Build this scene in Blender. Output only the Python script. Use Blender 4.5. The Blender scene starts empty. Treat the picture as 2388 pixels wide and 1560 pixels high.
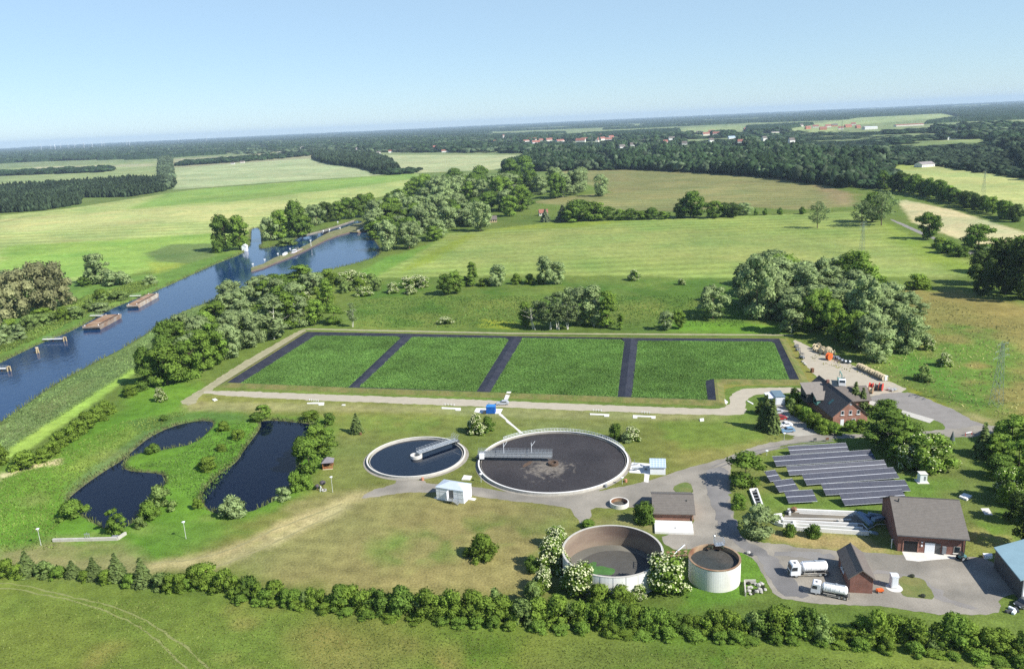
import bpy, bmesh, math, random
import numpy as np
from mathutils import Vector, Matrix, geometry
from mathutils import noise as mnoise
random.seed(7); RNG = np.random.default_rng(7)
sc = bpy.context.scene
COL = sc.collection
# ------------------------------------------------------------------ camera model (all ground points come from it)
CAMH, FPX, PITCH, ROLL = 95.0, 1850.0, math.radians(14.98), math.radians(2.65)
_f = np.array([0, math.cos(PITCH), -math.sin(PITCH)]); _r0 = np.array([1.0, 0, 0]); _u0 = np.array([0, math.sin(PITCH), math.cos(PITCH)])
_u = math.cos(ROLL)*_u0 + math.sin(ROLL)*_r0; _r = math.cos(ROLL)*_r0 - math.sin(ROLL)*_u0
def G(px, py, z=0.0):
    d = _f + (px-1194)/FPX*_r + (780-py)/FPX*_u
    t = (z-CAMH)/min(d[2], -1e-4)
    return Vector((t*d[0], t*d[1], z))
def mpp(px, py, z=0.0):
    p = np.array(G(px, py, z)) - np.array([0, 0, CAMH])
    return float(p @ _f)/FPX
def PX(p):
    q = np.array(p) - np.array([0, 0, CAMH]); w = q @ _f
    return 1194+FPX*(q @ _r)/w, 780-FPX*(q @ _u)/w
ZM = dict(A=(0,220,2.975),B=(800,220,2.975),C=(1588,220,2.975),D=(0,620,2.975),E=(1588,620,2.975),F=(0,1040,2.975),H=(800,1040,2.975),
 I=(1588,1040,2.975),J=(800,620,2.975),K=(1720,780,5.95),L=(1760,1020,5.95),M=(1580,1220,5.95),N=(1988,1140,5.1825),O=(1120,990,5.174),
 P=(820,990,5.95),Q=(1280,1200,4.76),R=(0,640,5.95),S=(480,480,5.667),T=(0,1180,5.95),U=(600,920,5.95),V=(2000,900,6.134),W=(1080,920,10.82),X=(0,0,.99665))
def z1(k, x, y):
    a = ZM[k]; return (a[0]+x/a[2], a[1]+y/a[2])
def zz(k, pts): return [z1(k, *p) for p in pts]
cam_d = bpy.data.cameras.new('camera'); cam = bpy.data.objects.new('camera', cam_d); COL.objects.link(cam)
cam_d.sensor_width = 36; cam_d.sensor_fit = 'HORIZONTAL'; cam_d.lens = 36*FPX/2388
cam_d.clip_start = 1; cam_d.clip_end = 90000
m3 = Matrix((tuple(_r), tuple(_u), tuple(-_f))).transposed()
cam.matrix_world = Matrix.Translation((0, 0, CAMH)) @ m3.to_4x4()
sc.camera = cam
# ------------------------------------------------------------------ light
SUN_EL = math.radians(41); SX, SY = 0.83, -0.56
sd = Vector((SX*math.cos(SUN_EL), SY*math.cos(SUN_EL), math.sin(SUN_EL))).normalized()
sl = bpy.data.lights.new('sun', 'SUN'); sl.energy = 4.6; sl.angle = math.radians(.53); sl.color = (1, .955, .88)
so = bpy.data.objects.new('sun', sl); COL.objects.link(so)
so.rotation_euler = (-sd).to_track_quat('-Z', 'Y').to_euler(); so.location = (60, -40, 150)
w = bpy.data.worlds.new('World'); sc.world = w; w.use_nodes = True
nt = w.node_tree; bg = nt.nodes['Background']
sky = nt.nodes.new('ShaderNodeTexSky'); sky.sky_type = 'NISHITA'; sky.sun_disc = False
sky.sun_elevation = SUN_EL; sky.sun_rotation = math.atan2(SX, SY); sky.altitude = 0; sky.air_density = .9; sky.dust_density = 0.0; sky.ozone_density = 6.0
tn = nt.nodes.new('ShaderNodeMix'); tn.data_type = 'RGBA'; tn.blend_type = 'MULTIPLY'; tn.inputs[0].default_value = 1; tn.inputs[7].default_value = (.93, 1.0, 1.16, 1); nt.links.new(sky.outputs[0], tn.inputs[6]); tv = nt.nodes.new('ShaderNodeMix'); tv.data_type = 'RGBA'; tv.inputs[0].default_value = .5; tv.inputs[7].default_value = (4.0, 5.3, 5.5, 1); tc_ = nt.nodes.new('ShaderNodeTexCoord'); sp_ = nt.nodes.new('ShaderNodeSeparateXYZ'); nt.links.new(tc_.outputs['Generated'], sp_.inputs[0]); mp_ = nt.nodes.new('ShaderNodeMapRange'); nt.links.new(sp_.outputs[2], mp_.inputs[0]); mp_.inputs[1].default_value = .25; mp_.inputs[2].default_value = .75; mp_.inputs[3].default_value = .55; mp_.inputs[4].default_value = .05; nt.links.new(mp_.outputs[0], tv.inputs[0]); nt.links.new(tn.outputs[2], tv.inputs[6]); nt.links.new(tv.outputs[2], bg.inputs[0]); bg.inputs[1].default_value = .085
sc.view_settings.view_transform = 'Standard'; sc.view_settings.look = 'None'; sc.view_settings.gamma = 1; sc.view_settings.exposure = .76
sc.cycles.use_denoising = False
try: sc.cycles.denoiser = 'OPENIMAGEDENOISE'
except Exception: pass
sc.cycles.max_bounces = 5; sc.cycles.diffuse_bounces = 2; sc.cycles.glossy_bounces = 2; sc.cycles.transmission_bounces = 2
sc.cycles.transparent_max_bounces = 4; sc.cycles.volume_bounces = 0; sc.cycles.caustics_reflective = False; sc.cycles.caustics_refractive = False
# ------------------------------------------------------------------ materials
MATS = {}
def mat(name, col, rough=.85, var=.18, scale=.6, bump=0.0, metal=0.0, fine=6.0, fvar=None, spec=.3, attr=None, trans=0.0, obj_var=0.0, two=None, stretch=None, stain=None):
    """world-space noise mottling at two scales over a base colour; attr multiplies a mesh attribute"""
    if name in MATS: return MATS[name]
    m = bpy.data.materials.new(name); m.use_nodes = True; n = m.node_tree.nodes; l = m.node_tree.links
    b = n['Principled BSDF']; b.inputs['Roughness'].default_value = rough; b.inputs['Metallic'].default_value = metal
    b.inputs['Specular IOR Level'].default_value = spec
    geo = n.new('ShaderNodeNewGeometry'); vec = geo.outputs['Position']
    if stretch:
        mp = n.new('ShaderNodeMapping'); mp.inputs['Scale'].default_value = stretch[:3]; mp.inputs['Rotation'].default_value = (0, 0, stretch[3] if len(stretch) > 3 else 0)
        l.new(vec, mp.inputs[0]); vec2 = mp.outputs[0]
    else: vec2 = vec
    def noise(s, d, v): 
        t = n.new('ShaderNodeTexNoise'); t.inputs['Scale'].default_value = s; t.inputs['Detail'].default_value = d; l.new(v, t.inputs['Vector']); return t
    def math_(op, a, c):
        t = n.new('ShaderNodeMath'); t.operation = op
        for i, x in enumerate((a, c)):
            if isinstance(x, (int, float)): t.inputs[i].default_value = x
            else: l.new(x, t.inputs[i])
        return t.outputs[0]
    n1 = noise(scale, 4, vec2); n2 = noise(fine, 3, vec)
    fv = var if fvar is None else fvar
    k = math_('ADD', math_('MULTIPLY', math_('SUBTRACT', n1.outputs[0], .5), var*4), math_('MULTIPLY', math_('SUBTRACT', n2.outputs[0], .5), fv*4))
    k = math_('ADD', k, 1.0)
    if obj_var:
        oi = n.new('ShaderNodeObjectInfo'); k = math_('MULTIPLY', k, math_('ADD', math_('MULTIPLY', oi.outputs['Random'], obj_var*2), 1-obj_var))
    k = math_('MAXIMUM', k, .25)
    base = None
    if attr == 'Col':
        at = n.new('ShaderNodeAttribute'); at.attribute_name = 'Col'; base = at.outputs['Color']
    elif attr:
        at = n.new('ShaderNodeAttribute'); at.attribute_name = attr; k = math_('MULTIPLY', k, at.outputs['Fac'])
    if two is not None:
        mx = n.new('ShaderNodeMix'); mx.data_type = 'RGBA'
        n3 = noise(scale*.37, 5, vec2); mr = n.new('ShaderNodeMapRange'); l.new(n3.outputs[0], mr.inputs[0]); mr.inputs[1].default_value = .4; mr.inputs[2].default_value = .62
        l.new(mr.outputs[0], mx.inputs[0])
        if base is not None: l.new(base, mx.inputs[6])
        else: mx.inputs[6].default_value = (*col, 1)
        mx.inputs[7].default_value = (*two, 1); base = mx.outputs[2]
    if stain is not None:
        mx = n.new('ShaderNodeMix'); mx.data_type = 'RGBA'
        n3 = noise(stain[1], 6, vec); mr = n.new('ShaderNodeMapRange'); l.new(n3.outputs[0], mr.inputs[0]); mr.inputs[1].default_value = stain[2]; mr.inputs[2].default_value = stain[2]+.08
        l.new(mr.outputs[0], mx.inputs[0])
        if base is not None: l.new(base, mx.inputs[6])
        else: mx.inputs[6].default_value = (*col, 1)
        mx.inputs[7].default_value = (*stain[0], 1); base = mx.outputs[2]
    hm = n.new('ShaderNodeMix'); hm.data_type = 'RGBA'; hm.blend_type = 'MULTIPLY'; hm.inputs[0].default_value = 1
    if base is not None: l.new(base, hm.inputs[6])
    else: hm.inputs[6].default_value = (*col, 1)
    cmb = n.new('ShaderNodeCombineColor')
    for i in range(3): l.new(k, cmb.inputs[i])
    l.new(cmb.outputs[0], hm.inputs[7]); l.new(hm.outputs[2], b.inputs['Base Color'])
    if bump:
        bp = n.new('ShaderNodeBump'); bp.inputs['Strength'].default_value = 1; bp.inputs['Distance'].default_value = bump
        l.new(n2.outputs[0], bp.inputs['Height']); l.new(bp.outputs[0], b.inputs['Normal'])
    if trans:
        tb = n.new('ShaderNodeBsdfTranslucent'); l.new(hm.outputs[2], tb.inputs[0]); ms = n.new('ShaderNodeMixShader'); ms.inputs[0].default_value = trans
        l.new(b.outputs[0], ms.inputs[1]); l.new(tb.outputs[0], ms.inputs[2]); l.new(ms.outputs[0], n['Material Output'].inputs[0])
    MATS[name] = m; return m
def brick_mat(name, c1, c2, mortar):
    m = bpy.data.materials.new(name); m.use_nodes = True; n = m.node_tree.nodes; l = m.node_tree.links; b = n['Principled BSDF']; b.inputs['Roughness'].default_value = .9
    tc = n.new('ShaderNodeTexCoord'); sx = n.new('ShaderNodeSeparateXYZ'); l.new(tc.outputs['Object'], sx.inputs[0])
    ad = n.new('ShaderNodeMath'); l.new(sx.outputs[0], ad.inputs[0]); l.new(sx.outputs[1], ad.inputs[1])
    cb = n.new('ShaderNodeCombineXYZ'); l.new(ad.outputs[0], cb.inputs[0]); l.new(sx.outputs[2], cb.inputs[1])
    t = n.new('ShaderNodeTexBrick'); l.new(cb.outputs[0], t.inputs[0]); t.inputs['Scale'].default_value = 3.2; t.inputs['Mortar Size'].default_value = .02
    t.inputs['Color1'].default_value = (*c1, 1); t.inputs['Color2'].default_value = (*c2, 1); t.inputs['Mortar'].default_value = (*mortar, 1)
    nn = n.new('ShaderNodeTexNoise'); nn.inputs['Scale'].default_value = .8; nn.inputs['Detail'].default_value = 5; l.new(tc.outputs['Object'], nn.inputs[0])
    mr = n.new('ShaderNodeMapRange'); l.new(nn.outputs[0], mr.inputs[0]); mr.inputs[1].default_value = .25; mr.inputs[2].default_value = .75; mr.inputs[3].default_value = .72; mr.inputs[4].default_value = 1.2
    hm = n.new('ShaderNodeMix'); hm.data_type = 'RGBA'; hm.blend_type = 'MULTIPLY'; hm.inputs[0].default_value = 1; l.new(t.outputs[0], hm.inputs[6])
    cc = n.new('ShaderNodeCombineColor'); [l.new(mr.outputs[0], cc.inputs[i]) for i in range(3)]; l.new(cc.outputs[0], hm.inputs[7]); l.new(hm.outputs[2], b.inputs['Base Color'])
    MATS[name] = m; return m
def tile_mat(name, c1, c2):
    """roof tiles: courses down the slope (object z) with mottled lichen"""
    m = bpy.data.materials.new(name); m.use_nodes = True; n = m.node_tree.nodes; l = m.node_tree.links; b = n['Principled BSDF']; b.inputs['Roughness'].default_value = .8
    tc = n.new('ShaderNodeTexCoord'); nn = n.new('ShaderNodeTexNoise'); nn.inputs['Scale'].default_value = 1.1; nn.inputs['Detail'].default_value = 8; nn.inputs['Roughness'].default_value = .75; l.new(tc.outputs['Object'], nn.inputs[0])
    wv = n.new('ShaderNodeTexWave'); wv.bands_direction = 'Z'; wv.inputs['Scale'].default_value = 1.6; wv.inputs['Distortion'].default_value = .6; l.new(tc.outputs['Object'], wv.inputs[0])
    n2 = n.new('ShaderNodeTexNoise'); n2.inputs['Scale'].default_value = 9; l.new(tc.outputs['Object'], n2.inputs[0])
    mx = n.new('ShaderNodeMix'); mx.data_type = 'RGBA'; mr = n.new('ShaderNodeMapRange'); l.new(nn.outputs[0], mr.inputs[0]); mr.inputs[1].default_value = .3; mr.inputs[2].default_value = .7; l.new(mr.outputs[0], mx.inputs[0])
    mx.inputs[6].default_value = (*c1, 1); mx.inputs[7].default_value = (*c2, 1)
    k = n.new('ShaderNodeMath'); k.operation = 'MULTIPLY_ADD'; l.new(wv.outputs[0], k.inputs[0]); k.inputs[1].default_value = .22; k.inputs[2].default_value = .62
    k2 = n.new('ShaderNodeMath'); k2.operation = 'MULTIPLY_ADD'; l.new(n2.outputs[0], k2.inputs[0]); k2.inputs[1].default_value = .6; l.new(k.outputs[0], k2.inputs[2])
    hm = n.new('ShaderNodeMix'); hm.data_type = 'RGBA'; hm.blend_type = 'MULTIPLY'; hm.inputs[0].default_value = 1; l.new(mx.outputs[2], hm.inputs[6])
    cc = n.new('ShaderNodeCombineColor'); [l.new(k2.outputs[0], cc.inputs[i]) for i in range(3)]; l.new(cc.outputs[0], hm.inputs[7]); l.new(hm.outputs[2], b.inputs['Base Color'])
    MATS[name] = m; return m
def water_mat(name, col, rough, wave, strength, spec=.5):
    m = bpy.data.materials.new(name); m.use_nodes = True; n = m.node_tree.nodes; l = m.node_tree.links; b = n['Principled BSDF']
    b.inputs['Base Color'].default_value = (*col, 1); b.inputs['Roughness'].default_value = rough; b.inputs['IOR'].default_value = 1.333; b.inputs['Specular IOR Level'].default_value = spec
    g = n.new('ShaderNodeNewGeometry'); mp = n.new('ShaderNodeMapping'); mp.inputs['Scale'].default_value = (1, .55, 1); mp.inputs['Rotation'].default_value = (0, 0, .5); l.new(g.outputs['Position'], mp.inputs[0])
    t = n.new('ShaderNodeTexNoise'); t.inputs['Scale'].default_value = wave; t.inputs['Detail'].default_value = 4; l.new(mp.outputs[0], t.inputs[0])
    t2 = n.new('ShaderNodeTexNoise'); t2.inputs['Scale'].default_value = .035; t2.inputs['Detail'].default_value = 3; l.new(mp.outputs[0], t2.inputs[0])
    mr = n.new('ShaderNodeMapRange'); l.new(t2.outputs[0], mr.inputs[0]); mr.inputs[1].default_value = .3; mr.inputs[2].default_value = .7; mr.inputs[3].default_value = strength*.35; mr.inputs[4].default_value = strength*1.4
    bp = n.new('ShaderNodeBump'); bp.inputs['Distance'].default_value = .25; l.new(mr.outputs[0], bp.inputs['Strength']); l.new(t.outputs[0], bp.inputs['Height']); l.new(bp.outputs[0], b.inputs['Normal'])
    MATS[name] = m; return m
brick_mat('red_brick', (.225, .09, .064), (.18, .072, .052), (.22, .15, .12))
brick_mat('salmon_brick', (.36, .165, .115), (.30, .135, .095), (.30, .2, .15))
tile_mat('grey_tiles', (.155, .138, .118), (.11, .098, .084)); tile_mat('dark_tiles', (.055, .05, .05), (.085, .075, .07)); tile_mat('brown_tiles', (.15, .125, .105), (.10, .085, .075))
tile_mat('red_tiles', (.30, .115, .08), (.23, .09, .065))
mat('concrete', (.45, .43, .38), .85, .12, .8, 0, fine=4); mat('pale_concrete', (.62, .60, .54), .85, .08, .6, 0, fine=3); mat('white_concrete', (.72, .71, .67), .8, .06, .5)
mat('white_paint', (.78, .80, .82), .5, .04, .7, 0, spec=.4); mat('white_metal', (.74, .77, .8), .4, .04, .8); mat('steel', (.50, .53, .55), .38, .08, 1.2, 0, .6)
mat('dark_steel', (.10, .105, .11), .5, .1, 1.5, 0, .4); mat('black', (.012, .012, .014), .6, .1, 2); mat('glass', (.02, .028, .035), .08, .05, 1, spec=.8); mat('rubber', (.02, .02, .02), .9, .1, 2)
mat('rust', (.20, .10, .055), .9, .2, .7, 0, two=(.33, .24, .15)); mat('rust_wall', (.27, .215, .16), .9, .14, .35, 0, two=(.175, .125, .098), stretch=(.5, .5, 1.6)); mat('grime_floor', (.13, .125, .105), .95, .12, .25, 0, two=(.17, .16, .13))
mat('orange', (.62, .13, .03), .6, .1, 1); mat('red', (.48, .05, .035), .55, .1, 1); mat('wood', (.40, .32, .19), .85, .15, 1.5); mat('pale_wood', (.58, .50, .34), .85, .12, 1.5); mat('dark_wood', (.13, .065, .035), .8, .15, 2)
mat('blue_paint', (.016, .115, .44), .5, .08, 1.2); mat('blue_roof', (.135, .20, .245), .6, .07, .5); mat('light_blue_roof', (.36, .46, .58), .45, .05, .6)
mat('car_blue', (.17, .29, .42), .3, .03, 1, spec=.6); mat('car_white', (.74, .75, .76), .3, .03, 1, spec=.6); mat('car_dark', (.05, .055, .06), .3, .03, 1, spec=.6); mat('car_red', (.3, .02, .02), .3, .03, 1, spec=.6); mat('car_silver', (.42, .44, .47), .3, .03, 1, spec=.6)
mat('green_metal', (.12, .27, .24), .5, .08, 1); mat('grey_metal', (.22, .235, .25), .5, .08, 1.2); mat('blue_grey_metal', (.16, .24, .32), .45, .12, 1.5)
mat('terracotta', (.45, .2, .12), .8, .1, 1); mat('render_wall', (.66, .62, .54), .85, .08, .3); mat('stone_rubble', (.40, .385, .35), .9, .2, 2)
# ------------------------------------------------------------------ mesh helpers
def np_mesh(name, verts, faces, attr=None, colattr=None, smooth=False, normals=None):
    """faces: (M,k) int array or a list of such arrays"""
    if not isinstance(faces, list): faces = [faces]
    faces = [np.asarray(f, dtype=np.int32) for f in faces if len(f)]
    me = bpy.data.meshes.new(name); verts = np.asarray(verts, dtype=np.float32)
    me.vertices.add(len(verts)); me.vertices.foreach_set('co', verts.ravel())
    tot = sum(f.size for f in faces); me.loops.add(tot); me.loops.foreach_set('vertex_index', np.concatenate([f.ravel() for f in faces]))
    cnt = np.concatenate([np.full(len(f), f.shape[1], dtype=np.int32) for f in faces]); me.polygons.add(len(cnt))
    me.polygons.foreach_set('loop_start', np.concatenate([[0], np.cumsum(cnt)[:-1]]).astype(np.int32))
    try: me.polygons.foreach_set('loop_total', cnt)
    except Exception: pass
    me.update(calc_edges=True)
    if attr is not None:
        a = me.attributes.new('tint', 'FLOAT', 'FACE'); a.data.foreach_set('value', np.asarray(attr, dtype=np.float32))
    if colattr is not None:
        a = me.attributes.new('Col', 'FLOAT_COLOR', 'POINT'); a.data.foreach_set('color', np.concatenate([colattr, np.ones((len(colattr), 1))], 1).astype(np.float32).ravel())
    if smooth or normals is not None: me.polygons.foreach_set('use_smooth', np.ones(len(cnt), dtype=bool))
    if normals is not None: me.normals_split_custom_set_from_vertices(np.asarray(normals, dtype=np.float32))
    return me
def put(name, me, material=None, parent=None, loc=(0, 0, 0), rz=0.0):
    o = bpy.data.objects.new(name, me); COL.objects.link(o)
    if material is not None and me is not None:
        me.materials.clear(); me.materials.append(MATS[material] if isinstance(material, str) else material)
    o.location = loc; o.rotation_euler = (0, 0, rz)
    if parent is not None: o.parent = parent
    return o
def tag(o, label=None, cat=None, group=None, kind=None):
    if label: o['label'] = label
    if cat: o['category'] = cat
    if group: o['group'] = group
    if kind: o['kind'] = kind
    return o
def thing(name, label, cat, loc=(0, 0, 0), rz=0.0, group=None):
    o = bpy.data.objects.new(name, None); COL.objects.link(o); o.empty_display_size = .5
    o.location = loc; o.rotation_euler = (0, 0, rz); return tag(o, label, cat, group)
def dup(root, loc, rz=None, label=None, group=None, scale=None):
    r = root.copy(); COL.objects.link(r); r.location = loc
    if rz is not None: r.rotation_euler = (0, 0, rz)
    if scale is not None: r.scale = scale if not isinstance(scale, (int, float)) else (scale,)*3
    if label: r['label'] = label
    if group: r['group'] = group
    for ch in list(root.children):
        c = ch.copy(); COL.objects.link(c); c.parent = r
        for g in ch.children:
            d = g.copy(); COL.objects.link(d); d.parent = c
    return r
class MB:
    def __init__(s): s.v = []; s.f = []
    def add(s, vs, fs):
        b = len(s.v); s.v += [tuple(v) for v in vs]; s.f += [tuple(b+i for i in f) for f in fs]; return s
    def box(s, x0, x1, y0, y1, z0, z1):
        return s.add([(x0,y0,z0),(x1,y0,z0),(x1,y1,z0),(x0,y1,z0),(x0,y0,z1),(x1,y0,z1),(x1,y1,z1),(x0,y1,z1)],
                     [(0,3,2,1),(4,5,6,7),(0,1,5,4),(1,2,6,5),(2,3,7,6),(3,0,4,7)])
    def prism(s, pts, z0, z1, bottom=True):
        n = len(pts); zt = z1 if hasattr(z1, '__len__') else [z1]*n
        vs = [(p[0], p[1], z0) for p in pts]+[(p[0], p[1], zt[i]) for i, p in enumerate(pts)]
        fs = [tuple(range(n, 2*n))]+[(i, (i+1) % n, n+(i+1) % n, n+i) for i in range(n)]
        if bottom: fs.append(tuple(range(n-1, -1, -1)))
        return s.add(vs, fs)
    def prof(s, pts, y0, y1, axis='y'):
        """(a,z) profile swept along y (axis y: a is x) or along x (axis x: a is y)"""
        n = len(pts); mk = (lambda a, z, t: (a, t, z)) if axis == 'y' else (lambda a, z, t: (t, a, z))
        vs = [mk(a, z, y0) for a, z in pts]+[mk(a, z, y1) for a, z in pts]
        return s.add(vs, [tuple(range(n)), tuple(range(2*n-1, n-1, -1))]+[(i, n+i, n+(i+1) % n, (i+1) % n) for i in range(n)])
    def cyl(s, p0, p1, r0, r1=None, n=10, caps=True):
        r1 = r0 if r1 is None else r1; p0 = Vector(p0); p1 = Vector(p1); d = (p1-p0).normalized()
        a = d.orthogonal().normalized(); b = d.cross(a); vs = []
        for p, r in ((p0, r0), (p1, r1)):
            vs += [p+(a*math.cos(t)+b*math.sin(t))*r for t in [2*math.pi*i/n for i in range(n)]]
        fs = [(i, (i+1) % n, n+(i+1) % n, n+i) for i in range(n)]
        if caps: fs += [tuple(range(n-1, -1, -1)), tuple(range(n, 2*n))]
        return s.add(vs, fs)
    def ring(s, r0, r1, zA, zB, n=72, cx=0, cy=0):
        """annular wall, r0 inside, r1 outside"""
        vs = []
        for r, z in ((r0, zA), (r1, zA), (r1, zB), (r0, zB)):
            vs += [(cx+r*math.cos(2*math.pi*i/n), cy+r*math.sin(2*math.pi*i/n), z) for i in range(n)]
        fs = []
        for k in range(4):
            for i in range(n): fs.append((k*n+i, k*n+(i+1) % n, ((k+1) % 4)*n+(i+1) % n, ((k+1) % 4)*n+i))
        return s.add(vs, fs)
    def disc(s, r, z, n=64, cx=0, cy=0):
        return s.add([(cx+r*math.cos(2*math.pi*i/n), cy+r*math.sin(2*math.pi*i/n), z) for i in range(n)], [tuple(range(n))])
    def bar(s, p0, p1, w, h=None):
        h = w if h is None else h; p0 = Vector(p0); p1 = Vector(p1); d = (p1-p0).normalized()
        up = Vector((0, 0, 1)) if abs(d.z) < .95 else Vector((0, 1, 0)); a = d.cross(up).normalized()*w/2; b = a.cross(d).normalized()*h/2
        vs = [p+i*a+j*b for p in (p0, p1) for i, j in ((-1,-1),(1,-1),(1,1),(-1,1))]
        return s.add(vs, [(0,1,2,3),(7,6,5,4),(0,4,5,1),(1,5,6,2),(2,6,7,3),(3,7,4,0)])
    def ball(s, c, r, sq=1.0, n=8, m=6, jit=0.0):
        vs = []; rnd = random.Random(int(c[0]*991+c[1]*77+r*13))
        for j in range(m+1):
            t = math.pi*j/m
            for i in range(n):
                p = 2*math.pi*i/n; k = r*(1+rnd.uniform(-jit, jit)); vs.append((c[0]+k*math.sin(t)*math.cos(p), c[1]+k*math.sin(t)*math.sin(p), c[2]+k*sq*math.cos(t)))
        fs = [(j*n+i, j*n+(i+1) % n, (j+1)*n+(i+1) % n, (j+1)*n+i) for j in range(m) for i in range(n)]
        return s.add(vs, [tuple(reversed(f)) for f in fs])
    def build(s, name, material, parent=None, loc=(0, 0, 0), rz=0.0, smooth=False, bevel=0.0):
        me = bpy.data.meshes.new(name); me.from_pydata(s.v, [], s.f); bm = bmesh.new(); bm.from_mesh(me)
        bmesh.ops.remove_doubles(bm, verts=bm.verts, dist=1e-5); bmesh.ops.recalc_face_normals(bm, faces=bm.faces)
        if bevel: bmesh.ops.bevel(bm, geom=[e for e in bm.edges if len(e.link_faces) == 2 and e.calc_face_angle(0) > .6], offset=bevel, segments=2, affect='EDGES', clamp_overlap=True)
        bm.to_mesh(me); bm.free()
        if smooth: me.polygons.foreach_set('use_smooth', [True]*len(me.polygons)); me.update()
        return put(name, me, material, parent, loc, rz)
# polygon utilities (numpy)
def sdist(P, poly):
    """signed distance (positive inside) of points P (N,2) to polygon"""
    poly = np.asarray([(p[0], p[1]) for p in poly], dtype=float); n = len(poly); d2 = np.full(len(P), 1e18); ins = np.zeros(len(P), bool)
    for i in range(n):
        a = poly[i]; b = poly[(i+1) % n]; ab = b-a; ap = P-a; t = np.clip((ap @ ab)/max(ab @ ab, 1e-9), 0, 1)
        q = ap-t[:, None]*ab; d2 = np.minimum(d2, (q*q).sum(1))
        c = ((a[1] > P[:, 1]) != (b[1] > P[:, 1])); xi = a[0]+(P[:, 1]-a[1])*(b[0]-a[0])/(b[1]-a[1]+1e-12); ins ^= c & (P[:, 0] < xi)
    d = np.sqrt(d2); return np.where(ins, d, -d)
def ldist(P, line):
    line = np.asarray([(p[0], p[1]) for p in line], dtype=float); d2 = np.full(len(P), 1e18)
    for i in range(len(line)-1):
        a = line[i]; ab = line[i+1]-a; ap = P-a; t = np.clip((ap @ ab)/max(ab @ ab, 1e-9), 0, 1); q = ap-t[:, None]*ab; d2 = np.minimum(d2, (q*q).sum(1))
    return np.sqrt(d2)
def densify(pts, step, closed=True):
    out = []; n = len(pts)
    for i in range(n if closed else n-1):
        a = Vector(pts[i]); b = Vector(pts[(i+1) % n]); k = max(1, int((b-a).length/step)); out += [a.lerp(b, j/k) for j in range(k)]
    if not closed: out.append(Vector(pts[-1]))
    return out
def smooth_pts(pts, it=2, closed=True):
    for _ in range(it):
        out = []; n = len(pts)
        if not closed: out.append(Vector(pts[0]))
        for i in range(n if closed else n-1):
            a = Vector(pts[i]); b = Vector(pts[(i+1) % n]); out += [a.lerp(b, .25), a.lerp(b, .75)]
        if not closed: out.append(Vector(pts[-1]))
        pts = out
    return pts
def offset_poly(pts, d):
    n = len(pts); out = []; area = sum(pts[i][0]*pts[(i+1) % n][1]-pts[(i+1) % n][0]*pts[i][1] for i in range(n)); sg = 1 if area > 0 else -1
    for i in range(n):
        a, b, c = Vector(pts[i-1][:2]), Vector(pts[i][:2]), Vector(pts[(i+1) % n][:2]); e1 = (b-a).normalized(); e2 = (c-b).normalized()
        n1 = Vector((e1.y, -e1.x))*sg; n2 = Vector((e2.y, -e2.x))*sg; m = (n1+n2); m = m/max(m.length_squared/2, .5); q = b+m*d; out.append(Vector((q.x, q.y, 0)))
    return out
def tess(pts):
    return [tuple(t) for t in geometry.tessellate_polygon([[Vector((p[0], p[1], 0)) for p in pts]])]
def sheet(name, px, material, z, jit=.25, step=1.2, sm=1, zpx=0.0, world=False, label=None):
    pts = [Vector(p) for p in px] if world else [G(x, y, zpx) for x, y in px]
    pts = smooth_pts(pts, sm) if sm else pts
    pts = densify(pts, step)
    out = []
    for p in pts:
        q = mnoise.noise_vector(Vector((p.x*.45, p.y*.45, z*50)))*jit*1.3+mnoise.noise_vector(Vector((p.x*1.9, p.y*1.9, 3)))*jit*.7
        out.append((p.x+q.x, p.y+q.y, z))
    me = bpy.data.meshes.new(name); me.from_pydata(out, [], tess(out)); bm = bmesh.new(); bm.from_mesh(me)
    for f in bm.faces:
        f.normal_update()
        if f.normal.z < 0: f.normal_flip()
    bm.to_mesh(me); bm.free()
    o = put(name, me, material); tag(o, label, kind='structure'); return o
def strip_poly(line, w):
    """world polyline -> polygon of width w"""
    L = [Vector(p) for p in line]; a = []; b = []
    for i, p in enumerate(L):
        t = (L[min(i+1, len(L)-1)]-L[max(i-1, 0)]); t.z = 0; t.normalize(); nrm = Vector((-t.y, t.x, 0))*w/2; a.append(p+nrm); b.append(p-nrm)
    return a+b[::-1]
ORD = 'first second third fourth fifth sixth seventh eighth ninth tenth eleventh twelfth thirteenth fourteenth fifteenth sixteenth seventeenth eighteenth nineteenth twentieth'.split()
def ordinal(i, n=None):
    if n and i == n-1: return 'rightmost'
    if i == 0: return 'leftmost'
    if i < 20: return ORD[i]+' from left'
    t = ['twenty', 'thirty', 'forty', 'fifty', 'sixty', 'seventy', 'eighty', 'ninety'][i//10-1+(-1)]
    k = (i+1) % 10; t = ['', '', 'twenty', 'thirty', 'forty', 'fifty', 'sixty', 'seventy', 'eighty', 'ninety'][(i+1)//10]
    return (t+'-'+ORD[k-1] if k else t[:-1]+'ieth')+' from left'
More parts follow.
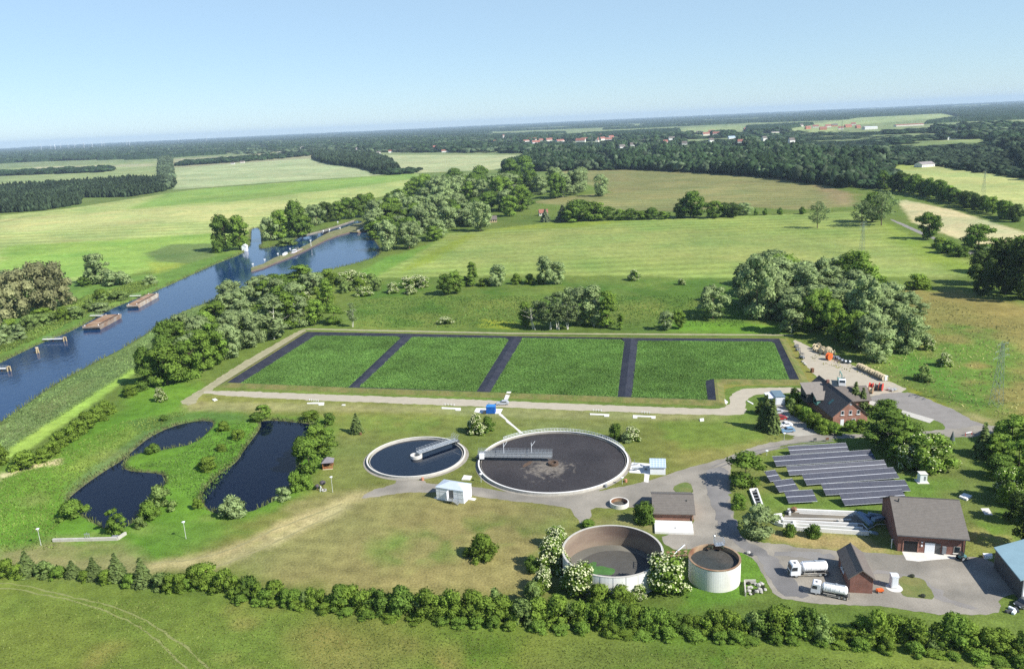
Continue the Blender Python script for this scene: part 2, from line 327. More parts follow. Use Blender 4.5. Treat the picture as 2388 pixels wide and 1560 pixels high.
# ------------------------------------------------------------------ ground: one sheet, banks cut where the water lies
RIVER = [(-160,925),(0,847)]+zz('R',[(600,940),(900,830),(1180,690),(1500,500),(1740,400),(2200,220)])+zz('S',[(0,830),(170,755),(480,640),(550,560),(600,500),(590,330),(640,290),(720,300),(745,480),(700,555),(740,575),(950,530),(1250,420),(1270,390),(1520,330),(1980,190),(2090,215),(2000,350),(2100,325),(2180,400),(2330,590),(2250,680),(2000,760),(1700,830),(1400,920),(1150,990),(700,1080),(330,1180),(170,1210)])+zz('D',[(1400,270),(1210,340)])+zz('R',[(1760,1000),(1300,1230),(900,1450),(720,1547)])+[(0,986),(-160,1090)]
POND_A = zz('D',[(1390,1070),(1505,1085),(1390,1205),(1290,1252),(1120,1280),(910,1312),(862,1362),(850,1392),(880,1425),(1140,1440),(1150,1500)])+zz('F',[(1140,270),(1060,330),(1000,430),(950,520),(880,560),(760,590),(620,510),(440,395),(560,290),(700,190),(850,98)])+zz('D',[(905,1300),(960,1250),(1050,1180),(1200,1110)])
POND_B = [(602,983),(634,979),(726,989),(757,992),(753,1003),(722,1018),(706,1030),(694,1067),(690,1110),(676,1141),(645,1164),(585,1196),(508,1201),(477,1181),(467,1148),(517,1101),(554,1077),(568,1050),(612,995)]
WZ = -.75
def wpoly(px, sm=2): return smooth_pts([G(x, y, WZ) for x, y in px], sm)
WR, WA, WB_ = wpoly(RIVER, 1), wpoly(POND_A), wpoly(POND_B)
ang = np.concatenate([np.arange(-180, -42, 6), np.arange(-42, 42, .125), np.arange(42, 180, 6)])
rad = [3.0, 25.0, 60.0]
while rad[-1] < 3500: rad.append(rad[-1]*1.0072)
while rad[-1] < 30000: rad.append(rad[-1]*1.04)
rad = np.array(rad); na, nr = len(ang), len(rad)
A_, R_ = np.meshgrid(np.radians(ang), rad); gx = (R_*np.sin(A_)).ravel(); gy = (R_*np.cos(A_)).ravel(); GP = np.stack([gx, gy], 1); GD = R_.ravel()
def vnoise(P, s, seed=0):
    """cheap smooth value noise"""
    q = P*s+seed*17.3; i = np.floor(q).astype(np.int64); f = q-i; f = f*f*(3-2*f)
    def h(a, b): 
        n = (a*374761393+b*668265263+seed*1442695041) & 0x7fffffff; n = ((n ^ (n >> 13))*1274126177) & 0x7fffffff; return (n & 0xffff)/65535.0
    a, b = i[:, 0], i[:, 1]
    return (h(a, b)*(1-f[:, 0])+h(a+1, b)*f[:, 0])*(1-f[:, 1])+(h(a, b+1)*(1-f[:, 0])+h(a+1, b+1)*f[:, 0])*f[:, 1]
def fbm(P, s, seed=0): return (vnoise(P, s, seed)*.5+vnoise(P, s*2.1, seed+1)*.28+vnoise(P, s*4.3, seed+2)*.22)
gz = np.zeros(len(GP)); wd = np.full(len(GP), -1e9)
for poly in (WR, WA, WB_):
    pa = np.array([(p.x, p.y) for p in poly]); bb = (GP[:, 0] > pa[:, 0].min()-12) & (GP[:, 0] < pa[:, 0].max()+12) & (GP[:, 1] > pa[:, 1].min()-12) & (GP[:, 1] < pa[:, 1].max()+12)
    wd[bb] = np.maximum(wd[bb], sdist(GP[bb], pa))
gz = np.where(wd > -1.1, np.clip(WZ*(wd+1.1)/1.1, -3.0, 0), 0.0)
LUSH, MEAD, DRY = (.077, .155, .024), (.092, .135, .030), (.185, .178, .072)
CROP, PALE, OLIVE, BEIGE = (.25, .30, .115), (.26, .295, .165), (.155, .16, .068), (.36, .335, .205)
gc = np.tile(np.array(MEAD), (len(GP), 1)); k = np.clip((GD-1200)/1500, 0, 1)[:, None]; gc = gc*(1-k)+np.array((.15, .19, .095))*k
n_lo = fbm(GP, .011, 3)
def paint(px, col, soft=2.0, amp=1.0, world=False, alpha=1.0, patch=0, band=None):
    global gc
    W = [Vector(p) for p in px] if world else [G(*p) for p in px]; pa = np.array([(p.x, p.y) for p in W]); mg = soft*3+6
    bb = (GP[:, 0] > pa[:, 0].min()-mg) & (GP[:, 0] < pa[:, 0].max()+mg) & (GP[:, 1] > pa[:, 1].min()-mg) & (GP[:, 1] < pa[:, 1].max()+mg)
    Q = GP[bb]; d = sdist(Q, pa)+(fbm(Q, .6/max(soft, .5), 9)-.5)*soft*2.4*amp; m = np.clip(d/soft*.5+.5, 0, 1)*alpha
    if patch: m = m*np.clip((fbm(Q, patch, 21)-.42)*7, 0, 1)
    c = np.tile(np.array(col), (len(Q), 1))
    if band is not None: c = c*(1+band[0]*np.sin((Q @ np.array([band[2], band[3]]))/band[1]*6.283+3*vnoise(Q, 1/(band[1]*6), 5)))[:, None]
    gc[bb] = gc[bb]*(1-m[:, None])+c*m[:, None]
def paintline(px, w, col, soft=.8, alpha=1.0, world=False):
    W = [Vector(p) for p in px] if world else [G(*p) for p in px]; pa = np.array([(p.x, p.y) for p in W]); mg = w+soft*3+5
    bb = (GP[:, 0] > pa[:, 0].min()-mg) & (GP[:, 0] < pa[:, 0].max()+mg) & (GP[:, 1] > pa[:, 1].min()-mg) & (GP[:, 1] < pa[:, 1].max()+mg)
    Q = GP[bb]; d = w/2-ldist(Q, pa)+(fbm(Q, .5/max(soft, .4), 4)-.5)*soft*2; m = np.clip(d/soft*.5+.5, 0, 1)*alpha; gc[bb] = gc[bb]*(1-m[:, None])+np.array(col)*m[:, None]
# far country
paint([(0,395),(370,375),(368,415),(200,420),(0,440)], (.19, .235, .11), 12); paint([(0,437),(365,412),(368,420),(0,450)], (.20, .22, .13), 10)
paint([(400,372),(720,352),(740,372),(402,392)], (.23, .235, .15), 8)
paint([(402,393),(722,370),(885,402),(960,402),(850,412),(660,424),(405,443)], (.255, .30, .175), 5, band=(.03, 60, .3, 1))
paint([(905,362),(1240,362),(1250,368),(1180,395),(965,404),(930,395)], (.27, .30, .175), 5, band=(.03, 70, .3, 1))
paint([(0,503),(150,488),(385,452),(480,440),(970,404),(1000,420),(905,455),(700,500),(612,525),(590,540),(500,590),(300,640),(-40,700)], CROP, 3, band=(.14, 26, .06, 1))
paint([(380,452),(480,440),(970,404),(980,415),(880,430),(560,468),(300,488)], (.12, .215, .045), 10, .7, alpha=.75)
paint([(0,575),(250,560),(560,540),(560,585),(300,640),(60,660),(-40,690)], (.15, .255, .05), 9, 1, alpha=.85, band=(.06, 12, .1, 1))
paint([(-40,515),(200,497),(480,480),(700,470),(640,500),(420,520),(0,545)], (.32, .33, .15), 9, alpha=.7)
paintline([(170,490),(430,493),(700,489),(800,484)], 2.2, (.12, .15, .05), 1.5, .8); paintline([(0,520),(60,505),(150,492)], 3, (.13, .15, .06), 2, .8)
paint([(340,590),(400,570),(500,568),(505,600),(440,615),(360,610)], (.10, .15, .05), 3); paint([(345,612),(440,615),(420,640),(360,640)], (.20, .25, .045), 3, alpha=.7)
paint([(860,648),(960,595),(1040,545),(1110,540),(1300,517),(1750,503),(2000,492),(2060,520),(2150,562),(2262,612),(2272,646),(1700,648),(1300,642)], (.168, .222, .064), 3, band=(.15, 17, .05, 1))
paint([(1080,560),(1300,535),(1700,540),(2000,560),(2200,620),(2180,640),(1500,600),(1000,625)], (.20, .24, .083), 14, 1.2, alpha=.6)
paint([(980,600),(1090,545),(1110,548),(1010,610),(930,640)], (.15, .20, .03), 4, alpha=.8); paint([(1100,540),(1300,517),(1500,512),(1350,530)], (.16, .21, .03), 4, alpha=.7)
paint([(2060,520),(2150,562),(2262,612),(2268,640),(2180,620),(2080,560)], (.15, .22, .03), 8, alpha=.7)
paint([(1268,397),(1480,393),(1640,398),(1800,412),(1930,432),(1985,455),(1990,482),(1850,490),(1740,482),(1560,494),(1400,490),(1240,472),(1300,460),(1430,450)], OLIVE, 4, band=(.10, 25, .15, 1))
paint([(1900,432),(1990,452),(1995,480),(1950,475)], (.22, .16, .10), 8, alpha=.6)
paint([(2092,470),(2110,466),(2230,492),(2388,542),(2450,560),(2450,610),(2388,592),(2250,562),(2130,520)], BEIGE, 2.5)
paint([(2030,405),(2075,388),(2200,385),(2450,415),(2450,500),(2388,485),(2250,452),(2090,415)], (.27, .305, .125), 4, band=(.05, 30, .3, 1)); paint([(2075,380),(2150,384),(2150,395),(2070,398)], (.22, .27, .08), 5)
paint([(1740,316),(2000,275),(2200,265),(2230,272),(1990,292),(1800,318)], (.22, .27, .13), 40); paint([(1590,300),(1730,293),(1730,302),(1600,312)], (.2, .25, .12), 40)
paint([(1850,300),(1960,300),(1930,322),(1850,320)], (.21, .26, .12), 20); paint([(2220,320),(2450,318),(2450,332),(2200,330)], (.2, .25, .11), 25)
paint([(80,390),(360,382),(362,388),(70,396)], (.3, .29, .2), 15, alpha=.7); paint([(630,345),(700,340),(700,352),(620,358)], (.24, .27, .14), 15)
# between river and fields
paint([(-100,640),(190,660),(360,640),(520,590),(560,595),(370,676),(198,752),(0,845),(-160,925)], (.088, .158, .034), 4); paint([(200,660),(340,640),(380,655),(230,735),(60,810),(20,800)], (.11, .185, .04), 4, patch=.05)
paint([(820,690),(900,655),(1000,648),(1700,652),(1760,690),(1740,770),(820,768)], (.060, .115, .020), 5, patch=.035); paint([(820,700),(1000,690),(1650,690),(1700,765),(820,768)], (.105, .142, .032), 5, patch=.03, alpha=.8)
paint([(830,640),(900,600),(1000,570),(1040,548),(960,600),(870,648)], (.10, .185, .035), 3)
paint([(1130,745),(1190,750),(1200,768),(1120,765)], (.21, .24, .03), 2.5); paint([(1580,745),(1840,760),(1840,782),(1560,772)], (.10, .20, .025), 3)
paint([(2080,672),(2230,680),(2450,725),(2450,985),(2310,960),(2200,890),(2140,790)], (.165, .152, .052), 6); paint([(2150,760),(2280,740),(2388,830),(2388,960),(2250,930),(2180,860)], (.085, .15, .028), 8, patch=.04)
paint([(2090,800),(2170,840),(2290,930),(2350,960),(2280,960),(2150,890),(2080,860)], (.07, .15, .025), 4, alpha=.9); paint([(2120,905),(2160,925),(2260,978),(2250,985),(2180,945)], (.20, .19, .02), 2); paint([(2230,950),(2310,975),(2325,996),(2270,985)], (.2, .19, .09), 2.5)
# river bank reeds, bright track, lush rough around the ponds
paint([(0,990),(120,903),(300,808),(400,738),(470,712),(480,760),(330,860),(30,1045),(-60,1100)], (.098, .145, .055), 3); paint([(60,960),(160,905),(230,880),(110,975)], (.13, .14, .06), 3, alpha=.6)
paint([(5,1075),(28,1040),(310,858),(324,864),(180,968),(60,1052)], (.21, .32, .065), .9, .8)
paint([(0,1100),(110,1050),(270,955),(300,890),(430,880),(480,910),(430,950),(560,975),(760,975),(770,1060),(700,1160),(640,1200),(520,1215),(380,1310),(-100,1310)], (.082, .172, .022), 4)
paint([(120,1100),(320,990),(420,955),(420,970),(300,1040),(200,1110)], (.17, .24, .05), 4, alpha=.7, patch=.05); paint([(170,1120),(330,1010),(420,965),(550,968),(380,1000),(290,1075),(150,1170)], (.088, .15, .05), 1.5)
paint([(0,1105),(60,1085),(145,1070),(140,1082),(60,1095),(0,1118)], (.38, .35, .21), .8)
paint([(290,985),(420,962),(560,965),(600,985),(500,982),(330,1010)], (.07, .13, .03), 2)
for c in ((70,1165,30),(250,1060,30),(330,1240,40)): paint([(c[0]-c[2],c[1]),(c[0],c[1]-12),(c[0]+c[2],c[1]),(c[0],c[1]+12)], (.16, .20, .065), 3, alpha=.7)
# plant lawn
paint([(420,946),(470,915),(1740,970),(1870,1035),(1610,1105),(1480,1180),(1400,1240),(1300,1250),(1260,1392),(900,1400),(480,1352),(330,1330),(560,1225),(700,1160),(790,1050),(790,975)], (.132, .150, .042), 2.5, band=(.055, 5.5, .5, .85))
paint([(440,935),(700,940),(1100,950),(1700,968),(1700,985),(1200,975),(1000,962),(760,960),(430,958)], (.19, .195, .09), 1.6, alpha=.85)
paint([(1200,985),(1420,985),(1440,1010),(1220,1000)], (.17, .18, .075), 3, alpha=.6); paint([(800,970),(1090,975),(1060,1010),(820,1010)], (.102, .155, .034), 4, alpha=.8, patch=.07)
paint([(1500,980),(1740,975),(1820,1030),(1700,1050),(1560,1060)], (.10, .160, .03), 4, alpha=.8, patch=.06); paint([(1560,1070),(1800,1020),(1860,1025),(1620,1100)], (.17, .18, .06), 2, alpha=.7)
paint([(840,1150),(1000,1125),(1330,1180),(1330,1260),(1250,1385),(900,1392),(640,1360),(560,1310),(720,1210)], (.195, .182, .078), 4, alpha=.9, band=(.06, 4.5, .35, .9)); paint([(900,1210),(1300,1230),(1290,1290),(1230,1300),(880,1290)], (.10, .158, .035), 5, patch=.07, alpha=.85)
paint([(900,1240),(1080,1225),(1100,1300),(900,1330)], (.095, .155, .035), 4, patch=.09, alpha=.7)
paint([(780,1020),(860,1010),(880,1110),(800,1140),(760,1110)], (.14, .165, .055), 3, alpha=.6); paint([(1380,1215),(1520,1190),(1530,1240),(1440,1230)], (.19, .18, .08), 2)
paint([(480,1210),(640,1200),(700,1165),(840,1130),(860,1165),(640,1290),(480,1330),(370,1318),(300,1300)], (.20, .188, .085), 3, alpha=.75, patch=.06); paint([(340,1230),(500,1215),(560,1240),(420,1290),(330,1280)], (.088, .168, .028), 4, alpha=.9)
paint([(0,1285),(110,1262),(300,1260),(360,1300),(330,1345),(0,1335)], (.20, .178, .095), 3, alpha=.75); paint([(120,1290),(250,1270),(330,1280),(200,1300)], (.11, .155, .04), 3, alpha=.8)
paint([(1690,1095),(2110,1060),(2260,1065),(2330,1190),(2388,1260),(2388,1320),(2250,1300),(1980,1270),(1740,1250)], (.118, .148, .042), 3); paint([(1760,1150),(2050,1160),(2060,1200),(1780,1190)], (.095, .165, .03), 3, alpha=.8)
paint([(1780,1240),(2020,1255),(2090,1290),(1960,1285),(1800,1262)], (.25, .215, .10), 1.6); paint([(2100,1110),(2210,1120),(2200,1170),(2110,1160)], (.095, .17, .03), 3, alpha=.8)
paint([(2240,1195),(2340,1200),(2388,1280),(2260,1280)], (.088, .165, .025), 4, alpha=.8, patch=.1); paint([(2290,1235),(2370,1245),(2340,1275),(2280,1262)], (.27, .23, .10), 2, alpha=.8, patch=.2)
paint([(1700,1275),(1780,1270),(1790,1340),(1740,1400),(1600,1420),(1590,1350)], (.085, .17, .025), 1.5)
# bottom meadow
paint([(-120,1345),(480,1380),(1000,1445),(1600,1470),(2388,1530),(2600,1545),(2600,1900),(-120,1900)], (.118, .158, .032), 3); paint([(-120,1400),(700,1420),(1200,1520),(1000,1900),(-120,1900)], (.180, .168, .052), 7, patch=.045, alpha=.9)
paint([(900,1440),(2388,1530),(2388,1900),(900,1900)], (.066, .135, .016), 7, patch=.05, alpha=.7); paint([(900,1480),(2388,1560),(2388,1900),(900,1900)], (.125, .15, .04), 6, patch=.09, alpha=.55)
paintline(zz('F',[(1080,830),(1300,800),(1500,755),(1750,665),(1900,595),(2100,500),(2380,385)])+zz('H',[(160,335)]), 4.2, (.33, .29, .155), 2.0, .95); paintline(zz('F',[(1420,850),(1600,785),(1800,705),(2000,610),(2200,510),(2380,425)]), 3.6, (.33, .295, .165), 1.8, .95); paintline(zz('F',[(1080,840),(1250,830),(1430,850)]), 3, (.30, .265, .14), 2, .7)
gc *= np.array([1.2, 1.17, 1.0]); gc *= (1+(n_lo-.5)*.5)[:, None]; h2 = (fbm(GP, .03, 31)-.5)
gc *= np.stack([1+h2*.55, 1+h2*.22, 1+h2*.35], 1)*(1+(fbm(GP, .13, 41)-.5)*.38)[:, None]
dz = np.clip((wd+.9)/.8, 0, 1)[:, None]; gc = gc*(1-dz)+np.array((.10, .085, .05))*dz
ii = np.arange(nr*na).reshape(nr, na); jn = np.roll(ii, -1, 1)
fc = np.stack([ii[:-1].ravel(), jn[:-1].ravel(), jn[1:].ravel(), ii[1:].ravel()], 1)[:, ::-1]
gv = np.stack([gx, gy, gz], 1)
cap = len(gv); gv = np.vstack([gv, [[0, 0, 0]]]); gc = np.vstack([gc, [MEAD]]); tri = np.stack([np.full(na, cap), jn[0], ii[0]], 1)
mat('ground', MEAD, .95, .24, .30, .12, fine=2.0, fvar=.30, attr='Col', spec=.1)
ground = put('ground', np_mesh('ground', gv, [fc, tri], colattr=gc, smooth=True), 'ground'); tag(ground, kind='structure')
bm_ = ground.data
# ------------------------------------------------------------------ water
water_mat('river_water', (.006, .032, .095), .06, .55, .45, .4); water_mat('pond_water', (.001, .004, .016), .03, .8, .12, .24)
def water(name, poly, m, label):
    p = offset_poly([(q.x, q.y) for q in poly], 1.0); me = bpy.data.meshes.new(name); me.from_pydata([(q.x, q.y, WZ) for q in p], [], tess(p)); bm = bmesh.new(); bm.from_mesh(me)
    for f in bm.faces:
        f.normal_update()
        if f.normal.z < 0: f.normal_flip()
    bm.to_mesh(me); bm.free(); return tag(put(name, me, m), label, kind='structure')
water('river_water', WR, 'river_water', 'blue river crossing the left of the view'); water('pond_water', WA, 'pond_water', 'dark two-lobed pond at the left'); water('pond_water', WB_, 'pond_water', 'dark pond beside the hut')
# ------------------------------------------------------------------ roads, tracks, yards
mat('gravel', (.385, .345, .265), .95, .08, .4, .02, fine=3); mat('asphalt_light', (.275, .25, .205), .93, .14, .22, .01, fine=3, fvar=.16, two=(.195, .18, .15)); mat('asphalt', (.225, .21, .19), .93, .13, .3, .01, fine=4); mat('asphalt_dark', (.15, .145, .14), .93, .14, .22, .01, fine=4, two=(.22, .21, .195)); mat('pavers', (.36, .34, .285), .92, .1, .3, 0, fine=3, two=(.29, .275, .24))
mat('worn_track', (.32, .29, .155), .95, .15, .5, .02, fine=3); mat('dry_rut', (.255, .235, .105), .95, .17, .6, .02, fine=3)
mat('thin_gravel', (.30, .28, .17), .95, .18, .5, .02, fine=3)
TRK = [(480,909),(800,921),(1000,928),(1200,936),(1450,946),(1650,953),(1685,953),(1704,937),(1703,922),(1722,909),(1749,904),(1870,903),(1870,916),(1776,917),(1746,927),(1736,940),(1744,957),(1733,969),(1588,966),(1300,955),(1130,948),(900,940),(700,932),(470,920)]
sheet('gravel_track', TRK, 'gravel', .012, .5, .8, 1, label='pale gravel track along the planted basins')
sheet('worn_track', zz('D',[(1225,950),(1360,880),(1480,800),(1700,660),(2060,455),(2110,440),(2130,452),(1900,610),(1560,800),(1450,880),(1400,890),(1340,970)]), 'thin_gravel', .008, .7, 1.2, 1)
sheet('gravel_yard', zz('E',[(770,505),(850,540),(940,585),(1050,630),(1180,680),(1310,755),(1450,800),(1600,868),(1290,912),(1120,890),(1000,850),(950,775),(890,720),(840,640),(800,570)]), 'gravel', .016, .35, 1.2, 1, label='pale gravel storage yard with cable drums')
sheet('asphalt_yard', zz('V',[(110,170),(330,115),(550,90),(760,95),(1000,180),(1250,290),(1500,410),(1730,540),(2050,590),(2030,640),(1640,735),(1200,640),(1270,610),(1250,560),(1100,490),(640,335),(300,250)]), 'asphalt', .02, .45, .8, 1)
sheet('road', zz('V',[(1720,560),(2060,575),(2200,580),(2200,640),(1700,735),(1300,735),(1000,735),(830,740),(640,720),(0,735)])+zz('K',[(1750,1430),(1300,1450),(1000,1480),(700,1510),(560,1547)])+zz('I',[(700,5),(560,50),(330,140),(330,110)])+zz('E',[(300,1330),(500,1255),(640,1220),(800,1200)])+zz('K',[(760,1430),(850,1370),(1200,1350),(1450,1385),(1750,1380)])+zz('V',[(0,690),(640,660),(830,660),(1270,620),(1500,600)]), 'asphalt_light', .024, .4, .8, 1, label='access road curving past the house')
sheet('car_park', zz('K',[(470,985),(640,975),(720,1000),(800,1090),(900,1200),(1050,1330),(1200,1360),(860,1420),(760,1400),(640,1370),(540,1340),(520,1200),(480,1080)]), 'pavers', .028, .25, 1, 1)
JUN = zz('I',[(-60,190),(0,166),(150,125),(300,78),(350,120),(345,200),(335,300),(345,420),(380,560),(420,640),(520,665),(640,670),(850,705),(1080,728),(1300,735),(1500,752),(1700,750),(1950,765),(2160,775),(2200,900),(2330,960),(2300,1020),(2200,1060),(2240,1130),(2100,1172),(1900,1165),(1700,1160),(1500,1118),(1300,1108),(1050,1095),(850,1085),(640,1048),(590,930),(520,790),(440,740),(380,735),(200,700),(0,720),(-100,700),(-140,640),(-60,600),(90,600),(90,340),(60,240)])
sheet('plant_road', JUN, 'asphalt_light', .020, .42, .8, 1, label='grey paved yard and road between the plant buildings')
sheet('worn_asphalt', zz('I',[(150,170),(320,140),(330,300),(345,450),(420,640),(640,760),(760,900),(900,1040),(850,1060),(700,1030),(620,930),(560,790),(420,700),(280,600),(230,450),(170,300)]), 'asphalt_dark', .030, .9, 1.2, 1)
sheet('tank_path', zz('H',[(150,330),(250,290),(360,265),(370,235),(560,235),(580,262),(900,275),(1100,320),(1600,330),(1900,290),(2110,245),(2345,170),(2450,140),(2550,160),(2400,330),(2150,395),(2000,428),(1860,432),(1715,428),(1720,490),(1700,520),(1650,550),(1600,470),(1565,420),(1200,385),(950,348),(700,320),(420,320),(250,345),(130,370)]), 'asphalt_light', .016, .42, .8, 1, label='grey path below the two big round tanks')
mat('pressed_grass', (.195, .215, .07), .95, .18, .6, .02, fine=3)
def rut(pts, wid, m='worn_track', z=.012, jit=.35, k=None):
    W = smooth_pts([G(*p) for p in pts], 2, False); W = densify(W, 1.5, False); poly = strip_poly(W, wid); return sheet('wheel_rut', poly, m, z, jit, 1.2, 0, world=True)
rut(zz('F',[(1060,812),(1300,790),(1500,750),(1700,675),(1850,600),(2100,505),(2380,398)]), .6, 'dry_rut'); rut(zz('F',[(1440,865),(1600,800),(1800,720),(2000,620),(2200,530),(2380,440)]), .7, 'dry_rut')
rut(zz('F',[(-60,980),(100,990),(300,1030),(560,1080),(760,1150),(950,1240),(1120,1370),(1220,1470),(1320,1580)]), .4, 'pressed_grass'); rut(zz('F',[(-60,945),(150,960),(420,1030),(700,1085),(900,1150),(1080,1250),(1250,1360),(1380,1470),(1480,1580)]), .4, 'pressed_grass')
sheet('worn_asphalt', zz('I',[(640,720),(900,735),(1080,760),(1060,790),(860,775),(660,760)]), 'asphalt_dark', .031, .9, 1.2, 1)
sheet('worn_asphalt', zz('N',[(250,1000),(700,1010),(1000,1120),(1100,1330),(1500,1420),(1400,1450),(1000,1360),(900,1150),(650,1040),(250,1030)]), 'asphalt', .031, 1.0, 1.2, 1)
rut([(1660,1088),(1700,1072),(1750,1054),(1800,1043),(1861,1032),(1940,1025)], .5, 'asphalt_dark', .036, .1); rut([(1668,1093),(1708,1077),(1755,1059),(1805,1048),(1866,1036),(1945,1028)], .5, 'asphalt_dark', .036, .1)
sheet('concrete_strip', zz('V',[(110,180),(290,240),(280,300),(110,240)]), 'concrete', .034, .05, 2, 0); sheet('concrete_strip', zz('V',[(640,345),(1100,480),(1030,530),(620,400)]), 'concrete', .034, .05, 2, 0)
sheet('concrete_apron', zz('N',[(590,730),(850,770),(1300,795),(1290,830),(800,875),(650,860)]), 'pale_concrete', .034, .1, 2, 0); sheet('lawn', zz('N',[(540,1045),(780,1055),(880,1110),(930,1180),(1000,1335),(800,1315),(640,1300),(580,1240)]), 'ground_lawn' if False else mat('lawn', (.165, .165, .052), .95, .16, .5, .05, fine=3, two=(.105, .15, .035)), .040, .3, 1, 1)
sheet('lawn', zz('I',[(10,250),(60,255),(85,290),(60,330),(-20,335),(-60,290)]), 'lawn', .040, .25, 1, 1)
sheet('concrete_path', zz('W',[(930,470),(990,500),(1130,640),(1300,790),(1520,974),(1440,974),(1270,820),(1090,690),(1070,640),(890,500)]), 'pale_concrete', .02, .04, 2, 0)
sheet('concrete_pad', zz('W',[(330,338),(1005,360),(940,480),(560,492),(280,435)]), 'white_concrete', .024, .04, 2, 0)
sheet('concrete_path', zz('O',[(1980,585),(2045,590),(2030,700),(1975,690)]), 'pale_concrete', .024, .04, 2, 0); sheet('concrete_pad', zz('O',[(1800,545),(1830,455),(2050,470),(2060,600),(1960,590),(1800,580)]), 'white_concrete', .028, .04, 2, 0)
sheet('road', zz('C',[(1430,860),(1500,880),(1640,940),(1800,1010),(2000,1080),(2060,1110),(2000,1115),(1760,1010),(1600,945)]), 'asphalt', .02, .5, 3, 1)
sheet('road', zz('B',[(200,840),(280,800),(370,785),(380,800),(300,820),(230,855)]), 'gravel', .03, .3, 3, 0)
# ------------------------------------------------------------------ vegetation prototypes
def leafmat(name, col, trans=.42, ov=.16, var=.10):
    return mat(name, col, .75, var, .12, 0, fine=1.3, fvar=.06, attr='tint', trans=trans, obj_var=ov, spec=.06)
leafmat('leaf_willow', (0.320, 0.414, 0.173)); leafmat('leaf_olive', (0.309, 0.320, 0.153)); leafmat('leaf_broad', (0.152, 0.246, 0.045)); leafmat('leaf_mid', (0.212, 0.328, 0.055)); leafmat('leaf_light', (.19, .305, .05)); leafmat('leaf_dark', (0.097, 0.149, 0.036))
leafmat('leaf_conifer', (0.144, 0.196, 0.062)); leafmat('leaf_blue', (0.204, 0.254, 0.143)); leafmat('leaf_elder', (0.194, 0.302, 0.049)); leafmat('blossom', (0.700, 0.720, 0.420), .15, .05); leafmat('leaf_pale', (.235, .33, .095)); leafmat('leaf_birch', (0.213, 0.287, 0.115)); leafmat('leaf_hedge', (0.204, 0.301, 0.046))
mat('bark', (.12, .09, .06), .95, .2, 2); mat('birch_bark', (.55, .52, .46), .9, .2, 2)
ICO = {}
def ico(k):
    if k not in ICO:
        bm = bmesh.new(); bmesh.ops.create_icosphere(bm, subdivisions=k, radius=1); ICO[k] = (np.array([v.co[:] for v in bm.verts]), np.array([[v.index for v in f.verts] for f in bm.faces])); bm.free()
    return ICO[k]
def leaf_quads(c, nrm, size, rng, elong=1.5, flop=.55):
    n = len(c); nn = nrm+rng.normal(0, flop, (n, 3)); nn /= np.linalg.norm(nn, axis=1)[:, None]+1e-9
    t = np.cross(nn, rng.normal(0, 1, (n, 3))); t /= np.linalg.norm(t, axis=1)[:, None]+1e-9; b = np.cross(nn, t)
    s = size*rng.uniform(.6, 1.35, n)[:, None]; t = t*s*elong*.5; b = b*s*.5
    v = np.stack([c-t-b*.5, c+b*-1.0, c+t-b*.3, c+t*.8+b, c-t*.6+b], 1).reshape(-1, 3)
    return v, np.arange(n*5).reshape(n, 5)
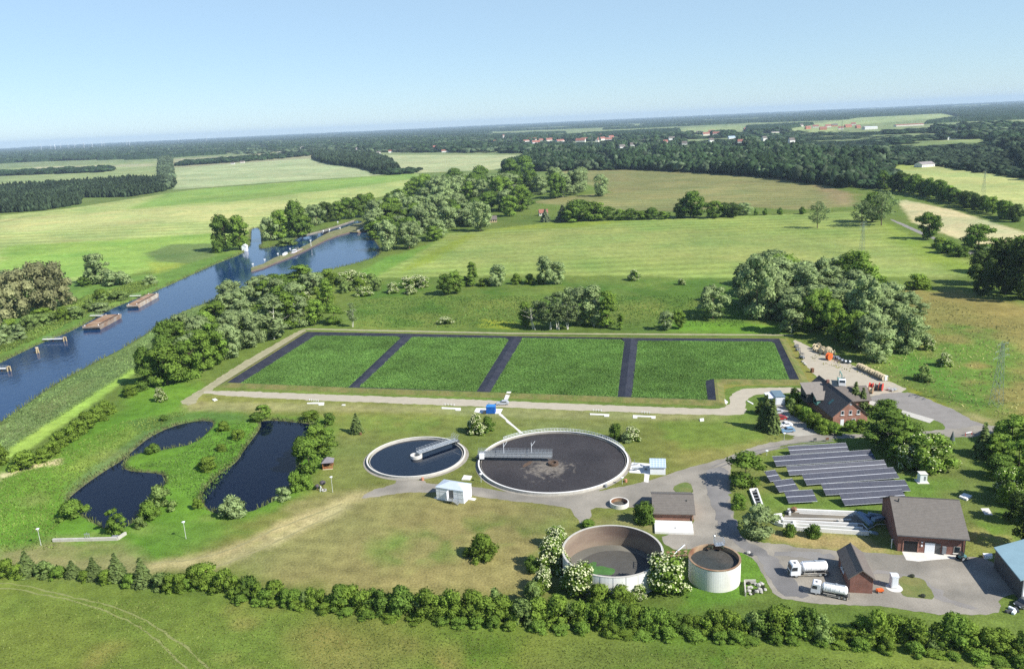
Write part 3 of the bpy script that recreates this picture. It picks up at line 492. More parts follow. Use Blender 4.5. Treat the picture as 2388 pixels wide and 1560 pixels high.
def crown(seed, H, W, z0, nl, leaf, dens, profile='round', lobe=(.26, .40), core=.84, tint=.27, k=1, droop=0.0, flop=.55, top_pow=1.0):
    """lobed crown: clumps of leaf-sized faces over dark cores"""
    rng = np.random.default_rng(seed); lob = []; tries = 0; leaf = leaf*.64
    while len(lob) < nl and tries < nl*60:
        tries += 1; u = rng.uniform(0, 1); th = rng.uniform(0, 2*math.pi)
        if profile == 'round': R = math.sqrt(max(0, 1-(2*u-1)**2))
        elif profile == 'egg': R = math.sqrt(max(0, 1-(2*u**.8-1)**2))
        elif profile == 'cone': R = (1-u)*.95+.05
        elif profile == 'column': R = min(1, 4*u+.45)*min(1, (1-u)*3.2+.2)
        elif profile == 'dome': R = math.sqrt(max(0, 1-(u*.98)**2))
        rr = rng.uniform(.25, 1)**.6; r = rng.uniform(*lobe)*W*.5
        if profile in ('cone',): r *= (1.15-u*.75)
        x = (W*.5*R*rr-r*.55*R)*math.cos(th); y = (W*.5*R*rr-r*.55*R)*math.sin(th); z = z0+(H-z0)*u; z = min(z, H-r*.75); z = max(z, z0+r*.4)
        lob.append((x, y, z, r*rng.uniform(.85, 1.15), r*rng.uniform(.85, 1.15), r*rng.uniform(.75, 1.05)))
    lob = np.array(lob); V = []; F3 = []; T3 = []; off = 0; iv, if_ = ico(k); ltint = rng.uniform(1-tint*.7, 1+tint*.7, len(lob))
    LC, LN, LT, NV = [], [], [], []
    for i, (x, y, z, a, b, c) in enumerate(lob):
        if core:
            v = iv*np.array([a, b, c])*core*(1+rng.uniform(-.16, .16, (len(iv), 1)))+np.array([x, y, z]); V.append(v); F3.append(if_+off); off += len(iv); NV.append(iv); T3.append(np.full(len(if_), .8*ltint[i]))
        leaf_ = leaf; n = int(dens*(a*b+a*c+b*c)*4.2/(leaf*leaf)); d = rng.normal(0, 1, (n, 3)); d /= np.linalg.norm(d, axis=1)[:, None]
        d = d[d[:, 2] > -.75]; p = d*np.array([a, b, c])*np.where(rng.uniform(0, 1, (len(d), 1)) > .86, rng.uniform(1.08, 1.36, (len(d), 1)), rng.uniform(.82, 1.14, (len(d), 1)))+np.array([x, y, z]); p[:, 2] -= droop*rng.uniform(0, 1, len(p))*a
        keep = np.ones(len(p), bool)
        for j in range(len(lob)):
            if j != i: keep &= (((p-lob[j, :3])/(lob[j, 3:]*.86))**2).sum(1) > 1
        keep &= p[:, 2] > .05
        LC.append(p[keep]); LN.append(d[keep]); LT.append(ltint[i]*rng.uniform(1-tint*.8, 1+tint*.8, keep.sum()))
    LC = np.concatenate(LC); LN = np.concatenate(LN); LT = np.concatenate(LT); lv, lf = leaf_quads(LC, LN, leaf, rng, flop=flop)
    verts = np.concatenate(V+[lv]) if V else lv; faces = ([np.concatenate(F3)] if V else [])+[lf+off]; tints = np.concatenate((T3 if V else [])+[LT])
    nrm = LN*.8+rng.normal(0, .28, LN.shape)+np.array([0, 0, .22]); nrm /= np.linalg.norm(nrm, axis=1)[:, None]; nv = np.repeat(nrm, 5, 0)
    return np_mesh('crown', verts, faces, attr=tints, normals=np.concatenate(NV+[nv])), (LC, LN)
def conifer(seed, H, W, tiers, leaf):
    rng = np.random.default_rng(seed); C, N, T = [], [], []
    for i in range(tiers):
        u = i/(tiers-1); z = H*(.06+.90*u); R = W*.5*(1-u)**.85+.12; nb = max(5, int(13*(1-u)+5)); a0 = rng.uniform(0, 6.28)
        for b in range(nb):
            a = a0+6.283*b/nb+rng.uniform(-.2, .2); Rb = R*rng.uniform(.78, 1.12); n = max(4, int(Rb/leaf*5)); s = np.linspace(.12, 1, n)
            p = np.stack([np.cos(a)*Rb*s, np.sin(a)*Rb*s, z-Rb*.38*s**1.5+rng.normal(0, leaf*.25, n)], 1)+rng.normal(0, leaf*.28, (n, 3)); C.append(p)
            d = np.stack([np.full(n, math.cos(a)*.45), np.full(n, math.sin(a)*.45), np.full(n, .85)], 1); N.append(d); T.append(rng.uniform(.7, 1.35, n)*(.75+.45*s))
    C = np.concatenate(C); N = np.concatenate(N); T = np.concatenate(T); lv, lf = leaf_quads(C, N, leaf, rng, elong=1.7, flop=.3)
    m = 14; cv = [(W*.26*math.cos(6.283*i/m), W*.26*math.sin(6.283*i/m), H*.05) for i in range(m)]+[(0, 0, H*.9)]; cf = np.array([[i, (i+1) % m, m] for i in range(m)])
    nrm = N+rng.normal(0, .3, N.shape); nrm /= np.linalg.norm(nrm, axis=1)[:, None]; cn = np.array(cv)*np.array([1, 1, 0])+np.array([0, 0, .3]); cn /= np.linalg.norm(cn, axis=1)[:, None]
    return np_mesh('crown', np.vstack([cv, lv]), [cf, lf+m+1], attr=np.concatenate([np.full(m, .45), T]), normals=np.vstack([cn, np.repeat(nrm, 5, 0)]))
def trunk_mesh(seed, H, r, limbs=4, multi=1, spread=.03):
    rng = np.random.default_rng(seed); b = MB()
    for s in range(multi):
        ox, oy = (rng.normal(0, spread*H, 2) if multi > 1 else (0, 0)); tip = Vector((ox*1.8+rng.normal(0, .03*H), oy*1.8+rng.normal(0, .03*H), H*.8)); base = Vector((ox, oy, -.1)); mid = base.lerp(tip, .5)+Vector((rng.normal(0, .02*H), rng.normal(0, .02*H), 0))
        b.cyl(base, mid, r, r*.7, 7); b.cyl(mid, tip, r*.7, r*.2, 6)
        for i in range(limbs):
            a = rng.uniform(0, 6.28); p = base.lerp(tip, rng.uniform(.3, .75)); b.cyl(p, p+Vector((math.cos(a)*H*.22, math.sin(a)*H*.22, H*.16)), r*.38, r*.1, 5)
    me = bpy.data.meshes.new('trunk'); me.from_pydata(b.v, [], b.f); return me
def blossoms(seed, LC, LN, leaf, share, up=.1):
    rng = np.random.default_rng(seed); m = (LN[:, 2] > up) & (rng.uniform(0, 1, len(LC)) < share*(.25+1.5*(np.sin(LC[:, 0]*2.1+seed)*np.sin(LC[:, 1]*2.3+LC[:, 2]*1.7) > -.2))); c = LC[m]+LN[m]*leaf*.45; lv, lf = leaf_quads(c, LN[m]*.6+np.array([0, 0, .7]), leaf*.62, rng, elong=1.0, flop=.3)
    return np_mesh('blossom', lv, lf, attr=rng.uniform(.75, 1.15, len(c)))
PROTO = {}
def proto(kind, fn, n): PROTO[kind] = [fn(s) for s in range(n)]
# each prototype: (crown mesh, leaf material, trunk mesh, bark, blossom mesh, native height, native width)
def tp(prof, H, W, z0, nl, leaf, dens, lm, bark='bark', tr=.22, multi=1, limbs=4, bl=0, **kw):
    def f(s):
        me, (LC, LN) = crown(hash((lm, prof, s)) % 9999 if False else s*37+len(lm)*101+int(H*13+W*7), H, W, z0, nl, leaf, dens, prof, **kw)
        return (me, lm, trunk_mesh(s+5, H, tr, limbs, multi) if tr else None, bark, blossoms(s, LC, LN, leaf, bl) if bl else None, H, W)
    return f
proto('willow', tp('round', 14, 11, 1.0, 34, .62, .62, 'leaf_willow', droop=.35, lobe=(.2, .36), flop=.6), 4)
proto('olive', tp('round', 12, 12, .6, 30, .6, .55, 'leaf_olive', droop=.3, lobe=(.2, .34)), 2)
proto('broad', tp('egg', 14, 11, 1.4, 30, .58, .62, 'leaf_broad', lobe=(.22, .38)), 3)
proto('mid', tp('egg', 13, 9.5, 1.2, 28, .56, .60, 'leaf_mid', lobe=(.22, .38)), 3)
proto('bright', tp('egg', 9, 6.5, .3, 26, .42, .62, 'leaf_light', tr=.15, lobe=(.24, .40)), 2)
proto('dark', tp('round', 13, 13, .5, 32, .62, .6, 'leaf_dark', lobe=(.22, .36)), 2)
proto('airy', tp('round', 13, 10, 3.0, 34, .5, .42, 'leaf_birch', core=0, lobe=(.16, .28), tr=.2, limbs=9), 2)
proto('poplar', tp('column', 15, 5.2, 1.2, 26, .5, .6, 'leaf_mid', lobe=(.34, .55), tr=.18), 2)
proto('birch', tp('column', 13, 4.4, 3.6, 20, .42, .5, 'leaf_birch', 'birch_bark', core=.6, lobe=(.34, .55), tr=.13, multi=2), 2)
proto('silver', tp('column', 15, 7, 1.2, 30, .55, .6, 'leaf_willow', 'birch_bark', lobe=(.26, .46), tr=.18), 2)
proto('bush', tp('dome', 4.4, 5.2, .0, 24, .34, .62, 'leaf_hedge', tr=0, lobe=(.26, .44)), 4)
proto('brightbush', tp('dome', 4, 5, 0, 22, .32, .62, 'leaf_light', tr=0, lobe=(.26, .44)), 2)
proto('darkbush', tp('dome', 4, 4.4, 0, 20, .32, .62, 'leaf_broad', tr=0, lobe=(.28, .46)), 2)
proto('greybush', tp('dome', 4, 5.4, 0, 22, .34, .6, 'leaf_willow', tr=0, lobe=(.24, .40)), 2)
proto('palebush', tp('dome', 3.6, 4.6, 0, 20, .32, .62, 'leaf_pale', tr=0, lobe=(.26, .42)), 2)
proto('elder', tp('dome', 4.6, 5.4, 0, 24, .34, .62, 'leaf_elder', tr=0, bl=.8, lobe=(.26, .42), droop=.2), 3)
proto('eldertree', tp('egg', 9, 9, .4, 30, .46, .6, 'leaf_mid', tr=.2, bl=.10, lobe=(.22, .36)), 1)
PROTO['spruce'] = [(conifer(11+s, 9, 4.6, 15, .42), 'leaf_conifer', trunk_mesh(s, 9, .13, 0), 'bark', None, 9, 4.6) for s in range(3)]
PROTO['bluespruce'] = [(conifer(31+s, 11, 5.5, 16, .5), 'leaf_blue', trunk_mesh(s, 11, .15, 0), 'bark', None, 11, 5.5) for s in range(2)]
SMALL = ('bush', 'brightbush', 'darkbush', 'greybush', 'palebush', 'elder')
def plant(kind, P, h, wd, label, cat=None, group=None, var=None, name=None):
    """one tree (Empty > crown, trunk) or one shrub (crown mesh, blossom child) standing at P"""
    pr = PROTO[kind]; p = pr[var if var is not None else random.randrange(len(pr))]; sx = wd/p[6]; sz = h/p[5]; rz = random.uniform(0, 6.28)
    cat = cat or ('shrub' if kind in SMALL else 'tree')
    if kind in SMALL:
        o = put(name or ('elder_shrub' if kind == 'elder' else 'shrub'), p[0], p[1], None, P, rz)
        if not p[0].materials: p[0].materials.append(MATS[p[1]])
        if p[4]: put('blossom', p[4], 'blossom', o)
    else:
        o = thing(name or {'spruce': 'spruce_tree', 'bluespruce': 'spruce_tree', 'willow': 'willow_tree', 'olive': 'willow_tree', 'birch': 'birch_tree', 'silver': 'poplar_tree', 'poplar': 'poplar_tree', 'airy': 'birch_tree'}.get(kind, 'broadleaf_tree'), None, None, P, rz)
        put('crown', p[0], p[1], o)
        if p[2]: put('trunk', p[2], p[3], o)
        if p[4]: put('blossom', p[4], 'blossom', o)
    o.scale = (sx*random.uniform(.93, 1.07), sx*random.uniform(.93, 1.07), sz); tag(o, label, cat, group); return o
def treepx(kind, x, yb, yt, w, label, group=None, var=None, name=None, cat=None):
    """tree whose foot shows at (x, yb), top at yt and crown w pixels wide"""
    P = G(x, yb); s = mpp(x, yb); phi = math.atan2(CAMH, math.hypot(P.x, P.y)); W = w*s
    dpx = (yb-yt)*s; k = math.sin(phi)*W*.38     # part of the apparent height is the crown's depth
    h = max(dpx*.45, (dpx-k*.6)/math.cos(phi)); 
    Q = P+Vector((P.x, P.y, 0)).normalized()*W*.22 if kind not in ('birch',) else P
    return plant(kind, Q, h, W, label, cat, group, var, name)
def cluster(px, kinds, n, hpx, wpx, what, where, group, line=False, gap=.62, seed=1):
    """trees scattered over the ground polygon px (or along it); labelled in order across the picture"""
    rnd = random.Random(seed); W = [G(*p) for p in px]; pts = []; xs = [p.x for p in W]; ys = [p.y for p in W]; tries = 0
    if line:
        L = densify(W, 1.0, False); tot = len(L)
        for i in range(n):
            q = L[min(tot-1, int((i+rnd.uniform(.25, .75))/n*tot))]; pts.append(Vector((q.x+rnd.uniform(-1, 1), q.y+rnd.uniform(-1, 1), 0)))
    else:
        pa = [(p.x, p.y) for p in W]
        best = 0
        while len(pts) < n and tries < n*300:
            tries += 1; q = Vector((rnd.uniform(min(xs), max(xs)), rnd.uniform(min(ys), max(ys)), 0))
            if sdist(np.array([[q.x, q.y]]), pa)[0] < 0: continue
            a, b = PX(q); dmin = wpx[0]*mpp(a, b)*gap
            if all((q-r).length > dmin*(.6 if tries > n*120 else 1) for r in pts): pts.append(q)
    info = sorted([(PX(p)[0], p) for p in pts]); out = []
    ks = [rnd.choice(kinds) for _ in info]; cnt = {}
    for k in ks: cnt[what[k]] = cnt.get(what[k], 0)+1
    seen = {}
    for (x, p), k in zip(info, ks):
        y = PX(p)[1]; s = mpp(x, y); phi = math.atan2(CAMH, math.hypot(p.x, p.y)); h = rnd.uniform(*hpx)*s/math.cos(phi); wd = rnd.uniform(*wpx)*s; i = seen.get(what[k], 0); seen[what[k]] = i+1
        lab = what[k]+' '+where+(', '+ordinal(i, cnt[what[k]]) if cnt[what[k]] > 1 else '')
        out.append(plant(k, p, h, wd, lab, group=group))
    return out
# ------------------------------------------------------------------ single trees and shrubs of the works
T = treepx
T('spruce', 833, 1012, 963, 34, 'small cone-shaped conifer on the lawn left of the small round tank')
T('elder', 1110, 1014, 969, 44, 'white flowering elder below the blue cube'); T('darkbush', 1141, 1008, 972, 32, 'dark rounded shrub touching the flowering elder below the blue cube'); T('darkbush', 1098, 1010, 985, 30, 'low dark shrub left of the flowering elder below the blue cube')
T('darkbush', 1434, 1028, 990, 36, 'very dark shrub behind the big round tank'); T('elder', 1474, 1030, 997, 44, 'pale flowering shrub behind the big round tank'); T('greybush', 1460, 1033, 1010, 28, 'grey-green shrub between the dark and the flowering one behind the big round tank')
T('darkbush', 1499, 1222, 1172, 58, 'dense dark green ball-shaped shrub beside the garage', var=0); T('bush', 1128, 1308, 1252, 74, 'lone dark green shrub in the dry lawn at bottom centre'); T('bush', 1094, 1300, 1278, 32, 'small low shrub leaning on the lone lawn shrub'); T('brightbush', 1372, 1232, 1213, 36, 'little green shrub above the open rusty tank')
T('elder', 1300, 1285, 1235, 62, 'flowering elder at the upper left rim of the open rusty tank'); T('elder', 1290, 1338, 1262, 78, 'big flowering elder at the left rim of the open rusty tank'); T('elder', 1267, 1382, 1328, 52, 'white flowering elder below left of the open rusty tank'); T('elder', 1352, 1394, 1318, 80, 'white flowering elder in front of the open rusty tank wall'); T('elder', 1556, 1392, 1300, 98, 'largest flowering elder between the two lower tanks'); T('elder', 1490, 1398, 1366, 42, 'small flowering elder low in front of the open rusty tank'); T('darkbush', 1240, 1338, 1300, 40, 'dark shrub left of the big flowering elder by the open tank'); T('bush', 1250, 1396, 1360, 46, 'green shrub under the leftmost elder by the open tank')
T('bright', 1738, 1142, 1062, 92, 'round bright green tree at the junction left of the solar rows', var=0); T('brightbush', 1724, 1188, 1154, 38, 'small shrub below the round tree at the junction')
T('willow', 1766, 1258, 1183, 96, 'grey-green willow at the roadside left of the channels', var=1); T('darkbush', 1839, 1252, 1223, 34, 'first little round shrub in front of the white channels'); T('darkbush', 1894, 1255, 1224, 38, 'second little round shrub in front of the white channels')
T('broad', 2072, 1056, 962, 128, 'wide green tree overhanging the solar rows'); T('eldertree', 2168, 1104, 1014, 112, 'tree with pale blossom beside the transformer box'); T('elder', 2112, 1096, 1040, 52, 'flowering elder under the blossom tree by the solar rows'); T('mid', 2110, 1085, 1010, 90, 'leafy tree between the wide tree and the blossom tree')
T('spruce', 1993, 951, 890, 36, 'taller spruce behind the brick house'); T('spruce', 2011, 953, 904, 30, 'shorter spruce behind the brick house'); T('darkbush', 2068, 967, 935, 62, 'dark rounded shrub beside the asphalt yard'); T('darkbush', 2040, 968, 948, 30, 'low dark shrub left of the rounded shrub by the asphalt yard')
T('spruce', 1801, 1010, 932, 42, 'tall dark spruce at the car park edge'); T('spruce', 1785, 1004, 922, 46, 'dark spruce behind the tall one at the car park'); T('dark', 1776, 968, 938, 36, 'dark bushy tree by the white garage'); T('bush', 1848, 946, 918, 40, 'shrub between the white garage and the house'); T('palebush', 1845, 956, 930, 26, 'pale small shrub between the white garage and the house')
for i, (x, yb, yt, w, k) in enumerate([(1858,972,945,38,'bush'),(1880,985,950,40,'brightbush'),(1898,1000,966,44,'bush'),(1918,1010,978,42,'bush'),(1940,1012,985,46,'brightbush'),(1985,1008,982,42,'brightbush'),(2010,1006,978,40,'bush')]):
    T(k, x, yb, yt, w, 'clipped green hedge shrub around the brick house, '+ordinal(i, 7), 'hedge shrubs around the brick house')
T('dark', 1852, 925, 905, 22, 'tiny dark tree squeezed against the house end', name='broadleaf_tree')
# right edge belt
for x, yb, yt, w, k, l in [(2290,1066,985,48,'spruce','pointed dark spruce at the top of the right edge belt'),(2360,1040,968,80,'mid','green tree at the road end on the right edge'),(2325,1075,1012,70,'mid','green tree beside the pointed spruce at the right edge'),(2375,1105,1030,80,'bright','bright green tree on the right edge above the hatch slabs'),(2330,1120,1062,70,'broad','dark tree facing the lawn on the right edge'),(2350,1180,1095,80,'eldertree','tree with pale blossom on the right edge'),(2395,1180,1085,90,'bright','bright tree cut by the right picture border'),(2372,1225,1150,70,'dark','very dark tree low in the right edge belt'),(2400,1290,1180,80,'dark','dark tree above the blue roof cut by the border'),(2340,1022,985,50,'broad','round tree behind the road end')]: T(k, x, yb, yt, w, l, 'trees of the right edge belt')
T('bush', 2340, 1060, 1035, 50, 'low shrub filling the gap in the right edge belt'); T('elder', 2335, 1150, 1110, 40, 'flowering elder under the right edge belt')
# pond shrubs
for x, yb, yt, w, k, l in [(174,1210,1168,72,'brightbush','bright green shrub on the left bank of the two-lobed pond'),(273,1248,1186,44,'bright','small upright light green tree at the pond wall'),(374,1196,1136,70,'palebush','yellow-green shrub on the right bank of the two-lobed pond'),(352,1216,1172,50,'brightbush','green shrub below the yellow-green one at the pond'),(326,1232,1206,30,'palebush','small pale shrub at the lower end of the two-lobed pond'),(546,1208,1162,72,'greybush','grey-green shrub at the bottom of the hut pond'),(660,1168,1138,42,'greybush','small grey-green shrub at the right bank of the hut pond'),(690,1148,1100,36,'brightbush','green shrub left of the well tripod'),(712,1142,1106,44,'brightbush','light green shrub beside the well tripod'),(722,1106,1024,72,'bright','large bright green tree at the hut'),(748,1072,990,78,'mid','tall green tree behind the hut'),(706,1082,1018,46,'broad','darker tree at the water left of the hut'),(616,977,944,38,'mid','small tree at the top bank of the hut pond'),(600,985,962,36,'darkbush','dark shrub at the head of the grassy island'),(770,990,962,34,'darkbush','dark shrub at the upper right corner of the hut pond'),(725,980,960,46,'bush','shrub on the upper bank of the hut pond'),(357,1057,1034,34,'darkbush','single round dark shrub at the island tip'),(521,1006,984,34,'bush','shrub near the top of the grassy island'),(556,1026,1003,36,'bush','shrub in the upper middle of the grassy island'),(517,1052,1036,28,'bush','smallest shrub on the grassy island'),(486,1098,1066,52,'bush','widest shrub on the grassy island'),(462,1188,1162,26,'bush','little shrub at the tip of the hut pond'),(383,982,968,20,'darkbush','tiny dark shrub on the upper bank of the two-lobed pond')]: T(k, x, yb, yt, w, l)
for i, (x, yb, h, w) in enumerate([(250,968,34,40),(228,985,36,44),(206,1000,38,46),(186,1015,36,46),(165,1032,38,46),(140,1046,38,44),(122,1064,34,46),(102,1078,32,44),(62,1094,44,66),(4,1085,50,40)]):
    T('bush', x, yb, yb-h, w, 'dark green hedge shrub along the bright grass strip, '+['uppermost','second from top','third from top','fourth from top','fifth from top','sixth from top','seventh from top','eighth from top','ninth from top','lowest'][i], 'hedge along the bright grass strip')
T('bush', 305, 925, 898, 40, 'low shrub at the upper end of the bright grass strip'); T('elder', 376, 938, 905, 26, 'white flowering elder where the tracks meet'); T('darkbush', 330, 912, 890, 34, 'dark shrub at the foot of the river grove')
# bottom hedge
for i, (x, yb, yt, w) in enumerate([(67,1344,1284,46),(172,1346,1306,36),(222,1350,1299,42),(276,1354,1290,50),(336,1368,1300,50)]):
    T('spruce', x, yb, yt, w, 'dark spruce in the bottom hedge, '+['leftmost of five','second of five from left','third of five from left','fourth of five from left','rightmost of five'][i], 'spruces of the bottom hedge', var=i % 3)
HL = [(20,1345,40,44,'bush'),(45,1350,34,40,'bush'),(108,1344,34,50,'palebush'),(140,1348,26,44,'brightbush'),(200,1355,24,34,'bush'),(250,1362,30,40,'bush'),(305,1368,30,40,'brightbush')]
hx = 382
rh = random.Random(5)
while hx < 2420:
    yb = np.interp(hx, [380,480,620,740,900,1050,1200,1400,1600,1800,1930,2020,2120,2400], [1378,1376,1404,1416,1428,1444,1452,1464,1476,1482,1490,1492,1500,1536]); big = np.interp(hx, [380,700,1000,2400], [42,43,50,56])*rh.choice([.62,.8,.9,1,1,1.1,1.2])
    if not (1945 < hx < 1995): HL.append((hx, yb+rh.uniform(-5, 5), big*rh.uniform(.85, 1.12), big*rh.uniform(1.0, 1.4), rh.choice(['bush']*5+['brightbush']*2+['darkbush', 'palebush'])))
    else: HL.append((hx, yb+2, 26, 36, 'bush'))
    hx += max(20, big*rh.uniform(.42, .62))
hx = 560
while hx < 2400:
    yb = np.interp(hx, [380,620,900,1200,1600,1930,2400], [1392,1412,1446,1470,1494,1508,1558]); HL.append((hx, yb, rh.uniform(14, 28), rh.uniform(36, 60), rh.choice(['brightbush','bush','brightbush']))); hx += rh.uniform(34, 70)
HL.sort(key=lambda a: a[0]); kn = {'bush': 'green', 'brightbush': 'light green', 'darkbush': 'dark green', 'palebush': 'pale yellowish'}; tot = {k: sum(1 for a in HL if a[4] == k) for k in kn}; c_ = {k: 0 for k in kn}
for x, yb, h, w_, k in HL:
    T(k, x, yb, yb-h, w_, kn[k]+' shrub of the long bottom hedge, '+ordinal(c_[k], tot[k]), 'shrubs of the bottom hedge'); c_[k] += 1
for x, yb, h, w_, l in [(1155,1418,40,44,'pale flowering shrub in the middle of the bottom hedge'),(1245,1405,44,50,'cream flowering shrub in the bottom hedge left of the tanks')]: T('palebush', x, yb+14, yb-h, w_, l)
T('bush', 1398, 1414, 1368, 62, 'green shrub hiding the foot of the open rusty tank, left one of two'); T('bush', 1450, 1418, 1372, 64, 'green shrub hiding the foot of the open rusty tank, right one of two')
# ------------------------------------------------------------------ river grove, left
WH = 'in the grove between river and basins'
for x, yb, yt, w, k, l in [(392,902,800,100,'mid','broad green tree at the lower end of the river grove'),(345,905,812,66,'broad','dark green tree at the left corner of the river grove'),(440,888,792,80,'bright','yellow-green tree at the lower front of the river grove'),(478,868,775,66,'mid','green tree at the track front of the river grove'),(508,850,752,70,'bright','tall bright tree mid-front of the river grove'),(540,838,758,60,'willow','greyish willow mid-front of the river grove'),(578,815,722,76,'willow','tall grey willow at the front of the river grove'),(600,800,735,50,'greybush','grey willow shrub at the front of the river grove'),(640,795,690,80,'silver','tall silvery poplar at the front of the river grove'),(672,770,680,52,'poplar','slim dark poplar at the front of the river grove'),(700,765,690,50,'silver','slim silvery poplar at the upper front of the river grove'),(735,762,700,52,'mid','green tree at the upper end of the river grove'),(780,758,715,54,'bright','light green low tree near the basin corner'),(822,762,706,24,'birch','pale stemmed birch at the basin corner'),(765,722,650,34,'poplar','dark columnar tree by the upper river grove'),(690,738,660,58,'silver','grey poplar in the middle of the river grove')]: T(k, x, yb, yt, w, l)
cluster([(440,800),(500,740),(540,700),(700,660),(740,690),(660,760),(560,800),(470,850)], ['willow','willow','silver','mid','poplar'], 20, (42,60), (54,76), {'willow':'grey willow','silver':'silvery poplar','mid':'green tree','poplar':'slim dark poplar'}, WH, 'trees of the river grove', seed=4)
cluster([(330,860),(420,800),(480,780),(470,850),(360,900)], ['mid','broad','willow'], 7, (60,80), (60,80), {'mid':'green tree','broad':'dark tree','willow':'grey willow'}, 'at the lower end of the river grove', 'trees of the lower river grove', seed=6)
cluster([(640,690),(760,650),(900,650),(1010,665),(980,690),(850,705),(760,715),(680,715)], ['palebush','elder','bush','elder'], 30, (16,30), (26,44), {'palebush':'pale shrub','elder':'white flowering elder','bush':'green shrub'}, 'in the scrub above the basins near the river', 'scrub above the basins', seed=8)
cluster([(560,700),(640,675),(720,665),(700,700),(600,725)], ['mid','broad'], 6, (36,50), (45,60), {'mid':'green tree','broad':'dark tree'}, 'at the water side of the river grove', 'water side trees of the river grove', seed=9)
# ------------------------------------------------------------------ left bank
for x, yb, yt, w, k, l in [(45,745,632,100,'olive','brownish grey willow left of the largest on the left bank'),(118,728,612,118,'olive','largest brownish grey willow on the left bank'),(-5,770,650,90,'olive','brownish grey willow cut by the left border'),(60,690,625,80,'willow','grey willow behind the brownish ones on the left bank'),(10,690,632,70,'willow','grey willow at the left border of the field'),(152,715,650,60,'olive','small brownish willow right of the largest on the left bank'),(230,664,592,66,'willow','single grey-green willow at the field edge on the left bank'),(276,666,634,62,'greybush','grey-green shrub right of the single willow'),(200,668,645,40,'darkbush','dark low shrub left of the single willow')]: T(k, x, yb, yt, w, l)
cluster([(-20,760),(60,745),(170,720),(230,700),(330,680),(280,715),(150,755),(60,790),(-20,820)], ['greybush','bush','greybush','palebush'], 20, (16,30), (30,52), {'greybush':'grey-green shrub','bush':'green shrub','palebush':'pale shrub'}, 'on the left river bank', 'shrubs of the left river bank', seed=10, gap=.5)
T('greybush', 352, 664, 642, 34, 'shrub beside the white river marker')
# ------------------------------------------------------------------ lock and island trees
for x, yb, yt, w, k, l in [(527,588,503,62,'broad','dark left half of the big tree pair by the white cabin'),(560,584,506,58,'mid','right half of the big tree pair by the white cabin'),(508,590,560,30,'darkbush','low dark shrub left of the big tree pair'),(632,563,508,46,'willow','grey-green tree at the side arm'),(655,560,492,52,'mid','green tree on the lock island beside the side arm'),(690,556,470,54,'broad','tall dark tree on the lock island'),(705,553,500,60,'mid','green tree in front of the tall dark one on the lock island'),(738,528,478,50,'willow','grey tree on the lock island'),(765,520,474,44,'dark','dark round tree on the lock island'),(790,516,472,44,'mid','green tree right of the dark round one on the lock island'),(815,512,462,44,'broad','dark tree above the lock'),(842,508,455,42,'broad','round dark tree above the lock'),(864,505,450,36,'mid','tree at the right end of the lock island'),(750,505,480,50,'willow','pale tree at the field edge of the lock island'),(676,540,505,40,'mid','shrubby tree on the island'),(668,572,556,50,'palebush','yellowish shrub on the water edge of the lock island')]: T(k, x, yb, yt, w, l)
cluster([(1010,462),(1120,446),(1250,442),(1425,442),(1428,460),(1300,466),(1180,470),(1010,482)], ['willow','silver','willow','mid','broad'], 34, (40,58), (38,54), {'willow':'grey willow','mid':'green tree','broad':'dark tree','silver':'silvery tree'}, 'in the long tree row beyond the lock', 'long tree row beyond the lock', seed=12)
cluster([(880,482),(950,455),(1050,432),(1060,450),(985,485),(890,492)], ['mid','broad','willow'], 14, (28,44), (32,48), {'willow':'grey willow','mid':'green tree','broad':'dark tree','silver':'silvery tree'}, 'in the wood left of the long tree row', 'wood left of the long tree row', seed=22)
T('broad', 1062, 440, 394, 44, 'tall dark tree rising above the long tree row'); T('mid', 990, 452, 408, 42, 'dark round tree at the left of the long tree row'); T('broad', 1190, 425, 372, 50, 'dark tree linking the long tree row to the forest'); T('broad', 1225, 412, 366, 50, 'second dark tree linking the long tree row to the forest')
cluster([(870,540),(900,505),(980,500),(1100,480),(1240,480),(1240,515),(1130,520),(1060,540),(985,578),(910,585),(880,565)], ['willow','mid','willow','broad'], 44, (34,62), (42,60), {'willow':'grey willow','mid':'green tree','broad':'dark tree'}, 'in the wood right of the lock basin', 'trees right of the lock basin', seed=13)
T('willow', 1122, 541, 470, 56, 'tall pale weeping willow at the edge of the light field'); T('willow', 905, 586, 515, 60, 'grey willow standing at the lock basin shore'); T('willow', 955, 582, 520, 60, 'bulky grey willow at the lock basin shore')
# hedge line right of centre
for x, yb, yt, w, k, l in [(1272,518,488,26,'bluespruce','bluish spruce beside the red roofed cottage'),(1312,518,478,34,'bluespruce','tall bluish spruce right of the cottage'),(1350,518,468,78,'broad','broad dark tree at the left end of the field hedge'),(1332,520,480,50,'mid','green tree beside the tall bluish spruce'),(1385,516,470,60,'mid','green tree right of the broad dark one in the field hedge'),(1618,510,447,70,'broad','tallest round tree in the field hedge'),(1590,510,475,50,'dark','dark tree left of the tallest one in the field hedge'),(1665,510,470,46,'mid','green tree right of the tallest one in the field hedge'),(1698,508,474,58,'dark','wide dark tree near the right end of the field hedge'),(1734,503,474,42,'willow','grey-green tree closing the field hedge')]: T(k, x, yb, yt, w, l)
for i, (x, h, w) in enumerate([(1418,32,40),(1445,26,38),(1470,28,40),(1497,24,40),(1520,30,38),(1548,22,36)]): T('mid' if i % 2 else 'broad', x, 515-i*.6, 515-h, w, 'low hedge tree between the two tall ends of the field hedge, '+ordinal(i, 6), 'low trees of the field hedge')
T('airy', 1906, 534, 471, 50, 'single airy birch standing in the light field'); T('airy', 2010, 530, 470, 60, 'airy tree at the road bend'); T('airy', 2055, 528, 445, 66, 'tall airy tree at the road bend'); T('broad', 2035, 520, 450, 60, 'dense tree at the road bend')
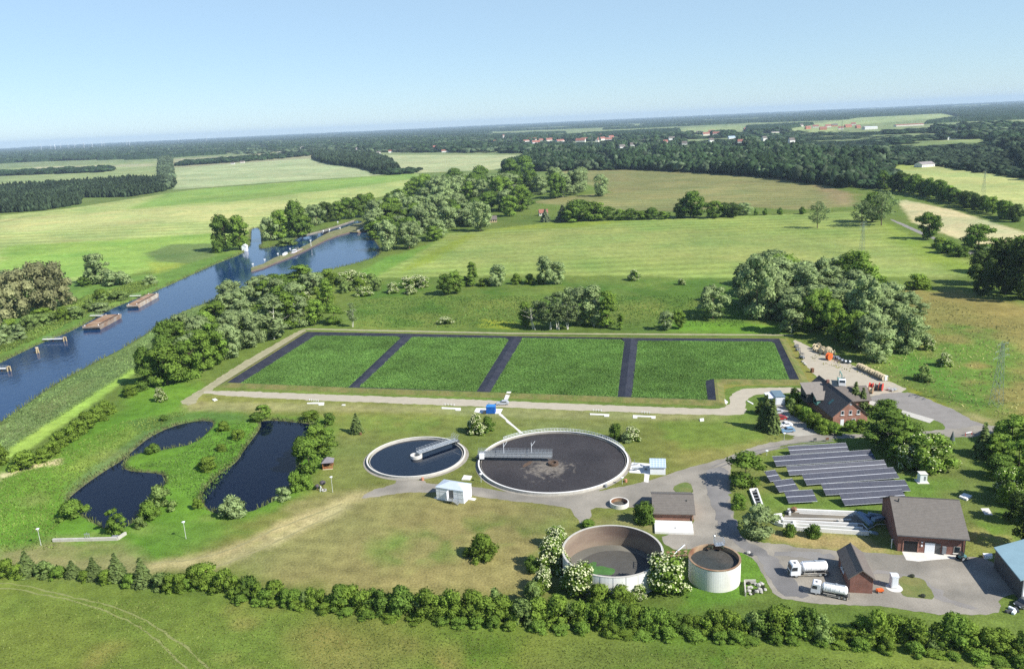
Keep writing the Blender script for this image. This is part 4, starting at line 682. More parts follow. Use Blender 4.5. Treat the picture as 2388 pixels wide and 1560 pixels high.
for i, x in enumerate((1763, 1784, 1819, 1870)): T('darkbush', x, 503-i, 488-i*1.5, 12+i*2, 'tiny tree at the far edge of the light field, '+ordinal(i, 4), 'tiny trees at the field edge')
T('broad', 2163, 560, 498, 60, 'single dark tree at the road beside the beige field'); T('broad', 2281, 590, 526, 78, 'round-headed dark tree at the beige field'); T('darkbush', 2210, 592, 560, 50, 'dark shrub between the two roadside trees'); T('bush', 2190, 580, 555, 36, 'small shrub at the roadside bend'); T('darkbush', 2237, 600, 575, 50, 'low dark shrub by the round-headed tree')
for x, yb, yt, w, k in [(2300,668,590,90,'dark'),(2345,690,565,110,'dark'),(2395,705,560,100,'dark'),(2320,640,575,80,'willow'),(2375,640,553,80,'mid'),(2290,690,640,50,'dark')]: T(k, x, yb, yt, w, {'dark':'very dark large tree','willow':'greyish tree','mid':'green tree'}[k]+' near '+{2300:'the left end of the border stand',2345:'the middle of the right border',2395:'the right border itself',2320:'the beige field',2375:'the top of the right border',2290:'the lower left corner of the border stand'}[x])
cluster([(2055,442),(2110,448),(2180,462),(2250,482),(2330,505),(2376,520)], ['broad','mid','dark','broad'], 26, (30,44), (30,44), {'broad':'dark tree','mid':'green tree','dark':'blackish tree'}, 'in the roadside row between the two pale fields', 'roadside row between the pale fields', line=True, seed=14)
# meadow behind the basins
for x, yb, yt, w, k, l in [(1040,690,640,46,'broad','dark left tree of the pair in the meadow behind the basins'),(1064,686,634,44,'mid','green right tree of the pair in the meadow behind the basins'),(1102,669,612,26,'poplar','dark columnar tree at the field edge'),(1087,668,645,20,'darkbush','dark shrub left of the columnar tree at the field edge'),(1162,669,618,48,'willow','single grey-green willow left of the tall pair at the field edge'),(1130,668,650,36,'bush','low hedge shrub beside the columnar tree'),(1272,666,598,44,'willow','taller tree of the pair at the field edge'),(1300,664,612,44,'willow','shorter tree of the pair at the field edge'),(1662,748,668,74,'willow','round grey willow left of the yard grove'),(1480,655,630,30,'elder','white flowering elder at the field edge'),(1447,770,732,18,'poplar','tiny slim tree right of the birch group'),(1553,772,727,40,'silver','small grey tree behind the basins'),(1583,768,722,36,'mid','small brownish tree right of the grey one behind the basins'),(2140,676,640,60,'bush','wide dark shrub in the brown meadow'),(2058,662,645,30,'bush','shrub right behind the yard grove'),(2052,668,650,18,'darkbush','little dark shrub behind the yard grove'),(2155,890,856,44,'palebush','pale rounded shrub in the right meadow'),(2203,856,824,36,'elder','flowering shrub upper right of the pale rounded one'),(2168,818,788,28,'elder','flowering shrub beside the end of the yard grove'),(1040,757,740,40,'elder','flowering shrub in the meadow right behind the basins'),(1590,665,650,20,'elder','small white elder at the right field edge')]: T(k, x, yb, yt, w, l)
for i, x in enumerate((1205,1235,1262)): T('bush', x, 664, 640, 28, 'field edge shrub left of the tall pair, '+ordinal(i, 3), 'field edge shrubs')
for x, yb, yt, w, k, l in [(1225,764,705,36,'poplar','dark tree at the left end of the birch group'),(1250,768,700,40,'birch','birch at the left of the birch group'),(1280,770,690,44,'birch','pale stemmed birch in the birch group, centre left'),(1305,770,680,44,'birch','tallest pale stemmed birch in the group'),(1330,768,690,40,'birch','birch at the centre right of the group'),(1352,762,672,56,'silver','silvery tree right of the birches'),(1385,764,668,60,'silver','tall silvery tree near the right end of the birch group'),(1415,766,680,44,'poplar','dark slim tree at the right end of the birch group'),(1330,745,672,50,'willow','grey willow behind the birches'),(1375,745,680,50,'willow','second grey willow behind the birch group')]: T(k, x, yb, yt, w, l)
# yard grove
cluster([(1720,700),(1790,665),(1880,672),(1960,668),(2060,700),(2110,760),(2140,820),(2060,838),(1950,780),(1870,760),(1770,750),(1715,735)], ['willow','willow','willow','silver','mid'], 44, (66,96), (66,92), {'willow':'grey-green willow','silver':'silvery poplar','mid':'green tree'}, 'in the large grove behind the cable drum yard', 'trees of the large yard grove', seed=15, gap=.48)
for x, yb, yt, w, k, l in [(1765,748,598,98,'willow','tallest grey-green willow at the left end of the yard grove'),(1845,780,690,66,'silver','silvery tree at the basin side of the yard grove'),(1995,812,725,70,'mid','green tree facing the yard at the grove front'),(2050,848,770,80,'willow','low willow at the yard end of the grove'),(2110,828,730,70,'willow','drooping willow at the right end of the yard grove'),(1890,778,690,60,'broad','dark tree at the grove front by the first drums'),(1945,796,705,60,'mid','green tree at the grove front above the orange drum'),(2010,790,650,90,'willow','large willow in the middle of the yard grove front')]: T(k, x, yb, yt, w, l)
# ------------------------------------------------------------------ far woods: uncountable, one mesh each
def lod(seed, kind):
    rng = np.random.default_rng(seed); V, F, TT = [], [], []; iv, if_ = ico(1); off = 0
    n = 6 if kind == 'round' else 5
    for i in range(n):
        if kind == 'round': c = np.array([rng.uniform(-.36, .36), rng.uniform(-.36, .36), rng.uniform(.35, .8)]); r = rng.uniform(.2, .34)
        else: c = np.array([rng.uniform(-.12, .12), rng.uniform(-.12, .12), .2+.15*i]); r = .3-.045*i
        v = iv*r*(1+rng.uniform(-.3, .3, (len(iv), 1)))*np.array([1, 1, 1.0 if kind == 'round' else 1.1])+c; V.append(v); F.append(if_+off); off += len(iv); TT.append(rng.uniform(.65, 1.35)*rng.uniform(.75, 1.25, len(if_)))
    return np.concatenate(V), np.concatenate(F), np.concatenate(TT)
LODS = {k: [lod(s, k) for s in range(6)] for k in ('round', 'pine')}
CLEAR = []
for x_c, y_c, r_c, f_c in [(1150,336,20,60),(1186,335,20,60),(1206,332,20,60),(1236,331,30,110),(1262,329,35,110),(1295,330,35,110),(1325,330,35,130),(1352,331,35,130),(1380,331,35,130),(1405,328,30,110),(1428,322,35,110),(1173,328,10,50),(1630,316,40,150),(1655,316,40,150),(1735,305,35,150),(1870,300,40,200),(1895,302,40,200),(1925,302,50,220),(1955,303,50,220),(1985,300,50,220),(2015,303,60,200),(2090,298,90,220),(1700,326,22,120),(1800,312,40,150),(2210,330,75,140),(605,345,45,110),(646,357,25,80),(1398,362,16,60),(1418,367,12,60),(1515,353,14,70),(1030,356,26,50),(2017,303,50,220)]:
    p_c = G(x_c, y_c); CLEAR.append((p_c.x, p_c.y, r_c*1.15, f_c*1.5))
def wood(name, px, spacing, h, m, label, kind='round', clear=None, seed=1, keep=1.0, world=None, noisegap=0.0):
    rng = np.random.default_rng(seed); W = world or [G(*p) for p in px]; pa = np.array([(p.x, p.y) for p in W]); x0, y0 = pa.min(0); x1, y1 = pa.max(0)
    nx, ny = int((x1-x0)/spacing)+1, int((y1-y0)/spacing)+1; g = np.stack(np.meshgrid(np.arange(nx), np.arange(ny)), -1).reshape(-1, 2)*spacing+np.array([x0, y0])+rng.uniform(-.48, .48, (nx*ny, 2))*spacing
    g = g[sdist(g, pa)+rng.normal(0, spacing*.4, len(g)) > 0]
    if noisegap: g = g[fbm(g, noisegap[0], 5)+rng.normal(0, .03, len(g)) > noisegap[1]]
    for (cx_, cy_, cr_, cf_) in CLEAR:
        u_ = np.array([cx_, cy_]); dl = np.linalg.norm(u_); u_ = u_/dl; al = (g-np.array([cx_, cy_])) @ u_; la = (g-np.array([cx_, cy_])) @ np.array([-u_[1], u_[0]]); g = g[~((np.abs(la) < cr_) & (al > -cf_) & (al < cr_))]
    if keep < 1: g = g[rng.uniform(0, 1, len(g)) < keep]
    V, F, TT = [], [], []; off = 0
    for j, (v, f, t) in enumerate(LODS[kind]):
        q = g[j::6]; n = len(q)
        if not n: continue
        a = rng.uniform(0, 6.28, n); hh = rng.uniform(h[0], h[1], n)*(.8+.5*fbm(q, .012, 17)); big_ = rng.uniform(0, 1, n) > .86; hh = np.where(big_, hh*1.3, hh); ww = spacing*rng.uniform(1.2, 2.3, n)*np.where(big_, 1.35, 1)
        for (cx_, cy_, cr_, cf_) in CLEAR:
            u_ = np.array([cx_, cy_]); dl = np.linalg.norm(u_); u_ = u_/dl; al = (q-np.array([cx_, cy_])) @ u_; la = (q-np.array([cx_, cy_])) @ np.array([-u_[1], u_[0]]); fr = (np.abs(la) < cr_*1.1) & (al > -cf_*6) & (al < 0); hh = np.where(fr, hh*.42, hh)
        X = (v[None, :, 0]*np.cos(a)[:, None]-v[None, :, 1]*np.sin(a)[:, None])*ww[:, None]+q[:, :1]; Y = (v[None, :, 0]*np.sin(a)[:, None]+v[None, :, 1]*np.cos(a)[:, None])*ww[:, None]+q[:, 1:]; Z = v[None, :, 2]*hh[:, None]
        V.append(np.stack([X, Y, Z], -1).reshape(-1, 3)); F.append((f[None]+(np.arange(n)*len(v))[:, None, None]+off).reshape(-1, 3)); TT.append((t[None]*(rng.uniform(.55, 1.45, n)*(.35+1.3*fbm(q, .013, 19)))[:, None]).ravel()); off += n*len(v)
    o = put(name, np_mesh(name, np.concatenate(V), np.concatenate(F), attr=np.concatenate(TT)), m); tag(o, label, 'woodland', kind='stuff'); return len(g)
leafmat('leaf_far', (.024, .044, .017), 0, 0, .2); leafmat('leaf_pine', (.026, .041, .02), 0, 0, .2); leafmat('leaf_far_grey', (.058, .082, .042), 0, 0, .15)
for x_c, y_c in [(1470,345),(1548,338),(1590,342),(1655,334),(1720,338),(1780,330),(1842,335),(1560,329),(1500,336),(1446,350),(960,352),(1010,349),(830,352),(300,362),(150,368),(700,349)]: p_c = G(x_c, y_c); CLEAR.append((p_c.x, p_c.y, 20, 90))
NT = 0
NT += wood('pine_wood', [(-30,500),(100,492),(180,478),(192,462),(300,460),(388,446),(386,424),(300,424),(150,436),(-30,446)], 5.2, (11,15), 'leaf_pine', 'dark pine wood at the left border', 'pine', seed=2)
NT += wood('shelter_belt', [(378,446),(402,440),(398,372),(374,372)], 6, (10,14), 'leaf_far_grey', 'grey-green shelter belt running away beside the pale field', seed=3)
NT += wood('dark_wood', [(735,374),(770,384),(840,392),(882,406),(930,404),(900,376),(820,362),(735,360)], 6.5, (12,16), 'leaf_pine', 'dark wood between the two pale fields', seed=4)
NT += wood('forest', [(1180,396),(1270,400),(1480,396),(1640,404),(1800,416),(1960,438),(2070,440),(2090,412),(2062,390),(2110,384),(2140,370),(2180,350),(1900,330),(1600,338),(1400,340),(1260,352),(1230,372)], 8.0, (12,19), 'leaf_far', 'broad dark green forest across the middle right', seed=5)
NT += wood('forest', [(2090,384),(2200,388),(2240,396),(2388,415),(2500,430),(2500,350),(2200,344),(2100,352)], 8.5, (12,19), 'leaf_pine', 'dark forest behind the pale roofed barn at right', seed=6)
NT += wood('village_wood', [(420,388),(620,374),(720,364),(718,360),(560,370),(420,382)], 15, (8,12), 'leaf_far', 'row of dark trees around far farm buildings', seed=7, keep=.6)
NT += wood('field_trees', [(880,404),(960,400),(960,406),(900,410)], 16, (7,11), 'leaf_far', 'few dark trees at the corner of the pale field', seed=8, keep=.7)
NT += wood('far_wood', [(-100,384),(200,374),(400,364),(700,352),(960,356),(1240,358),(1260,352),(1400,340),(1400,322),(900,322),(400,340),(-100,362)], 17, (11,17), 'leaf_far', 'far dark woods left of the red roofed village', seed=9, noisegap=(.0032, .46))
NT += wood('far_wood', [(1400,340),(1600,338),(1900,330),(2180,350),(2500,350),(2500,290),(2000,305),(1700,312),(1400,322)], 17, (11,17), 'leaf_far', 'scattered far woods around the villages at right', seed=10, noisegap=(.0036, .51))
NT += wood('hedge_strip', [(0,411),(240,402),(260,399),(258,394),(0,404)], 14, (8,11), 'leaf_far', 'thin far hedge between the left fields', seed=11)
print('far trees', NT)
wood('forest', [(1180,396),(1270,400),(1480,396),(1640,404),(1800,416),(1960,438),(2070,440),(2090,412),(2062,390),(2110,384),(2140,370),(2180,350),(1900,330),(1600,338),(1400,340),(1260,352),(1230,372)], 10, (12,19), 'leaf_far_grey', 'paler grey-green trees scattered through the broad forest', seed=15, keep=.22)
wood('far_wood', [(1400,340),(1600,338),(1900,330),(2180,350),(2500,350),(2500,290),(2000,305),(1700,312),(1400,322),(900,322),(400,340),(-100,362),(-100,384),(400,364),(960,356),(1240,358)], 22, (10,16), 'leaf_far_grey', 'paler trees scattered through the far woods', seed=16, keep=.25, noisegap=(.0034, .42))
# canopy to the skyline
rr = [2600.0]
while rr[-1] < 29500: rr.append(rr[-1]*(1.006 if rr[-1] < 9000 else 1.014))
aa = np.radians(np.arange(-44, 44, .11)); RR, AA = np.meshgrid(np.array(rr), aa, indexing='ij'); CP = np.stack([(RR*np.sin(AA)).ravel(), (RR*np.cos(AA)).ravel()], 1)
rowy = np.array([PX((p[0], p[1], 0))[1]-(287-(PX((p[0], p[1], 0))[0]-1194)*.0463) for p in CP[::7]]) if False else None
msk = fbm(CP, .00045, 8)*.6+fbm(CP, .0016, 12)*.4-np.clip((5200-RR.ravel())/9000, 0, .3)
ztop = 11+7*RNG.uniform(0, 1, len(CP))+3*(fbm(CP, .004, 3)-.5); ztop = np.where(msk > .47, ztop, -1.5)
ci = np.arange(len(CP)).reshape(RR.shape); cf = np.stack([ci[:-1, :-1].ravel(), ci[:-1, 1:].ravel(), ci[1:, 1:].ravel(), ci[1:, :-1].ravel()], 1)[:, ::-1]
cf = cf[(ztop[cf] > 0).any(1)]
for gp in ([(1700,330),(1740,316),(2000,275),(2200,265),(2240,274),(2100,300),(1990,308),(1800,330)],[(1580,318),(1590,300),(1740,293),(1740,312),(1620,322)],[(1840,300),(1980,298),(1960,330),(1840,326)],[(2200,322),(2450,314),(2450,340),(2200,338)],[(60,396),(80,388),(370,376),(370,394)],[(0,420),(240,402),(370,396),(370,425),(0,440)]):
    ztop = np.where(sdist(CP, [G(*p) for p in gp]) > 0, -1.5, ztop)
cf = np.stack([ci[:-1, :-1].ravel(), ci[:-1, 1:].ravel(), ci[1:, 1:].ravel(), ci[1:, :-1].ravel()], 1)[:, ::-1]; cf = cf[(ztop[cf] > 0).any(1)]
used, inv = np.unique(cf, return_inverse=True)
cme = np_mesh('far_forest', np.concatenate([CP[used], ztop[used, None]], 1), inv.reshape(-1, 4), attr=RNG.uniform(.6, 1.35, len(cf)))
tag(put('far_forest', cme, 'leaf_far'), 'continuous dark forest reaching to the skyline', 'forest', kind='stuff')
# ------------------------------------------------------------------ planted basins behind the gravel track
OUT = [(716,774),(944,778),(1200,784),(1471,788),(1817,790),(1864,885),(1665,884),(1670,933),(1456,926),(1126,914),(820,904),(529,892)]
ZC = .9
outer = [G(x, y, ZC) for x, y in OUT]; z0b = .1
BEDS = [[(736,783),(926,785),(934,788),(812,903),(800,904),(556,897)],[(962,786),(1178,789),(1186,793),(1111,913),(838,903)],[(1219,789),(1446,792),(1456,798),(1440,925),(1143,915)],[(1488,795),(1795,797),(1806,801),(1841,885),(1656,885),(1645,888),(1650,932),(1473,926)]]
beds = [[G(x, y, z0b) for x, y in b] for b in BEDS]
RIDGE = [((945,779),(822,904)),((1201,785),(1127,914)),((1472,789),(1457,926))]
mat('liner', (.019, .021, .034), .7, .15, .6, .03, fine=2.2, fvar=.14, spec=.3, two=(.032, .034, .045)); mat('bank_grass', (.165, .155, .05), .95, .2, .6, .12, fine=2.5, two=(.11, .14, .03)); mat('yellow_verge', (.17, .185, .03), .95, .2, .5, .1, fine=2.5, two=(.2, .175, .04))
mat('bed_floor', (.115, .205, .05), .95, .16, .12, .08, fine=2.2, two=(.115, .18, .05)); leafmat('reed_leaf', (.175, .315, .075), .45, 0, .14)
basin = thing('planted_basin', 'wide black lined basin of four planted beds inside a low grass bank', 'basin', tuple(outer[9]))
org = Vector(basin.location)
def cdt(loops, zs, lines=(), lz=(), keep=None):
    V, E, Z = [], [], []
    for L, z in zip(loops, zs):
        b = len(V); V += [Vector((p.x, p.y)) for p in L]; Z += [z]*len(L); E += [(b+i, b+(i+1) % len(L)) for i in range(len(L))]
    for (a, c), z in zip(lines, lz):
        k = 14; b = len(V)
        for i in range(k): V.append(a.lerp(c, i/(k-1)).to_2d()); Z.append(z)
        E += [(b+i, b+i+1) for i in range(k-1)]
    r = geometry.delaunay_2d_cdt(V, E, [], 0, 1e-4); ov, of, orig = r[0], r[2], r[3]
    z = []
    for i, o in enumerate(orig): z.append(Z[o[0]] if o else ZC)
    C = np.array([[sum(ov[i].x for i in f)/len(f), sum(ov[i].y for i in f)/len(f)] for f in of]); ok = keep(C); return [(v.x, v.y, zz_) for v, zz_ in zip(ov, z)], [f for f, g in zip(of, ok) if g]
od = densify(outer, 4); bd = [densify([Vector((p.x, p.y, 0)) for p in b], 3) for b in beds]
def keepliner(C):
    k = sdist(C, outer) > 0
    for b in beds: k &= sdist(C, b) < 0
    return k
lines = []
for a, b in RIDGE:
    A, B = G(*a, ZC), G(*b, ZC); lines.append((A.lerp(B, .03), A.lerp(B, .97)))
lv, lf = cdt([od]+bd, [ZC]+[z0b]*4, lines, [ZC-.1]*3, keepliner)
lo = MB().add([(x-org.x, y-org.y, z-org.z+mnoise.noise(Vector((x*.4, y*.4, 0)))*.05) for x, y, z in lv], lf).build('liner', 'liner', basin)
# bank: flat crest, then slope to the ground
b1 = offset_poly(od, .9); b2 = offset_poly(od, 3.4); bank = MB(); n = len(od)
for i, p in enumerate(od): pass
P0 = [(p.x-org.x, p.y-org.y, ZC+.03-org.z) for p in od]; P1 = [(p.x-org.x, p.y-org.y, ZC+.05-org.z+mnoise.noise(Vector((p.x*.5, p.y*.5, 1)))*.12) for p in b1]; P2 = [(p.x-org.x, p.y-org.y, -.05-org.z) for p in b2]
bank.add(P0+P1+P2, [(i, (i+1) % n, n+(i+1) % n, n+i) for i in range(n)]+[(n+i, n+(i+1) % n, 2*n+(i+1) % n, 2*n+i) for i in range(n)])
bank.build('bank', 'bank_grass', basin, smooth=False)
sheet('grass_verge', [(1826,786),(1842,790),(1875,845),(1900,878),(1905,893),(1870,900),(1700,898),(1685,925),(1690,948),(1678,940),(1674,890),(1866,888)], 'yellow_verge', .006, .6, 1.2, 1)
sheet('thin_gravel', [(700,768),(720,766),(1200,776),(1850,780),(1850,783),(1200,779),(720,769)], 'thin_gravel', .008, .3, 2, 0)
def tufts(polys, dens, h, wd, rng, z=0.0, lean=.35, var=.35, patch=.12):
    V, T = [], []
    for poly in polys:
        pa = np.array([(p.x, p.y) for p in poly]); x0, y0 = pa.min(0); x1, y1 = pa.max(0); n = int((x1-x0)*(y1-y0)*dens); g = rng.uniform(0, 1, (n, 2))*(pa.max(0)-pa.min(0))+pa.min(0); g = g[sdist(g, pa) > .1]; n = len(g)
        a = rng.uniform(0, 6.28, n); hh = h*rng.uniform(.5, 1.3, n)*(.6+.8*fbm(g, patch, 3)); c = np.stack([np.cos(a), np.sin(a), 0*a], 1)*(wd*rng.uniform(.6, 1.3, n))[:, None]; b = np.concatenate([g, np.full((n, 1), z)], 1)
        l = rng.normal(0, lean, (n, 3)); l[:, 2] = 1; tip = b+l*hh[:, None]; V.append(np.stack([b-c*.5, b+c*.5, tip+c*.35, tip-c*.15], 1).reshape(-1, 3)); T.append(rng.uniform(1-var, 1+var, n)*(.6+.8*fbm(g, patch*.6, 7)))
    V = np.concatenate(V); T = np.concatenate(T); return V, np.arange(len(V)).reshape(-1, 4), T
rg = np.random.default_rng(3)
for i, b in enumerate(beds):
    nm = ['leftmost', 'second', 'third', 'rightmost'][i]
    f = MB(); pb = [(p.x, p.y, z0b) for p in densify(b, 5)]; f.add(pb, tess(pb)); fl = f.build('bed_soil', 'bed_floor', None); tag(fl, 'green ground of the '+nm+' basin bed', kind='structure')
    v, q, t = tufts([b], 20, .28, .32, rg, z0b, .9, .2)
    o = put('reeds', np_mesh('reeds', v, q, attr=t), 'reed_leaf'); tag(o, 'dense low green reeds filling the '+nm+' bed of the black lined basin', 'reeds', kind='stuff')
# rough grass of the bottom meadow and of the meadow behind the basins
leafmat('grass_meadow', (.215, .255, .07), .45, 0, .2); leafmat('grass_blade', (.225, .30, .07), .45, 0, .22); leafmat('grass_dark', (.16, .26, .06), .45, 0, .2); leafmat('grass_reed', (.25, .36, .12), .45, 0, .2); leafmat('grass_dry', (.34, .33, .13), .45, 0, .2)
def grass(px, dens, h, wd, m, label, world=False):
    v, q, t = tufts([[G(*p) for p in px]], dens, h, wd, rg, 0, .5, .35, .07); tag(put('grass', np_mesh('grass', v, q, attr=t), m), label, 'grass', kind='stuff')
grass([(-60,1395),(480,1402),(900,1450),(1300,1490),(1700,1515),(2440,1575),(2440,1600),(-60,1600)], 3.5, .2, .24, 'grass_meadow', 'rough meadow grass along the bottom of the view')
grass([(825,700),(1000,690),(1700,690),(1740,762),(830,764)], .7, .45, .6, 'grass_dark', 'tall dark grass of the meadow behind the basins')
grass([(0,985),(120,905),(300,812),(400,742),(470,716),(478,760),(330,850),(160,960),(20,1050),(-30,1060)], 2.2, .35, .5, 'grass_reed', 'tall reeds between the river and the bright grass strip')
grass([(-20,835),(100,785),(200,735),(300,690),(370,665),(330,655),(200,690),(-20,790)], 2.2, .8, .5, 'grass_blade', 'rough bank vegetation on the left river bank')
grass([(1880,840),(2100,900),(2300,970),(2388,990),(2388,760),(2200,700),(2120,700)], .35, .5, .5, 'grass_dry', 'rough grass of the brown meadow at right')
grass([(0,1290),(0,1120),(280,985),(440,955),(440,965),(310,1020),(150,1160),(130,1280)], 3.0, .35, .3, 'grass_blade', 'lush grass left of the two-lobed pond')
grass([(295,1090),(380,1090),(390,1130),(470,1180),(565,1060),(605,1000),(590,980),(520,990),(420,1060)], 3.0, .4, .3, 'grass_dark', 'grass of the island between the pond arms')
leafmat('bank_reed', (.20, .235, .085), .45, 0, .2)
def bankreeds(poly, dens, h, label, lo=-.2, hi=1.3):
    L = densify([Vector((p.x, p.y, 0)) for p in poly], .6); cen = offset_poly([(p.x, p.y) for p in L], 1.0); base = []
    for p, q in zip(L, cen):
        if not (20 < (p-Vector((0, 0, 0))).length < 900): continue
        for _ in range(dens): t = rg.uniform(lo, hi); base.append((p.x+(q.x-p.x)*t+rg.normal(0, .15), p.y+(q.y-p.y)*t+rg.normal(0, .15)))
    g = np.array(base); n = len(g); g = g[fbm(g, .12, 5)+rg.normal(0, .1, n) > .4]; n = len(g); a = rg.uniform(0, 6.28, n); c = np.stack([np.cos(a), np.sin(a), 0*a], 1)*rg.uniform(.15, .4, n)[:, None]; b = np.concatenate([g, np.full((n, 1), -.5)], 1); l = rg.normal(0, .3, (n, 3)); l[:, 2] = 1; tip = b+l*(h*rg.uniform(.6, 1.4, n))[:, None]
    v = np.stack([b-c*.5, b+c*.5, tip+c*.3, tip-c*.2], 1).reshape(-1, 3); tag(put('reeds', np_mesh('reeds', v, np.arange(4*n).reshape(-1, 4), attr=rg.uniform(.7, 1.3, n)), 'bank_reed'), label, 'reeds', kind='stuff')
bankreeds(WA, 3, 1.0, 'reed fringe round the two-lobed pond'); bankreeds(WB_, 3, 1.0, 'reed fringe round the hut pond'); bankreeds(WR, 2, 1.3, 'reed fringe along the river banks', -.4, 2.2)
# ------------------------------------------------------------------ round tanks
def tankgeom(L, Rr, Tt, Bt, z):
    a, b = G(*Tt, z), G(*Bt, z); c = (a+b)/2; l, r = G(L[0], (L[1]+Rr[1])/2, z), G(Rr[0], (L[1]+Rr[1])/2, z)
    rad_ = ((a-b).length+(l-r).length)/4; c.x = (l.x+r.x)/2; return Vector((c.x, c.y, 0)), rad_
def rail(b, pts, h=1.05, r=.035, posts=True):
    for i in range(len(pts)-1):
        for k in (.55, 1): b.bar(Vector(pts[i])+Vector((0, 0, h*k)), Vector(pts[i+1])+Vector((0, 0, h*k)), r*1.6)
    if posts:
        for p in pts: b.bar(p, Vector(p)+Vector((0, 0, h)), r*1.8)
mat('apron_stone', (.27, .25, .21), .9, .15, .5, 0, fine=3); mat('clear_tank_water', (.003, .007, .018), .06, .05, .3, spec=.36); mat('foam', (.30, .27, .215), .9, .16, .8, 0, fine=3, fvar=.2, two=(.19, .165, .14)); mat('foam_thin', (.13, .115, .10), .7, .2, .5, 0, fine=3, fvar=.25, two=(.075, .063, .06)); mat('brown_scum', (.105, .07, .048), .8, .2, 1)
cS, rS = tankgeom(z1('P',222,470), z1('P',1576,400), z1('P',1000,166), z1('P',850,716), .72)
tk = thing('clarifier_tank', 'smaller flush round tank with dark blue water and a silver bridge', 'settling tank', cS)
MB().ring(rS-.28, rS-.02, -.4, .6, 96).build('wall', 'concrete', tk); MB().ring(rS-.36, rS+.04, .603, .72, 96).build('rim', 'pale_concrete', tk); MB().ring(rS-.95, rS-.8, -.2, .35, 96).build('overflow_weir', 'concrete', tk)
MB().ring(rS+.01, rS+1.0, -.1, .03, 96).build('apron', 'apron_stone', tk); MB().disc(rS-.5, .06, 96).build('water', 'clear_tank_water', tk)
MB().ring(1.2, 1.75, -.2, .95, 32).build('center_column', 'pale_concrete', tk)
def bridge(tk, ang_, r0, r1, z, wd, gh, solid, nrail):
    ca, sa = math.cos(ang_), math.sin(ang_); P = lambda s, t, h: (ca*s-sa*t, sa*s+ca*t, h)
    root = MB()
    for t in (-wd/2, wd/2):
        root.bar(P(r0, t, z+gh), P(r1, t, z+gh), .12, .14); root.bar(P(r0, t, z), P(r1, t, z), .12, .14); k = int((r1-r0)/1.25)
        for i in range(k+1): s = r0+(r1-r0)*i/k; root.bar(P(s, t, z), P(s, t, z+gh), .10)
        if solid:
            for i in range(k):
                s = r0+(r1-r0)*(i+.18)/k; e = r0+(r1-r0)*(i+.82)/k; m_ = .06; root.add([P(r0+(r1-r0)*i/k, t, z+gh*.62), P(r0+(r1-r0)*(i+1)/k, t, z+gh*.62), P(r0+(r1-r0)*(i+1)/k, t, z+gh), P(r0+(r1-r0)*i/k, t, z+gh)], [(0, 1, 2, 3)]); root.add([P(r0+(r1-r0)*i/k, t, z), P(r0+(r1-r0)*(i+1)/k, t, z), P(r0+(r1-r0)*(i+1)/k, t, z+gh*.38), P(r0+(r1-r0)*i/k, t, z+gh*.38)], [(0, 1, 2, 3)])
    br = root.build('bridge', 'steel', tk)
    d = MB(); zt = z+(.06 if not solid else .02); d.add([P(r0, -wd/2, zt), P(r1, -wd/2, zt), P(r1, wd/2, zt), P(r0, wd/2, zt), P(r0, -wd/2, zt+.08), P(r1, -wd/2, zt+.08), P(r1, wd/2, zt+.08), P(r0, wd/2, zt+.08)], [(0,3,2,1),(4,5,6,7),(0,1,5,4),(1,2,6,5),(2,3,7,6),(3,0,4,7)]); d.build('walkway', 'steel', br)
    rl = MB()
    for t in (-wd/2, wd/2): rail(rl, [P(r0+(r1-r0)*i/nrail, t, z+gh) for i in range(nrail+1)], .95)
    rl.build('railing', 'steel', br)
    dr = MB(); dr.bar(P(r1-1.2, 0, z-.3), P(r1+.6, 0, z-.3), wd*1.2, .5); dr.cyl(P(r1-.2, -wd*.7, z-.25), P(r1-.2, wd*.7, z-.25), .32, n=10); dr.build('drive_unit', 'dark_steel', br); return br
pB = G(*z1('P',1430,215), 1.4)-cS; bridge(tk, math.atan2(pB.y, pB.x), .6, rS+.1, 1.25, 1.5, .35, False, 12)
g_ = MB(); a_ = math.atan2(pB.y, pB.x)
for k in (-1.4, -.5, .5, 1.4):
    q = Vector((math.cos(a_)*(rS-.6)-math.sin(a_)*k, math.sin(a_)*(rS-.6)+math.cos(a_)*k, .5)); g_.bar(q, q+Vector((0, 0, 2.6)), .09); g_.bar(q+Vector((0, 0, 2.4)), q+Vector((.7, .4, 2.9)), .08)
g_.build('scraper_frame', 'steel', tk)
cB, rB = tankgeom((1118.5,1080), z1('O',1796,480), z1('O',950,66), z1('O',900,828), .86)
